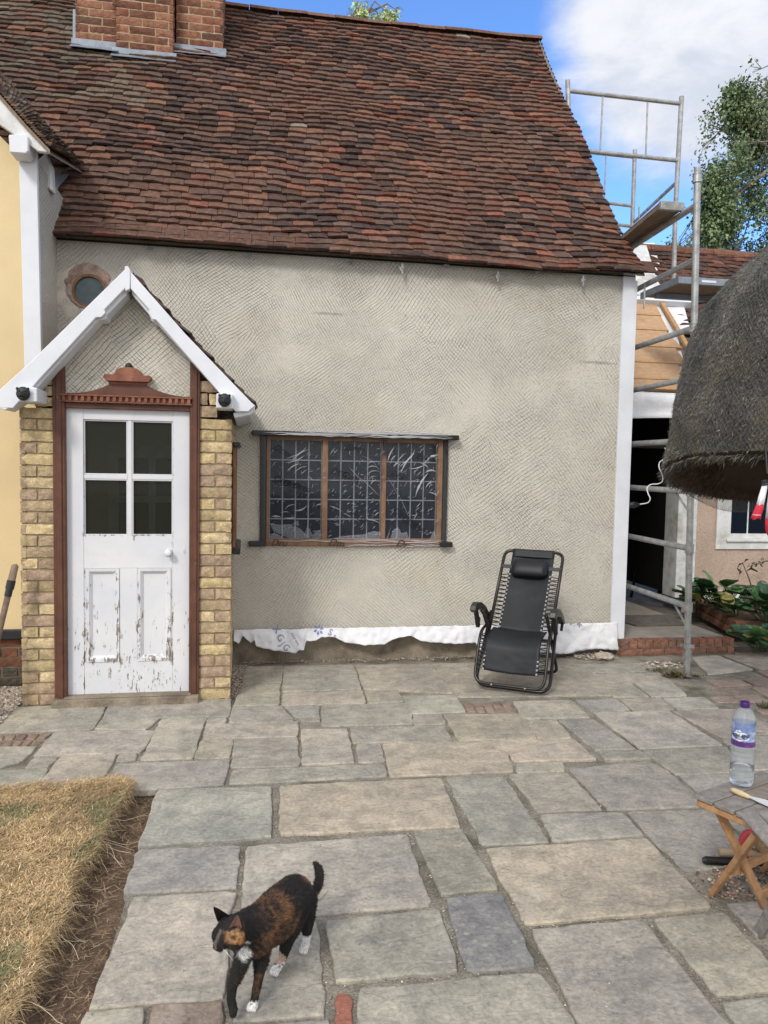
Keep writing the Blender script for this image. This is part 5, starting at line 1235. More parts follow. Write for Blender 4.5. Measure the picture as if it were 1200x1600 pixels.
# ---------------------------------------------------------------- scaffold tower
sc = thing('scaffold_tower', 'galvanised tube scaffold tower with boarded deck at the house corner', 'scaffold', (3.38, 5.38, 0))
FX, FY = 3.36, 5.384
foot = oZ(1073, 1057); topp = oY(1090, 262, foot[1])
def stand(p, q, r=.024, coll=()):
    mb = MB(); mb.tube([p, q], r, 16)
    for z in coll:
        t = (z-p[2])/(q[2]-p[2]); c = p*(1-t)+q*t
        mb.tube([c-V(0, 0, .028), c+V(0, 0, .028)], r+.007, 16); mb.tube([c-V(0, 0, .034), c-V(0, 0, .026)], r+.010, 16); mb.tube([c+V(0, 0, .026), c+V(0, 0, .034)], r+.010, 16)
    return mb.build('standard', MT['galv'], sc, smooth=False, bevel=0)
def at_z(z): t = (z-foot[2])/(topp[2]-foot[2]); return foot*(1-t)+topp*t
rz = [oY(*q, foot[1])[2] for q in ((1074, 948), (1074, 857), (1076, 768), (1080, 590), (1083, 512), (1084, 405), (1087, 320))]
rz.insert(3, oY(1060, 688, foot[1])[2]-.0)
stand(foot, topp, .0255, rz[:3]+[rz[5]-.0]+[.17, 3.78]); mb = MB()
mb.lathe(foot+V(0, 0, 0), [(.03, 0), (.03, .004), (.026, .006)], 16)
q = at_z(.24); mb.frame(q+V(-.045, -.03, -.012), (.09, 0, 0), (0, .06, 0), (0, 0, .024)); mb.tube([q+V(.05, 0, 0), q+V(-.055, 0, 0)], .006, 8); mb.build('brace_coupler', MT['galv'], sc, bevel=.003)
rear = V(3.40, 6.78, 0); r_top = V(3.37, 6.78, 3.6)
mb = MB(); mb.tube([V(3.40, 6.78, .135), V(3.37, 6.78, 2.9)], .0255, 16); mb.build('standard', MT['galv'], sc)
for z in rz:
    a = at_z(z); mb = MB(); mb.tube([a, V(3.39, 6.78, z)], .0235, 14); mb.build('rung', MT['galv'], sc)
for z in (rz[0], rz[2]):
    a = at_z(z-.17); b = at_z(z)+V(.03, .28, 0); mb = MB(); mb.tube([a, b], .009, 8); mb.build('corner_brace', MT['galv'], sc)
a = at_z(rz[6]-.13); mb = MB(); mb.tube([at_z(rz[6])+V(0, .75, 0), at_z(rz[6])+V(0, .75, -.22)], .008, 8); mb.build('corner_brace', MT['galv'], sc)
# upper deck over the front frame
zd = rz[7]
mb = MB(); dk = [oZ(*p, zd+.05) for p in ((1083, 322), (1062, 320), (1034, 323), (975, 372))]
u0 = V(FX-.06, FY+.10, zd+.03)
mb.prism([V(3.12, 5.62, zd+.035), V(3.31, 5.62, zd+.035), V(3.50, 6.95, zd+.035), V(3.30, 6.95, zd+.035)], (0, 0, .035)); mb.build('platform', MT['deck'], sc, bevel=.003)
mb = MB()
for k in range(2): mb.frame((3.115+k*.095, 5.60, zd+.0702), (.09, 0, 0), (.19, 1.36, 0), (0, 0, .010))
mb.build('deck_board', MT['deck'], sc, bevel=.003)
mb = MB(); mb.box(3.115, 3.315, 5.585, 5.62, zd+.02, zd+.085); mb.build('deck_edge', MT['galv'], sc, bevel=.003)
# rear tower frames above the roof
YR = 8.0
def fr(pts, r, name='rail'): mb = MB(); mb.tube(pts, r, 10); return mb.build(name, MT['galv'], sc)
P_ = lambda x, y, Y=YR: oY(x, y, Y)
fr([P_(887, 125), P_(889, 215), V(P_(889, 215)[0]+.02, YR, 1.2)], .025, 'standard'); fr([P_(1065, 151), P_(1055, 335), P_(1052, 462)], .026, 'standard')
fr([P_(889, 142), P_(1063, 162)], .022); fr([P_(889, 233), P_(1059, 251)], .022)
fr([P_(942, 149), P_(938, 234)], .009, 'rail_post'); fr([P_(1012, 157), P_(1009, 243)], .009, 'rail_post')
Y2 = 9.35; P2_ = lambda x, y: oY(x, y, Y2)
fr([P2_(992, 234), P2_(988, 348), V(P2_(988, 348)[0], Y2, 3.0)], .026, 'standard'); fr([P2_(892, 235), P2_(992, 246)], .019); fr([P2_(892, 310), P2_(988, 322)], .021); fr([P2_(892, 342), P2_(988, 354)], .021)
fr([P2_(947, 241), P2_(944, 312)], .009, 'rail_post')
fr([P2_(892, 220), V(P2_(892, 220)[0]+.0, Y2, 3.2)], .024, 'standard')
fr([P_(1058, 284), P2_(991, 347)], .020); fr([P_(1034, 300)+V(0, .5, 0), P_(1034, 318)+V(0, .5, 0)], .008, 'rail_post')
mb = MB(); mb.box(P_(1058, 300)[0]-.6, P_(1058, 300)[0]+.02, YR+.05, Y2+.1, 4.22, 4.27)
pl = [P_(1006, 451, 7.35), P_(1160, 452, 7.35), P_(1160, 437, 7.35)]
mb = MB(); zz = P_(1100, 446, 7.3)[2]; xa, xb = P_(1046, 440, 7.3)[0], P_(1175, 440, 7.3)[0]
q0, q1, q2, q3 = oZ(1006, 450, zz), oZ(1062, 424, zz), oZ(1158, 432, zz), oZ(1168, 462, zz)
mb.box(4.28, 5.9, 7.25, 7.96, zz, zz+.03); mb.build('platform', MT['deck'], sc, bevel=.003)
mb = MB(); mb.box(4.27, 5.9, 7.20, 7.245, zz-.02, zz+.05); mb.box(4.24, 4.269, 7.20, 7.97, zz-.02, zz+.05); mb.box(4.28, 5.9, 7.7, 7.74, zz-.06, zz-.001); mb.build('deck_edge', MT['lead'], sc, bevel=.003)
mb = MB(); qs = oY(1097, 432, 7.196); mb.box(qs[0], qs[0]+.16, 7.196, 7.199, zz+.004, zz+.026); lab_ = mb.build('sticker', MT['white'], sc)
vs, fs = text_mesh('INSPECTION TAG', .018); mb = MB(); mb.add([(qs[0]+.08+v[0]*.95, 7.1945, zz+.015+v[1]) for v in vs], fs) if False else None
fr([oY(1135, 448, 7.4), oY(1090, 490, 7.9)], .02, 'brace')

# ---------------------------------------------------------------- thatched canopy
TC = V(3.335, 3.50, 0); th = thing('thatched_parasol', 'domed old thatch canopy under wire netting at the right', 'thatched canopy', (TC[0], TC[1], 0))
left_ = oY(1035, 700, TC[1]); RT = 1.135; ztip = left_[2]
print('thatch R', RT, 'tip', left_)
def silr(z):                                            # radius at height above the tip
    h = z; pts = [(-.02, .985), (0, 1.0), (.098, .99), (.28, .963), (.497, .93), (.641, .898), (.783, .85), (.921, .75), (1.015, .652), (1.102, .55), (1.21, .38), (1.29, .18), (1.33, .0)]
    return np.interp(h, [p[0] for p in pts], [p[1] for p in pts])*RT
def rimz(a): 
    f = math.sin(a); return ztip-.02-.23*max(0, f)**1.3+.02*max(0, -f)
NA = 150; HS = [0, .02, .05, .1, .17, .25, .34, .44, .55, .66, .77, .87, .97, 1.06, 1.14, 1.21, 1.27, 1.31, 1.33]
def thp(a, h, off=0.):
    r = silr(h)+off; b = rimz(a)-ztip; fade = max(0, 1-h/1.0)
    bumpy = .030*nz(math.cos(a)*5, math.sin(a)*5, h*4)+.012*nz(math.cos(a)*16, math.sin(a)*16, h*14)
    return V(TC[0]+(r+bumpy)*math.cos(a), TC[1]+(r+bumpy)*math.sin(a), ztip+h+b*fade)
THC = [(.16, .142, .115), (.20, .18, .148), (.26, .235, .19), (.085, .078, .068), (.18, .168, .15)]
mb = MB(); rows = []
for h in HS: rows.append([thp(2*math.pi*i/NA, h) for i in range(NA+1)])
mb.grid(rows, (.10, .088, .072))
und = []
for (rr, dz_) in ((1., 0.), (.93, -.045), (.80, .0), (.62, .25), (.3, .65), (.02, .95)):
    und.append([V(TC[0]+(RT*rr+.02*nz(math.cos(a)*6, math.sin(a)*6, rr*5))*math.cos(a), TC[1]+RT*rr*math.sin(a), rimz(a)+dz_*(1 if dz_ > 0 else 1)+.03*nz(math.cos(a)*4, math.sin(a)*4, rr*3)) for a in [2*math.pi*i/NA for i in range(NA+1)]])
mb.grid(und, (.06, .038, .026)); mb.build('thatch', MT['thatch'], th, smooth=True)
mb = MB()
def straw(mb, p, d, L, w, c):
    d = d/np.linalg.norm(d); s = np.cross(d, RNG.normal(0, 1, 3)); s = s/np.linalg.norm(s)*w; mb.add([p-s, p+s, p+d*L*.5+s*.8+RNG.normal(0, L*.05, 3), p+d*L+RNG.normal(0, L*.06, 3)], [(0, 1, 2), (0, 2, 3)], c)
for k in range(120000):
    a = RNG.uniform(2.2, 5.4); h = RNG.random()**1.15*1.25; p = thp(a, h); px, py = pj(p)
    if px < 1000 or px > 1240: 
        if RNG.random() < .6: continue
    p2 = thp(a+RNG.normal(0, .03), max(0, h-.06)); d = (p2-p)/(np.linalg.norm(p2-p)+1e-6); out = V(math.cos(a), math.sin(a), .3)
    d = d+out*RNG.uniform(-.02, .16)+RNG.normal(0, .38, 3); c = np.array(THC[RNG.integers(0, 5)])*RNG.uniform(.5, 1.4)*(1+.8*nz(a*4, h*5, 2))
    if RNG.random() < .05: c = np.array((.42, .39, .32))*RNG.uniform(.5, 1.1)
    if nz(a*5, h*4, 6) > .1: c = c*.6+np.array((.15, .13, .065))*.5
    straw(mb, p+out*.004, d, RNG.uniform(.010, .034), RNG.uniform(.0006, .0016), tuple(c))
for k in range(15000):                                  # ragged rim and underside
    a = RNG.uniform(1.2, 5.9); rr = RNG.uniform(.72, 1.0); b = V(TC[0]+RT*rr*math.cos(a), TC[1]+RT*rr*math.sin(a), rimz(a)-.03*(1-abs(rr-.9)*5)); d = V(math.cos(a), math.sin(a), -.9)+RNG.normal(0, .55, 3)
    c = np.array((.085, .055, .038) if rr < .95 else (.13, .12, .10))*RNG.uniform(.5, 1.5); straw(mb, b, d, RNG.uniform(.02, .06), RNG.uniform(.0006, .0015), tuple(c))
o = mb.build('loose_straw', MT['thatch'], th); o['kind'] = 'stuff'
# wire netting: thin diagonal strands over the thatch, sagging below the rim
mb = MB()
for sg in (-1, 1):
    for k in range(150):
        a0 = 1.9+3.4*k/150; pts = []
        for j in range(30):
            h = 1.15*j/29; a = a0+sg*h*.75; p = thp(a, h, .012); pts.append(p)
        px, py = pj(pts[0])
        mb.tube(pts, .0008, 3, (.16, .165, .17), False)
for sg in (-1, 1):                                     # sagging skirt
    for k in range(110):
        a0 = 1.0+1.9*k/110; pts = []
        for j in range(8):
            t = j/7; a = a0+sg*t*.10; dep = .10*math.exp(-((a-1.75)/.45)**2)+.02; p = V(TC[0]+RT*(1.0-.12*t)*math.cos(a), TC[1]+RT*(1.-.12*t)*math.sin(a), rimz(a)-.01-dep*math.sin(t*math.pi*.9)); pts.append(p)
        mb.tube(pts, .0007, 3, (.22, .22, .21), False)
mb.build('wire_netting', MT['thatch'], th)
mb = MB(); mb.tube([V(TC[0], TC[1], -.02), V(TC[0], TC[1], ztip+1.2)], [.07, .06], 14)
mb.build('centre_post', MT['deck'], th)
mb = MB()
for k in range(12):
    a = 2*math.pi*k/12; mb.bar(V(TC[0]+.05*math.cos(a), TC[1]+.05*math.sin(a), ztip+1.0), V(TC[0]+RT*.85*math.cos(a), TC[1]+RT*.85*math.sin(a), rimz(a)+.03), .035, .05)
mb.build('rafters', MT['deck'], th)
# cable with socket
cb = thing('extension_cable', 'white cable with a black socket hanging below the thatch', 'cable', oY(1045, 708, 4.03))
CY = 4.03
pts = [(1039,700),(1044,709),(1040,716),(1031,722),(1030,731),(1035,742),(1035,752),(1028,756),(1017,757),(1011,763),(1013,772),(1016,779),(1013,785),(1006,787),(998,788)]
P3 = [oY(*p, CY+.03*math.sin(i)) for i, p in enumerate(pts)]; sm = []
for i in range(len(P3)-1):
    p0 = P3[max(0, i-1)]; p1 = P3[i]; p2 = P3[i+1]; p3 = P3[min(len(P3)-1, i+2)]
    for t in (0, .25, .5, .75): sm.append(.5*((2*p1)+(-p0+p2)*t+(2*p0-5*p1+4*p2-p3)*t*t+(-p0+3*p1-3*p2+p3)*t**3))
mb = MB(); mb.tube(sm, .0032, 8); mb.build('cable', MT['cable'], cb, smooth=True)
e = oY(998, 788, CY); mb = MB(); mb.tube([e+V(.004, 0, 0), e+V(-.012, 0, -.003)], [.007, .013], 12); mb.ell(e+V(-.032, 0, -.004), (.026, .016, .018), 14, 10); mb.box(e[0]-.05, e[0]-.03, e[1]-.008, e[1]+.008, e[2]-.02, e[2]-.0); mb.build('socket', MT['black'], cb, bevel=.001)

# ---------------------------------------------------------------- red and white cloth under the thatch
pc = thing('folded_parasol', 'closed red and white fabric parasol hanging under the thatch edge', 'parasol', oY(1197, 790, 2.95))
Yc = 2.95
def cone(path, rad, mat, name, flare=.25, n=26):
    mb = MB(); rows = []
    P4 = [oY(*p, Yc) for p in path]
    for i, (c, r) in enumerate(zip(P4, rad)):
        rows.append([c+V(r*math.cos(2*math.pi*k/n)*(1+flare*math.sin(5*2*math.pi*k/n+i*.25)*.5), r*math.sin(2*math.pi*k/n)*.8, .004*math.sin(3*2*math.pi*k/n)) for k in range(n+1)])
    mb.grid(rows); return mb.build(name, mat, pc, smooth=True, solid=.0015)
cone([(1196, 755), (1194, 764), (1191, 776), (1188, 789)], [.009, .011, .013, .014], MT['whitecloth'], 'white_sleeve'); cone([(1188, 789), (1186, 796), (1183, 804), (1181, 811)], [.0145, .016, .018, .020], MT['red'], 'red_sleeve')
mb = MB(); c_ = oY(1182.5, 804.5, Yc); mb.tube([c_+V(.0185*math.cos(a), .0155*math.sin(a), 0) for a in np.linspace(0, 6.1, 18)], .0012, 5, closed=True); mb.build('trim_band', MT['whitecloth'], pc)
cone([(1210, 752), (1210, 770), (1210, 790), (1209, 812)], [.012, .022, .028, .032], MT['whitecloth'], 'white_canopy'); cone([(1209, 812), (1208, 822), (1207, 832), (1206, 838)], [.033, .031, .026, .016], MT['red'], 'red_canopy')
mb = MB()
for dz_ in (0, .008, .016): c_ = oY(1195, 757, Yc)+V(0, 0, dz_); mb.tube([c_+V(.013*math.cos(a), .012*math.sin(a), .002*math.cos(a)) for a in np.linspace(0, 6.1, 16)], .003, 6, closed=True)
mb.build('tie_cord', MT['carved'], pc); mb = MB(); mb.tube([oY(1199, 740, Yc), oY(1196, 700, Yc+.05)], .004, 6); mb.build('hanging_cord', MT['carved'], pc)

# ---------------------------------------------------------------- reclining garden chair
ch = thing('reclining_chair', 'black folding reclining garden chair with laced fabric and head pillow', 'chair', (1.88, 5.24, 0))
cA = oZ(743, 1072); cB = oZ(857, 1087); ax = (cB-cA)/np.linalg.norm(cB-cA); ay = V(-ax[1], ax[0], 0); c0 = (cA+cB)/2; HW = np.linalg.norm(cB-cA)/2+.015
print('chair half width', HW, 'ang', math.degrees(math.atan2(ax[1], ax[0])))
def CL(x, y, z): return c0+ax*x+ay*y+V(0, 0, z)
def ctube(name, pts, r=.0125, rad=.07, n=12, closed=False): mb = MB(); mb.tube(arcpath([CL(*p) for p in pts], rad, 7), r, n); return mb.build(name, MT['bronze'], ch, smooth=True)
W = HW; 
def solve(px, py, y):                                  # local height of a picture point on the plane local y = const
    p = oPl(px, py, CL(0, y, 0), ay); return (p-c0)@ax, p[2]
for nm, q, y in (('top', (835, 862), .78), ('topL', (790, 862), .78), ('topR', (877, 870), .78), ('botL', (775, 978), .28), ('botR', (850, 985), .28), ('armL', (752, 942), .1), ('armR', (866, 955), .1), ('footL', (740, 1060), -.02), ('footR', (835, 1076), -.02)): print(nm, solve(*q, y))
TZ = solve(835, 862, .66)[1]; ABZ = solve(810, 965, .18)[1]
bt = (.66, TZ); bb_ = (.20, .36)                       # top and bottom of the back frame (y, z)
ctube('ground_frame', [(-W+.03, .34, .50), (-W+.01, .0, .016), (W-.01, .0, .016), (W-.03, .34, .50)], .0125, .09)
ctube('rear_frame', [(-W+.05, .02, .56), (-W+.05, .56, .016), (W-.05, .56, .016), (W-.05, .02, .56)], .0125, .09)
ctube('back_frame', [(-W+.05, bb_[0], bb_[1]), (-W+.05, *bt), (W-.05, *bt), (W-.05, bb_[0], bb_[1])], .0125, .07)
ft = (-.10, .06)
ctube('leg_rest_frame', [(-W+.045, .24, .44), (-W+.03, .04, .40), (-W+.03, *ft), (W-.03, *ft), (W-.03, .04, .40), (W-.045, .24, .44)], .0115, .08)
ctube('cross_bar', [(-W+.05, .40, .30), (W-.05, .40, .30)], .010)
mb = MB()
for s_ in (-1, 1): mb.lathe(CL(s_*.12, ft[0]-.012, ft[1]), [(.005, 0), (.005, .002), (.002, .004)], 10, tuple(-ay))
mb.build('rivet', MT['chrome'], ch)
def sheet(name, prof, hw, mat, sag=.0):
    mb = MB(); rows = []
    P5 = arcpath([V(0, *p) for p in prof], .05, 4)
    Ls = [0]
    for i in range(len(P5)-1): Ls.append(Ls[-1]+np.linalg.norm(P5[i+1]-P5[i]))
    n = 26
    for k in range(n+1):
        s_ = Ls[-1]*k/n; i = min(np.searchsorted(Ls, s_, 'right')-1, len(P5)-2); f = (s_-Ls[i])/(Ls[i+1]-Ls[i]+1e-9); q = P5[i]*(1-f)+P5[i+1]*f
        rows.append([CL(-hw+2*hw*j/14, q[1]+sag*(1-(j/7-1)**2)+.004*nz(j*.7, k*.5), q[2]-sag*.8*(1-(j/7-1)**2)) for j in range(15)])
    mb.grid(rows); return mb.build(name, mat, ch, smooth=True, solid=.003)
hw = W-.115
tb = lambda t: (bb_[0]+(bt[0]-bb_[0])*t, bb_[1]+(bt[1]-bb_[1])*t)
sl1 = sheet('back_sling', [(bt[0]-.004, bt[1]+.008), tb(.5), tb(.06)], hw+.0, MT['blackcloth'], .015)
sl2 = sheet('seat_sling', [tb(.07), (.06, .385), (-.02, .34), (-.07, .15)], hw+.035, MT['blackcloth'], .02)
sheet('top_wrap', [(bt[0]+.02, bt[1]-.01), (bt[0]+.01, bt[1]+.016), (bt[0]-.016, bt[1]+.012), (tb(.93)[0]-.012, tb(.93)[1])], hw-.005, MT['blackcloth'])
# pillow
mb = MB(); pc0 = tb(.76); rows = []
for j in range(17):
    x = -hw+.02+(2*hw-.05)*j/16; e = (1-abs(j/8-1)**6)**.5; r = []
    for k in range(17):
        a = 2*math.pi*k/16; u = .075*math.cos(a)*(.6+.4*e); v = .042*math.sin(a)*e; dirb = V(0, *(np.array(bt)-np.array(bb_))); dirb /= np.linalg.norm(dirb); nb_ = V(0, -dirb[2], dirb[1])
        q = V(x, pc0[0], pc0[1])+dirb*u+nb_*(v+.036); r.append(CL(*q))
    rows.append(r)
mb.grid(rows); mb.build('pillow', MT['pillow'], ch, smooth=True)
q0 = tb(.80)
for s_ in (-1, 1): mb = MB(); mb.frame(CL(s_*(hw-.03), q0[0]-.02, q0[1]-.015), ax*s_*(W-.05-hw+.03), ay*.012+V(0, 0, .028), ay*.002); mb.build('pillow_strap', MT['pillow'], ch)
# lacing and eyelets
ey = MB(); lc = MB()
def lace(pin, pout, n):
    for s_ in (-1, 1):
        pts = []; lc = MB()
        for k in range(n+1):
            t = k/n; a = pin(t, s_); pts.append(a)
            nrm = np.cross(ax, pin(min(1, t+.02), s_)-pin(max(0, t-.02), s_)); nrm /= np.linalg.norm(nrm); nrm = nrm if nrm@(-ay) > 0 else -nrm
            circ = []
            e1 = ax; e2 = np.cross(nrm, ax)
            ey.tube([a+nrm*.003+e1*.0055*math.cos(b)+e2*.0055*math.sin(b) for b in np.linspace(0, 2*math.pi, 9)[:-1]], .0022, 6, closed=True)
            if k < n: lc.tube([a+nrm*.002, pout(t+.25/n, s_)+nrm*.004, pout(t+.5/n, s_)-nrm*.006, pout(t+.75/n, s_)+nrm*.004, pin(t+1/n, s_)+nrm*.002], .0042, 5)
        lc.build('lacing', MT['black'], ch)
lace(lambda t, s_: CL(s_*(hw-.008), *tb(.70-.62*t)), lambda t, s_: CL(s_*(W-.055), *tb(.70-.62*t)), 13)
def seatp(t): 
    pts = [(.10, .375), (.01, .345), (-.075, .16)]; return tuple(np.array([np.interp(t, [0, .25, 1], [p[0] for p in pts]), np.interp(t, [0, .25, 1], [p[1] for p in pts])]))
lace(lambda t, s_: CL(s_*(hw+.027), seatp(t)[0]-.008, seatp(t)[1]), lambda t, s_: CL(s_*(W-.036), seatp(t)[0], seatp(t)[1]), 9)
ey.build('eyelet', MT['chrome'], ch)
# arms
for s_ in (-1, 1):
    mb = MB(); x = s_*(W+.005); pr = [(-.06, .565), (-.04, .60), (.02, .615), (.12, .60), (.24, .55), (.36, .47), (.37, .45), (.33, .45), (.18, .53), (.05, .56), (-.02, .545)]
    mb.prism([CL(x-.022, *p) for p in pr], ax*.044); mb.tube([CL(x, .37, .46), CL(x, .33, .40)], .012, 8); mb.build('arm_rest', MT['black'], ch, bevel=.007, seg=2)
    mb = MB(); mb.bar(CL(x, .02, .57), CL(x, .10, .42), .03, .03); mb.lathe(CL(x-s_*.012, .10, .47), [(.022, 0), (.022, .02), (.012, .026)], 12, tuple(ax*s_)); mb.build('locking_hinge', MT['black'], ch, bevel=.004)

# ---------------------------------------------------------------- bottle, table, tools
tz = .452
tb_ = thing('folding_table', 'small weathered slatted folding table with crossed wooden legs', 'table', oZ(1150, 1430))
c_fl = oZ(1083, 1240, tz); c_nl = oZ(1152, 1285, tz); c_fr = oZ(1160, 1214, tz)
ud = (c_fr-c_fl); ud = ud/np.linalg.norm(ud); vd = V(ud[1], -ud[0], 0)                 # slats run along ud, stacked along vd
LT_ = .42; WT_ = np.linalg.norm(c_nl-c_fl); print('table ud', ud, 'W', WT_)
n = 4; sw_ = .075
for k in range(n):
    mb = MB(); P = c_fl+vd*(k*(sw_+.007)); mb.frame(P+V(0, 0, -.016), ud*LT_, vd*sw_, V(0, 0, .016)); mb.build('slat', MT['greyteak'], tb_, bevel=.003)
mb = MB(); P = c_fl+ud*.012+vd*.006; mb.frame(P+V(0, 0, -.045), ud*.022, vd*(n*(sw_+.007)-.02), V(0, 0, .0285)); mb.build('edge_rail', MT['teak'], tb_, bevel=.003)
mb = MB(); P = c_fl+ud*(LT_-.035)+vd*.006; mb.frame(P+V(0, 0, -.045), ud*.022, vd*(n*(sw_+.007)-.02), V(0, 0, .0285)); mb.build('edge_rail', MT['teak'], tb_, bevel=.003)
A0_ = oZ(1122, 1264, tz-.045); A1_ = oZ(1197, 1420, .0); B0_ = oZ(1183, 1302, tz-.02); B1_ = oZ(1113, 1397, .0)
for dd in (0, .34):
    mb = MB(); mb.bar(A0_+ud*dd, A1_+ud*dd, .016, .034, (ud[0], ud[1], 0)); mb.build('leg', MT['teak'], tb_, bevel=.003)
    mb = MB(); mb.bar(B0_+ud*dd-ud*.0, B1_+ud*dd, .020, .036, (ud[0], ud[1], 0)); mb.build('leg', MT['teak'], tb_, bevel=.003)
mb = MB(); mb.bar(A1_*.85+A0_*.15, (A1_*.85+A0_*.15)+ud*.34, .02, .03); mb.bar(B1_*.62+B0_*.38, B1_*.62+B0_*.38+ud*.34, .02, .03); mb.build('stretcher', MT['teak'], tb_, bevel=.002)
# second piece: folding seat whose rounded front slat shows at the frame edge
fs_ = thing('folding_stool', 'weathered folding wooden seat with a rounded front slat at the right edge', 'folding seat', oZ(1180, 1460))
s0 = oZ(1158, 1275, tz+.03); s1 = oZ(1215, 1338, tz+.0); ds = (s1-s0)/np.linalg.norm(s1-s0); nn_ = V(-ds[1], ds[0], 0); nn_ = nn_ if nn_[0] > 0 else -nn_
for k in range(4):
    mb = MB(); rows = []
    for j in range(9):
        a = math.pi*(.5+j/8) if k == 0 else math.pi*(.5+j/8); rr = .019
        cxs = (-.0+rr*math.cos(a)*1.2, rr*math.sin(a)*.7)
        rows.append([s0+nn_*(k*.062+cxs[0]+.02)+V(0, 0, cxs[1]+.004*k), s0+nn_*(k*.062+cxs[0]+.02)+ds*.42+V(0, 0, cxs[1]+.004*k)])
    rows.append([s0+nn_*(k*.062+.05)+V(0, 0, -.012), s0+nn_*(k*.062+.05)+ds*.42+V(0, 0, -.012)]); rows.append([s0+nn_*(k*.062+.05)+V(0, 0, .013), s0+nn_*(k*.062+.05)+ds*.42+V(0, 0, .013)]); rows.append(rows[0])
    mb.grid(rows); mb.add([r[0] for r in rows[:-1]], [tuple(range(len(rows)-1))]); mb.add([r[1] for r in rows[:-1]], [tuple(range(len(rows)-1))[::-1]]); mb.build('slat', MT['greyteak'], fs_)
L1 = oZ(1178, 1459, .0); mb = MB(); U1 = oZ(1262, 1330, tz-.02); mb.bar(L1+V(.02, 0, .0), U1, .022, .04, (0, 1, 0)); mb.build('leg', MT['greyteak'], fs_, bevel=.003)
mb = MB(); mb.bar(s0+nn_*.16+V(0, 0, -.03), s0+nn_*.16+V(.22, -.22, -.44), .022, .04, (0, 1, 0)); mb.build('leg', MT['greyteak'], fs_, bevel=.003)
mb = MB(); mb.bar(s0+nn_*.03+ds*.03+V(0, 0, -.028), s0+nn_*.22+ds*.03+V(0, 0, -.028), .02, .026); mb.build('rail', MT['greyteak'], fs_, bevel=.003)
# bottle
bp = oZ(1158, 1226, tz); bt_ = thing('water_bottle', 'clear plastic water bottle with purple cap and blue label on the slatted table', 'bottle', bp)
H_ = .315; R_b = .0415
print('bottle top', pj(bp+V(0, 0, H_)), 'base', pj(bp), 'wid', pj(bp+V(R_b, 0, .1))[0]-pj(bp-V(R_b, 0, -.1))[0])
g = new_mat('clear_pet')
gl_ = g.n('ShaderNodeBsdfPrincipled'); gl_.inputs['Base Color'].default_value = (.92, .94, .97, 1); gl_.inputs['Roughness'].default_value = .04; gl_.inputs['Transmission Weight'].default_value = 1.; gl_.inputs['IOR'].default_value = 1.15
g.set(gl_.inputs['Normal'], g.bump(g.noise(22., 3), .35, .006)); tr_ = g.n('ShaderNodeBsdfTransparent'); tr_.inputs[0].default_value = (.93, .95, .96, 1)
df_ = g.n('ShaderNodeBsdfPrincipled'); df_.inputs['Base Color'].default_value = (.55, .58, .62, 1); df_.inputs['Roughness'].default_value = .15
m1 = g.n('ShaderNodeMixShader'); m1.inputs[0].default_value = .45; g.L.new(tr_.outputs[0], m1.inputs[1]); g.L.new(gl_.outputs[0], m1.inputs[2])
m2 = g.n('ShaderNodeMixShader'); m2.inputs[0].default_value = .20; g.L.new(m1.outputs[0], m2.inputs[1]); g.L.new(df_.outputs[0], m2.inputs[2])
g.L.new(m2.outputs[0], g.n('ShaderNodeOutputMaterial').inputs[0]); pet = g.mat
pr = [(.0, .004), (.026, .004), (.034, .0), (.0395, .006), (.041, .018)]
for k in range(6):
    z = .03+k*.018; pr += [(R_b, z), (R_b, z+.006), (R_b-.0022, z+.009), (R_b, z+.012)]
pr += [(R_b, .15), (R_b-.0015, .155), (R_b-.0015, .235), (R_b, .24), (.040, .248), (.034, .265), (.024, .280), (.0155, .288), (.0145, .292)]
mb = MB(); mb.lathe(bp+V(0, 0, .001), [(max(.001, a), z) for a, z in pr], 32); mb.build('bottle_body', pet, bt_, smooth=True)
mb = MB(); mb.lathe(bp+V(0, 0, .001), [(.001, .007), (.036, .007), (.039, .02), (.039, .072), (.001, .072)], 28)
g = new_mat('water'); wb = g.n('ShaderNodeBsdfPrincipled'); wb.inputs['Base Color'].default_value = (.9, .94, .95, 1); wb.inputs['Roughness'].default_value = .02; wb.inputs['Transmission Weight'].default_value = 1.; wb.inputs['IOR'].default_value = 1.2
g.L.new(wb.outputs[0], g.n('ShaderNodeOutputMaterial').inputs[0]); mb.build('water', g.mat, bt_, smooth=True)
mb = MB(); mb.lathe(bp+V(0, 0, .290), [(.0155, 0), (.0165, .001), (.0165, .016), (.0155, .018), (.0155, .022), (.006, .024)], 28); mb.build('cap', MT['purple'], bt_)
mb = MB(); mb.lathe(bp+V(0, 0, .286), [(.0168, 0), (.0168, .003)], 24); mb.build('neck_ring', pet, bt_)
camdir = math.atan2(-bp[1], -bp[0])
def wrapped(name, z0, z1, a0, a1, mat, r=R_b-.0006, cf=None, n=40, nzv=1):
    mb = MB(); rows = []
    for j in range(nzv+1): rows.append([bp+V(r*math.cos(camdir+a0+(a1-a0)*i/n), r*math.sin(camdir+a0+(a1-a0)*i/n), z0+(z1-z0)*j/nzv) for i in range(n+1)])
    mb.grid(rows); return mb.build(name, mat, bt_, smooth=True)
lab = simple('blue_label', (.16, .22, .40), .3, .35, 25., 80., 0., tint=(.50, .55, .66)); labp = simple('purple_label', (.085, .03, .15), .3, .15, 25., 80., 0., tint=(.22, .10, .28))
wrapped('label', .172, .235, -3.1, 3.1, lab, R_b-.0008); wrapped('label_band', .152, .1725, -3.1, 3.1, labp, R_b-.0007)
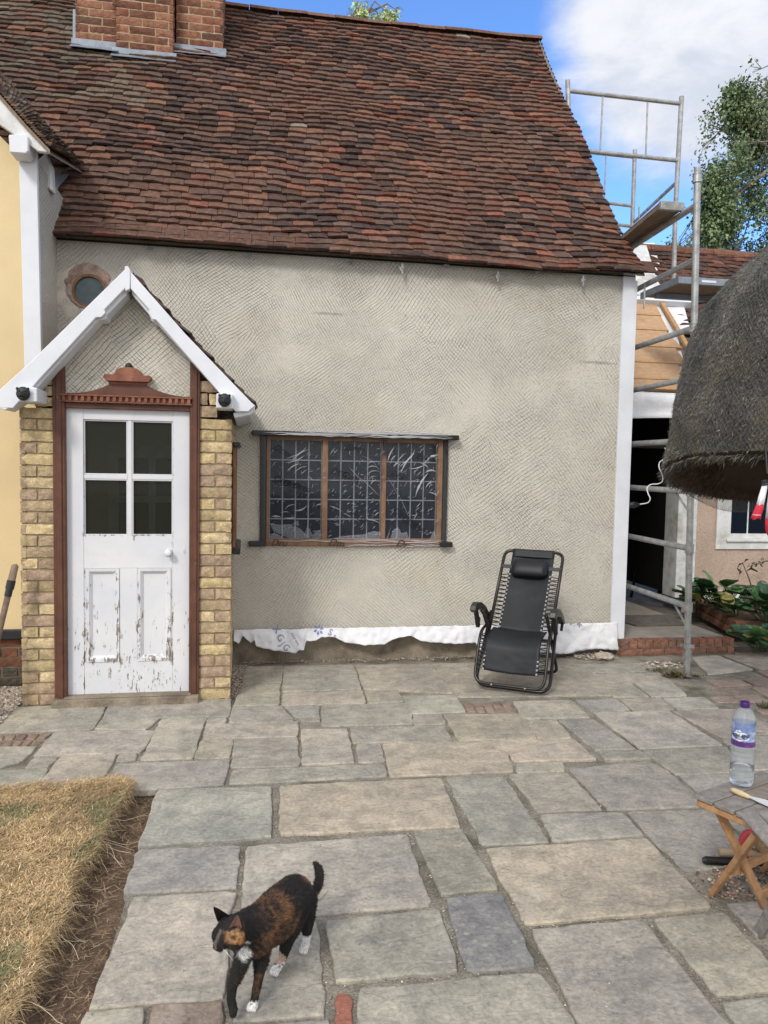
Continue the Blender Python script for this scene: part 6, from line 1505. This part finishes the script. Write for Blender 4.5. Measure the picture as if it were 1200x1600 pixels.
def wrap_text(body, a, z, size, mat, r, bold=0., sx_=1.):
    vs, fs = text_mesh(body, size, 0, bold) if isinstance(body, str) else body; mb = MB()
    mb.add([bp+V(r*math.cos(camdir+a+v[0]*sx_/r), r*math.sin(camdir+a+v[0]*sx_/r), z+v[1]+v[0]*.05) for v in vs], fs); return mb.build('label_text' if mat is not MT['white'] else 'label_logo', mat, bt_)
el = ([(0, 0)]+[(.037*math.cos(t)*(1+.07*math.sin(5*t)), .0155*math.sin(t)*(1+.12*math.sin(7*t))) for t in np.linspace(0, 2*math.pi, 41)[:-1]], [(0, 1+i, 1+(i+1) % 40) for i in range(40)])
wrap_text(el, -.30, .190, 1, MT['white'], R_b+.0001); hill = ([(-.012, -.002), (-.004, .007), (0, .003), (.005, .009), (.014, -.002)], [(0, 1, 2, 3, 4)]); wrap_text(hill, -.45, .207, 1, MT['white'], R_b+.0002)
wrap_text('HIGHLAND', -.30, .193, .0158, MT['blackink'], R_b+.0006, .0003, .92); wrap_text('SPRING', -.30, .1815, .0105, MT['blackink'], R_b+.0006, .0002); wrap_text('NATURAL WATER', -.1, .161, .0055, MT['white'], R_b+.0004) if False else None
# filling knife
sk = thing('filling_knife', 'filling knife with a pale wooden handle and white crusted blade on the table', 'knife', oZ(1160, 1242, tz))
k0 = oZ(1142, 1233, tz+.012); k1 = oZ(1172, 1246, tz+.010); k2 = oZ(1215, 1261, tz+.004)
mb = MB(); d_ = k1-k0; mb.tube([k0, k0+d_*.15, k0+d_*.5, k0+d_*.85, k1], [.006, .009, .0105, .008, .006], 12); mb.build('handle', simple('pale_wood', (.56, .42, .25), .6, .12, 20., 80., .1), sk, smooth=True)
mb = MB(); d_ = (k2-k1)/np.linalg.norm(k2-k1); s_ = V(-d_[1], d_[0], 0); mb.prism([k1-s_*.005, k1+s_*.005, k1+d_*.03+s_*.016, k2+s_*.03, k2-s_*.03, k1+d_*.03-s_*.016], (0, 0, .003)); mb.build('blade', MT['white_old'], sk)
# things on the ground under the table
hm = thing('lump_hammer', 'pale round wooden tool handle lying under the folding table', 'hammer', oZ(1160, 1338))
mb = MB(); a = oZ(1123, 1332, .03); b = oZ(1225, 1336, .03); mb.tube([a, a+(b-a)*.02, b], [.016, .0185, .017], 16); mb.build('handle', simple('ash_handle', (.36, .27, .18), .7, .15, 15., 80., .2), hm)
mb = MB(); mb.box(b[0], b[0]+.11, b[1]-.03, b[1]+.03, 0, .06); mb.build('head', MT['galv'], hm, bevel=.006)
bh_ = thing('rubber_grip', 'black rubber tool grip lying on the paving under the table', 'tool', oZ(1125, 1350))
a = oZ(1098, 1344, .016); b = oZ(1190, 1349, .016); mb = MB(); mb.tube([a, a+(b-a)*.04, a+(b-a)*.3, a+(b-a)*.6, b], [.010, .0155, .0145, .013, .011], 14)
for k in range(22): c = a+(b-a)*(.05+k*.022); mb.tube([c, c+(b-a)*.008], .0165, 12)
mb.build('grip', MT['black'], bh_, smooth=False)
rl = thing('string_reel', 'pink red plastic line reel lying under the folding table', 'reel', oZ(1172, 1322))
q = oZ(1172, 1322, .06); mb = MB(); mb.tube([q+V(.038*math.cos(t), .012*math.sin(t), .052*math.sin(t)) for t in np.linspace(0, 2*math.pi, 20)[:-1]], .014, 10, closed=True); mb.tube([q+V(.01, 0, -.03), q+V(.10, .01, -.045)], .016, 10); mb.build('reel_body', MT['redplastic'], rl, smooth=True)
mb = MB(); mb.lathe(q+V(.035, -.012, .01), [(.026, 0), (.026, .02)], 16, (0, -1, .2)); mb.build('wound_line', simple('string', (.25, .17, .08), .9, .3, 60., 200., .5), rl)
# garden fork handle at the left
gf = thing('garden_tool', 'worn wooden spade handle leaning against the porch corner', 'spade', oY(-20, 1100, 5.05))
a = oY(24, 882, 5.08); a0 = oY(22, 890, 5.08); b = oY(-22, 1075, 4.98); d_ = (b-a)/np.linalg.norm(b-a)
mb = MB(); mb.tube([a+d_*.05, b], [.019, .018], 12); mb.build('shaft', worn_wood('shaft_wood', (.11, .075, .055), (.20, .14, .10), None, (3., 3., 3.), .7), gf, smooth=True)
mb = MB(); mb.tube([a-d_*.002+V(-.004, 0, .0), a+d_*.01, a+d_*.12, a+d_*.165], [.012, .021, .023, .019], 14); mb.build('grip', MT['deck'], gf, smooth=True)
mb = MB(); mb.tube([a+d_*.10, a+d_*.155], .0255, 14); mb.tube([a+d_*.155, a+d_*.20], .022, 12); mb.build('tape_band', MT['black'], gf)
mb = MB(); e = b; mb.tube([e-d_*.12, e+d_*.1], [.022, .026], 12); mb.frame(e+V(-.09, 0, -.30)+d_*.05, (.18, 0, 0), (0, .012, 0), (0, 0, .26)); mb.build('blade', MT['galv'], gf, bevel=.004)
# rubble lumps
rb_ = thing('rubble', 'lumps of broken pale mortar at the foot of the white corner board', 'rubble', oZ(942, 1027))
for (x, y, r) in ((936, 1026, .045), (948, 1026, .05), (941, 1021, .03)):
    mb = MB(); c = oZ(x, y, .02); mb.ell(c, (r, r*.7, r*.65), 10, 7); mb.v = [tuple(np.array(v)+V(nz(v[0]*40, v[2]*40), nz(v[1]*40, v[2]*40, 3), nz(v[0]*30, v[1]*40, 7))*.018) for v in mb.v]; mb.build('lump', MT['rubble'], rb_)
# ---------------------------------------------------------------- plants
def round_leaf(mb, base, tip, w, col, cup=.15, fold=.1):
    base, tip = np.array(base), np.array(tip); d = tip-base; L = np.linalg.norm(d); d = d/L; s = np.cross(d, (0, 0, 1)); s = s/(np.linalg.norm(s)+1e-6); n = np.cross(s, d)
    rows = []
    for i in range(9):
        t = i/8; ww = w*math.sin(math.pi*min(1, t*.93+.07))**.55*(1-.0*t); r = []
        for j in range(7):
            u = j/3-1; r.append(base+d*L*t+s*ww*u+n*(-cup*L*(t-.35)**2+fold*w*abs(u)**1.3+.04*w*math.sin(t*14+u*2)))
        rows.append(r)
    mb.grid(rows, col)
GL = [(.035, .095, .040), (.05, .13, .05), (.028, .075, .035), (.075, .17, .06), (.10, .20, .07)]
def bergenia(name, label, centre, n, R, H, seed, scale=1., Ymin=None, tones=GL):
    rg = np.random.default_rng(seed); t = thing(name, label, 'plant', centre, 'leafy plants at the brick planter'); st = MB(); c = np.array(centre)
    for k in range(n):
        a = rg.uniform(0, 6.28); r = R*rg.random()**.6; h = H*(1-.55*(r/R)**2)*rg.uniform(.55, 1.05); b = c+V(r*math.cos(a)*.9, r*math.sin(a)*.7, h); tilt = rg.uniform(-.2, .8)
        L = rg.uniform(.13, .21)*scale; d = V(math.cos(a)+rg.normal(0, .35), math.sin(a)*.8-.35+rg.normal(0, .3), tilt); d /= np.linalg.norm(d)
        col = np.array(tones[rg.integers(0, len(tones))])*rg.uniform(.75, 1.25)
        if rg.random() < .10: col = np.array((.24, .22, .07))
        mb = MB(); round_leaf(mb, b, b+d*L, L*.43, tuple(col), rg.uniform(.1, .5)/L*.12, rg.uniform(.1, .35)); mb.build('leaf', MT['gloss_leaf'], t, smooth=True)
        st.tube([c+V(r*.25*math.cos(a), r*.25*math.sin(a), 0), c+V(r*.7*math.cos(a), r*.6*math.sin(a), h*.6), b], .0045*scale, 6, (.12, .14, .06))
    st.build('stem', MT['leaf'], t); return t
# brick planter behind the step
YPL = 6.62; plx = oY(1149, 990, YPL)[0]; plt = thing('brick_planter', 'low curved brick planter edging beside the step', 'planter', (plx, YPL, 0))
zt3 = oY(1150, 970, YPL)[2]; mb = MB(); brickwork(mb, (plx, YPL, 0.0), (1, 0, 0), (0, 0, 1), .36, zt3, (0, -1, 0), SB, .075, .225, .010, .1, 'stretcher', .005)
eA = V(plx, YPL, 0); eB = V(oY(1086, 950, 7.75)[0], 7.75, 0); du = (eB-eA)/np.linalg.norm(eB-eA); brickwork(mb, eA, tuple(du), (0, 0, 1), np.linalg.norm(eB-eA), zt3+.0, (-du[1], du[0], 0), SB, .075, .108, .008, .1, 'stretcher', .005)
mb.build('brick_edging', MT['brick'], plt)
mb = MB(); mb.add([(plx+.05, YPL+.05, zt3-.05), (plx+3.5, YPL+.05, zt3-.05), (plx+3.5, YK-.03, zt3-.05), (eB[0]+.05, YK-.03, zt3-.05)], [(0, 1, 2, 3)]); mb.add([(plx+.36, YPL+.05, 0), (plx+3.5, YPL+.05, 0), (plx+3.5, YPL+.06, zt3-.05), (plx+.36, YPL+.06, zt3-.05)], [(0, 1, 2, 3)]); mb.build('planter_soil', MT['soil'], plt)
bergenia('bergenia_plant', 'broad leaved dark green plant at the back of the brick planter, under the window', oY(1126, 948, 7.25), 44, .34, .25, 1, 1.1)
bergenia('bergenia_plant', 'smaller broad leaved plant nearest the scaffold standard, in the brick planter', oY(1097, 944, 7.4), 14, .17, .13, 2, 1.15)
bergenia('bergenia_plant', 'broad leaved plant with one yellowing leaf at the planter front corner', oY(1150, 962, 6.9), 16, .18, .11, 3, .9, [(.14, .20, .07), (.20, .24, .09), (.07, .13, .05)])
bergenia('bergenia_plant', 'leafy plant growing on the ground in front of the brick planter', oZ(1190, 1016), 34, .22, .20, 4, .9)
bergenia('bergenia_plant', 'bright green bushy plant at the right frame edge above the brick planter', oY(1204, 975, 6.6), 52, .24, .32, 5, .9, [(.08, .19, .06), (.05, .13, .05), (.10, .22, .08)])
# dried stalk
ds_ = thing('dry_stalk', 'tall wilted brown flower stalk rising from the planter', 'plant', oY(1181, 938, 7.0)); mb = MB()
mb.tube([oY(*p, 7.0) for p in ((1181, 938), (1176, 922), (1170, 903), (1163, 886), (1160, 879))], [.009, .008, .007, .005, .004], 7, (.13, .10, .06)); mb.build('stem', MT['leaf'], ds_)
for pth in (((1161, 880), (1155, 882), (1152, 888), (1157, 894)), ((1162, 879), (1165, 875), (1169, 874)), ((1160, 893), (1155, 896), (1153, 907)), ((1167, 892), (1173, 888), (1184, 893)), ((1158, 884), (1156, 890), (1158, 895))):
    P = [oY(*p, 7.0) for p in pth]; mb = MB(); rows = []
    for i, p in enumerate(P): w_ = .014*math.sin(math.pi*(i+.6)/(len(P)+.2)); rows.append([p+V(-w_*.5, -.01, w_), p, p+V(w_*.5, .01, -w_)])
    mb.grid(rows, (.10, .095, .05)); mb.build('leaf', MT['leaf'], ds_, smooth=True)
vn = thing('trailing_stem', 'thin trailing stem with small faded leaves across the pink wall', 'plant', oY(1200, 880, 7.9)); mb = MB()
P = [oY(*p, 7.9) for p in ((1168, 886), (1180, 882), (1192, 878), (1210, 876), (1240, 878))]; mb.tube(P, .004, 6, (.14, .11, .07))
for k in range(40):
    t = RNG.random(); q = lerp_pts(P, t)+RNG.normal(0, .02, 3); d = RNG.normal(0, 1, 3); d /= np.linalg.norm(d); s = np.cross(d, RNG.normal(0, 1, 3)); s /= np.linalg.norm(s); mb.add([q, q+d*.03+s*.012, q+d*.05, q+d*.03-s*.012], [(0, 1, 2, 3)], tuple(np.array((.12, .12, .07))*RNG.uniform(.6, 1.4)))
mb.build('foliage', MT['leaf'], vn)
# weeds by the scaffold foot and at the frame edge
def weed(cx_, cy_, label, n, R, H, seed):
    rg = np.random.default_rng(seed); c = oZ(cx_, cy_); mb = MB()
    for k in range(n):
        a = rg.uniform(0, 6.28); d = V(math.cos(a), math.sin(a), rg.uniform(.1, 1.4)); d /= np.linalg.norm(d); b = c+V(rg.normal(0, R*.5), rg.normal(0, R*.25), 0); L = rg.uniform(.4, 1)*H
        s = np.cross(d, (0, 0, 1)); s /= np.linalg.norm(s)+1e-6; w_ = L*.16; col = tuple(np.array(((.09, .12, .05), (.16, .15, .07), (.20, .14, .08))[rg.integers(0, 3)])*rg.uniform(.5, 1.2))
        mb.add([b, b+d*L*.5+s*w_, b+d*L, b+d*L*.5-s*w_], [(0, 1, 2, 3)], col)
    o = mb.build('weed', MT['leaf'], None, loc=c); tag(o, label, 'weed', 'small weeds in the paving')
weed(1056, 1056, 'small dry weed tuft just left of the scaffold foot', 150, .11, .07, 1); weed(1030, 1048, 'flat weed patch between the white corner board and scaffold foot', 80, .09, .045, 2); weed(1088, 1058, 'tiny weed tuft just right of the scaffold foot', 50, .05, .04, 3)
weed(1196, 1108, 'green weed at the right frame edge behind the water bottle', 34, .05, .08, 4); weed(66, 1306, 'tiny green weed in the dry turf', 26, .015, .03, 5)
# rag of stone and grit by the weeds
mb = MB(); c = oZ(1035, 1040); 
for k in range(60): pebble(mb, c+V(RNG.normal(0, .12), RNG.normal(0, .05), .004), RNG.uniform(.004, .02), tuple(np.array((.52, .44, .36))*RNG.uniform(.7, 1.2)))
o = mb.build('stone_chips', MT['stone'], loc=c); o['kind'] = 'stuff'; tag(o, 'pale stone chips scattered left of the scaffold foot', 'stone chips')

# ---------------------------------------------------------------- trees
def tree(name, label, base, trunk, blobs, nclump, leaf, seed, cols, droop=.5, limb_n=26, tr=.16, strand=14):
    rg = np.random.default_rng(seed); t = thing(name, label, 'tree', base); mb = MB(); trunk = [np.array(p) for p in trunk]
    mb.tube(trunk, [tr*(1-.75*i/(len(trunk)-1)) for i in range(len(trunk))], 10)
    for k in range(limb_n):
        c, r = blobs[rg.integers(0, len(blobs))]; e = np.array(c)+rg.normal(0, .3, 3)*np.array(r); i = rg.integers(len(trunk)//2, len(trunk)); a = trunk[i]; m = (a+e)/2+V(0, 0, .25)+rg.normal(0, .12, 3)
        mb.tube([a, m, e], [tr*.28, tr*.15, tr*.05], 6)
        for q in range(3): f = e+rg.normal(0, .5, 3)*np.array(r)*.5; mb.tube([(m+e)/2, (e+f)/2+V(0, 0, .08), f], [tr*.09, tr*.05, tr*.02], 4)
    mb.build('trunk', MT['bark'], t)
    N = nclump; vsA = []; fsn = 0; mb = MB()
    for k in range(N):
        c, r = blobs[rg.integers(0, len(blobs))]; u = rg.normal(0, 1, 3); u /= np.linalg.norm(u); rad = rg.random()**.42; p = np.array(c)+u*np.array(r)*rad
        if nz(p[0]*1.5, p[1]*1.2, p[2]*1.3) < -.04: continue
        col0 = np.array(cols[rg.integers(0, len(cols))])*rg.uniform(.65, 1.35); dl = rg.uniform(.2, .75)*droop; dx_ = rg.normal(0, .09, 3); dx_[2] = 0
        for j in range(strand):
            tt = rg.random(); q = p+V(0, 0, -dl*tt)+dx_*tt+rg.normal(0, .055, 3); d = rg.normal(0, 1, 3)+V(0, 0, -.9); d /= np.linalg.norm(d); s = np.cross(d, rg.normal(0, 1, 3)); s /= np.linalg.norm(s)+1e-6; L = leaf*rg.uniform(.7, 1.3); w_ = L*.36
            b = len(mb.v); mb.v.extend([tuple(q), tuple(q+d*L*.5+s*w_), tuple(q+d*L), tuple(q+d*L*.5-s*w_)]); mb.f.append((b, b+1, b+2, b+3)); mb.c.append(tuple(col0*rg.uniform(.8, 1.25))); mb.mi.append(0)
    mb.build('crown', MT['leaf'], t); return t
YT = 14.; tq = lambda x, y, Y=YT: oY(x, y, Y)
gB = V(tq(1215, 600)[0], YT, -.06)
BL = []
for (x, y, rx, rzz) in ((1150, 175, .60, .62), (1195, 118, .55, .40), (1190, 150, .7, .4), (1160, 140, .35, .25), (1188, 96, .22, .2), (1225, 170, .9, .8), (1130, 235, .50, .50), (1108, 225, .26, .34), (1180, 285, .62, .6), (1125, 330, .42, .45), (1100, 345, .35, .35), (1160, 350, .6, .6), (1210, 330, .8, .9), (1085, 385, .32, .34), (1240, 250, .9, 1.0), (1150, 410, .8, .4), (1060, 385, .22, .2), (1280, 200, .9, 1.2), (1215, 440, 1., .6), (1172, 205, .4, .4), (1112, 280, .30, .4)):
    BL.append((tuple(tq(x, y, YT+RNG.uniform(-.5, .7))), (rx, rx*1.0, rzz)))
tree('birch_tree', 'tall birch with drooping green foliage behind the scaffold and low tiled roof', gB, [gB, tq(1216, 400), tq(1222, 250), tq(1212, 150)], BL, 7600, .062, 5, [(.10, .15, .06), (.14, .19, .08), (.07, .11, .045), (.21, .27, .13), (.17, .23, .11)], .9, 26, .11, 10)
g2 = V(oY(575, 30, 19)[0], 19, -.06); B2_ = [(tuple(oY(x, y, 19)), (rx, rx, rz_)) for x, y, rx, rz_ in ((540, 28, .25, .2), (563, 18, .16, .28), (612, 26, .30, .22), (600, 30, .3, .2), (580, 40, .6, .3), (530, 42, .3, .3))]
tree('distant_tree', 'pale yellow green treetop just showing above the roof ridge', g2, [g2, oY(575, 200, 19), oY(575, 60, 19), oY(572, 22, 19)], B2_, 330, .075, 6, [(.34, .42, .17), (.42, .48, .24)], .4, 10, .12, 8)

# ---------------------------------------------------------------- cat
cat_pts = lambda x, y, Y: oY(x, y, Y)
def cap(mb, p, q, r0, r1, n=14, steps=5):
    p, q = np.array(p), np.array(q); pts = [p+(q-p)*k/steps for k in range(steps+1)]; rs = [r0+(r1-r0)*k/steps for k in range(steps+1)]
    mb.tube(pts, rs, n); mb.ell(p, (r0,)*3, n, 8); mb.ell(q, (r1,)*3, n, 8)
body = MB()
SH = cat_pts(410, 1436, 2.27); RU = cat_pts(462, 1402, 2.50)           # shoulder and hip centres
# trunk
spn = [(469, 1400, 2.455, .048), (460, 1398, 2.43, .060), (447, 1410, 2.38, .063), (434, 1421, 2.335, .063), (422, 1433, 2.285, .061), (410, 1441, 2.24, .057), (400, 1449, 2.205, .051)]
PS = [oY(a, b, c) for a, b, c, _ in spn]
for i in range(len(PS)-1): cap(body, PS[i], PS[i+1], spn[i][3], spn[i+1][3], 18)
chest = oY(398, 1470, 2.20); cap(body, PS[-1], chest, .050, .046, 16); belly = oY(440, 1436, 2.38); cap(body, oY(420, 1450, 2.27), oY(454, 1428, 2.42), .054, .050, 16)
NK_ = oY(381, 1447, 2.165); cap(body, PS[-1]+V(0, 0, .012), NK_, .050, .041, 16)
hd = oY(361, 1455, 2.115); cap(body, NK_, hd, .040, .041, 16)
body.ell(hd, (.043, .043, .042), 20, 14)
muz = oY(340, 1478, 2.07); fdir = (muz-hd); fdir /= np.linalg.norm(fdir)
cap(body, hd, hd+fdir*.030, .039, .026, 16); cap(body, hd+fdir*.030, hd+fdir*.052, .023, .0145, 14); nose = hd+fdir*.068
side = np.cross(fdir, (0, 0, 1)); side /= np.linalg.norm(side); upv = np.cross(side, fdir); upv /= np.linalg.norm(upv)
if upv[2] < 0: upv = -upv
# 'side' must point to the camera's right
if side@RI < 0: side = -side
for s_ in (-1, 1): body.ell(hd+side*s_*.026+fdir*.014-upv*.010, (.0265, .0265, .025), 12, 8); body.ell(hd+fdir*.056+side*s_*.008-upv*.006, (.0105, .0105, .009), 10, 8)
body.ell(hd+fdir*.050-upv*.016, (.010, .010, .008), 10, 8)
# ears
def ear(b, tip, w, nrm, mb):
    b, tip = np.array(b), np.array(tip); d = tip-b; s = np.cross(d, nrm); s = s/np.linalg.norm(s)*w; n_ = np.array(nrm)*.008
    vs = []; N = 9
    for i in range(N):
        t = i/(N-1); ww = (1-t)**.75
        for j in range(9):
            u = j/4-1; vs.append(b+d*t+s*u*ww-n_*(1-u*u)*ww*1.6)
    mb.add(vs, [(i*9+j, i*9+j+1, (i+1)*9+j+1, (i+1)*9+j) for i in range(N-1) for j in range(8)])
# legs: joints as picture point + depth, radius
def leg(js):
    P = [(oY(a, b, c) if c > 0 else oZ(a, b, -c)) for a, b, c, _ in js]
    for i in range(len(P)-1): cap(body, P[i], P[i+1], js[i][3], js[i+1][3], 12, 3)
    return P
fR = leg([(408, 1462, 2.235, .040), (409, 1495, 2.215, .0235), (404, 1528, 2.20, .0145), (398, 1560, 2.195, .0120), (396, 1570, -.014, .0135)])
fL = leg([(388, 1462, 2.20, .036), (377, 1505, 2.165, .0225), (363, 1540, 2.15, .0155), (361, 1562, 2.15, .0130), (364, 1573, 2.145, .0130), (366, 1577, 2.14, .0110)])
hR = leg([(462, 1412, 2.42, .050), (452, 1450, 2.37, .036), (447, 1476, 2.35, .021), (441, 1499, 2.355, .0130), (431, 1515, -.015, .0140)])
hL = leg([(475, 1408, 2.455, .044), (478, 1438, 2.44, .029), (480, 1458, 2.43, .0160), (478, 1471, 2.425, .0135), (476, 1481, -.014, .0140)])
def paw(P, fwd, down=.0):
    e = P[-1]; f = np.array(fwd, float); f /= np.linalg.norm(f); s = V(-f[1], f[0], 0); body.ell(e+f*.006, (.0150, .0150, .0125), 12, 8)
    for k in (-1.5, -.5, .5, 1.5): body.ell(e+f*(.0155-.0015*abs(k))+s*.0065*k+V(0, 0, -.003), (.0062, .0062, .0078), 8, 6)
heading = V(-.5, -.87, 0)
paw(fR, heading); paw(hR, heading); paw(hL, heading); body.ell(fL[-1]+V(-.003, -.006, -.006), (.0125, .0125, .014), 10, 8)
tail = [(481, 1403, 2.48, .016), (489, 1396, 2.52, .0145), (496, 1386, 2.54, .0140), (499, 1374, 2.55, .0140), (499, 1363, 2.55, .0135), (496, 1354, 2.55, .0110), (491, 1348, 2.55, .006)]
PT = [oY(a, b, c) for a, b, c, _ in tail]
for i in range(len(PT)-1): cap(body, PT[i], PT[i+1], tail[i][3], tail[i+1][3], 12, 2)
tmp = body.build('tmp', MT['fur'], None, loc=(0, 0, 0))
md = tmp.modifiers.new('r', 'REMESH'); md.mode = 'VOXEL'; md.voxel_size = .0042; ms = tmp.modifiers.new('s', 'SMOOTH'); ms.factor = .5; ms.iterations = 5
dg = bpy.context.evaluated_depsgraph_get(); me = tmp.evaluated_get(dg).to_mesh()
CVs = np.array([v.co[:] for v in me.vertices]); CFs = [tuple(p.vertices) for p in me.polygons]; CNs = np.array([v.normal[:] for v in me.vertices]); tmp.evaluated_get(dg).to_mesh_clear(); bpy.data.objects.remove(tmp)
# coat pattern as blobs placed on the body (centre, radius, colour)
BLK = np.array((.014, .012, .011)); OR = np.array((.36, .165, .06)); BRN = np.array((.125, .064, .030)); WH = np.array((.66, .64, .61)); TAN = np.array((.42, .24, .11)); PKB = np.array((.36, .25, .20))
def Q(x, y, Y): return oY(x, y, Y)
spots = [(Q(424, 1432, 2.25), .095, BRN, .95), (Q(437, 1444, 2.33), .06, BRN, .9), (Q(412, 1425, 2.27), .05, BRN, .8), (Q(432, 1392, 2.40), .042, BRN*1.0, .7), (Q(475, 1380, 2.45), .032, np.array((.16, .07, .035)), .8), (Q(405, 1475, 2.17), .04, BRN*.9, .8),
         (Q(402, 1535, 2.19), .035, BRN*.8, .7), (Q(482, 1420, 2.44), .02, BRN, .6), (Q(486, 1399, 2.50), .026, BRN*1.3, .9),
         (Q(364, 1461, 2.07), .026, TAN, .8), (Q(351, 1450, 2.06), .020, OR, .9), (Q(376, 1466, 2.08), .018, OR, .9), (Q(350, 1468, 2.05), .016, PKB*.8, .8), (Q(335, 1479, 2.04), .013, TAN*1.15, 1.),
         (Q(379, 1480, 2.135), .023, WH, 1.), (Q(382, 1489, 2.155), .018, WH, 1.), (Q(372, 1480, 2.11), .013, WH, 1.)]
def coat(p, n):
    col = BLK.copy(); m = nz(p[0]*55, p[1]*55, p[2]*55); m2 = nz(p[0]*130, p[1]*130, p[2]*130); m3 = nz(p[0]*18, p[1]*18, p[2]*18+4)
    for c, r, cc, s in spots:
        d = np.linalg.norm(p-c)/r+m*.35; f = min(1, max(0, (1.12-d)/.3))*s
        if r < .027 and cc is not WH: f *= min(1, max(.15, .72+m2*1.5+m*1.0))
        if cc is BRN or cc[0] < .17: f *= min(1, max(0, .55+m2*2.6+m3*1.8))
        col = col*(1-f)+cc*f
    if p[2] > .18:
        if m3 > .22 and p[1] < 2.45: col = col+np.array((.05, .02, .006))*min(1, (m3-.22)*4)
    # white socks, black toe on the lifted paw
    for P, h in ((fR, .026), (hR, .030), (hL, .062)):
        d = np.linalg.norm((p-P[-1])[:2])
        if d < .05 and p[2] < h+m2*.008: col = WH.copy()
    dk = np.linalg.norm(p-oY(437, 1494, 2.35)); 
    if dk < .022: col = np.array((.50, .36, .28))
    if np.linalg.norm(p-hd) < .075:                        # dark stripe on the forehead, dark muzzle side
        r = p-hd; a, b, c = r@fdir, r@side, r@upv
        if b < -.003 and c > -.012: col = BLK*1.2
        if abs(b+.006) < .006 and a > .03 and c > .0: col = np.array((.11, .09, .075))
        if a > .02 and c < -.016 and b > .0: col = BLK*2
        if c > .027: col = BLK*1.3
    return col
VC = np.array([coat(p, n) for p, n in zip(CVs, CNs)])
mb = MB(); mb.v = [tuple(v) for v in CVs]; mb.f = list(CFs); mb.c = [tuple(VC[list(f)].mean(axis=0)) for f in CFs]; mb.mi = [0]*len(CFs)
cat = mb.build('cat', MT['fur'], None, smooth=True, loc=tuple(np.array((.10, 2.33, 0))))
tag(cat, 'black, brown and white tortoiseshell cat walking over the paving with its tail up', 'cat')
me = cat.data; me.color_attributes.remove(me.color_attributes['col']); ca = me.color_attributes.new('col', 'FLOAT_COLOR', 'POINT'); ca.data.foreach_set('color', np.hstack([VC, np.ones((len(VC), 1))]).astype(np.float32).ravel())
mb = MB()
vcam = CAM-hd; vcam /= np.linalg.norm(vcam); e1b = hd+side*(-.020)+upv*.030-fdir*.002; ear(e1b, oY(334, 1417, 2.09), .021, vcam*.8+fdir*.6, mb)
eR = mb.build('ear', MT['fur'], cat, smooth=True, solid=.002); 
for a in eR.data.color_attributes['col'].data: a.color = (.016, .013, .012, 1)
mb = MB(); e2b = oY(368, 1450, 2.065); ear(e2b, oY(371, 1430, 2.085), .017, (vcam*.8+fdir*.5), mb); eL = mb.build('ear', MT['fur'], cat, smooth=True, solid=.002)
for a in eL.data.color_attributes['col'].data: a.color = (.12, .062, .045, 1)
for s_ in (-1, 1):
    mb = MB(); mb.ell(hd+fdir*.0335+side*s_*.0165+upv*.008, (.0068, .0068, .0062), 12, 8); e = mb.build('eye', MT['eye'], cat, smooth=True)
    mb = MB(); mb.ell(hd+fdir*.0395+side*s_*.0185+upv*.008, (.0018, .0018, .0045), 8, 6); mb.build('pupil', MT['black'], e, smooth=True)
mb = MB(); mb.ell(nose+upv*-.001-fdir*.003, (.0042, .0042, .0032), 10, 6); mb.build('nose', MT['nosepink'], cat, smooth=True)
mb = MB()
for s_ in (-1, 1):
    for k in range(3):
        b = hd+fdir*.055+side*s_*.012-upv*(.004+.003*(k % 3)); d = side*s_+fdir*.25+upv*(.15*(k-2.5)*.5); mb.tube([b, b+d*.02, b+d*.045-V(0, 0, .004)], [.00022, .0002, .0001], 3)
mb.build('whiskers', MT['white'], cat)
# fur
mb = MB(); NF = len(CFs); axis_f = (PS[0]-PS[-1])/np.linalg.norm(PS[0]-PS[-1])
for k in range(46000):
    f = CFs[RNG.integers(0, NF)]; ww = RNG.random(len(f)); ww /= ww.sum(); ids = list(f); p = (CVs[ids]*ww[:, None]).sum(0); n = CNs[ids].mean(0); c = VC[ids].mean(0)
    low = p[2] < .11; hdn = np.linalg.norm(p-hd) < .07; dn = V(0, 0, -1) if low else (-fdir if hdn else axis_f*.8+V(0, 0, -.35))
    t = dn-n*np.dot(dn, n); t /= np.linalg.norm(t)+1e-6; d = t+n*RNG.uniform(.12, .45)+RNG.normal(0, .16, 3); d /= np.linalg.norm(d); L = RNG.uniform(.004, .0075) if (low or hdn) else RNG.uniform(.008, .016)
    s = np.cross(d, n); s = s/(np.linalg.norm(s)+1e-6)*.0008; b = len(mb.v); mb.v.extend([tuple(p-s), tuple(p+s), tuple(p+d*L)]); mb.f.append((b, b+1, b+2)); cc = c*RNG.uniform(.45, 1.9)+RNG.uniform(0, .010); mb.c.append(tuple(cc)); mb.mi.append(0)
mb.build('fur_coat', MT['fur'], cat)
# twig near the cat
mb = MB(); a, b = oZ(498, 1408, .004), oZ(513, 1391, .004); mb.tube([a, (a+b)/2+V(.004, 0, .003), b], [.0016, .0014, .0008], 6, (.20, .15, .10)); o = mb.build('twig', MT['straw'], None, loc=a); tag(o, 'thin dry twig lying on the slab behind the cat', 'twig')
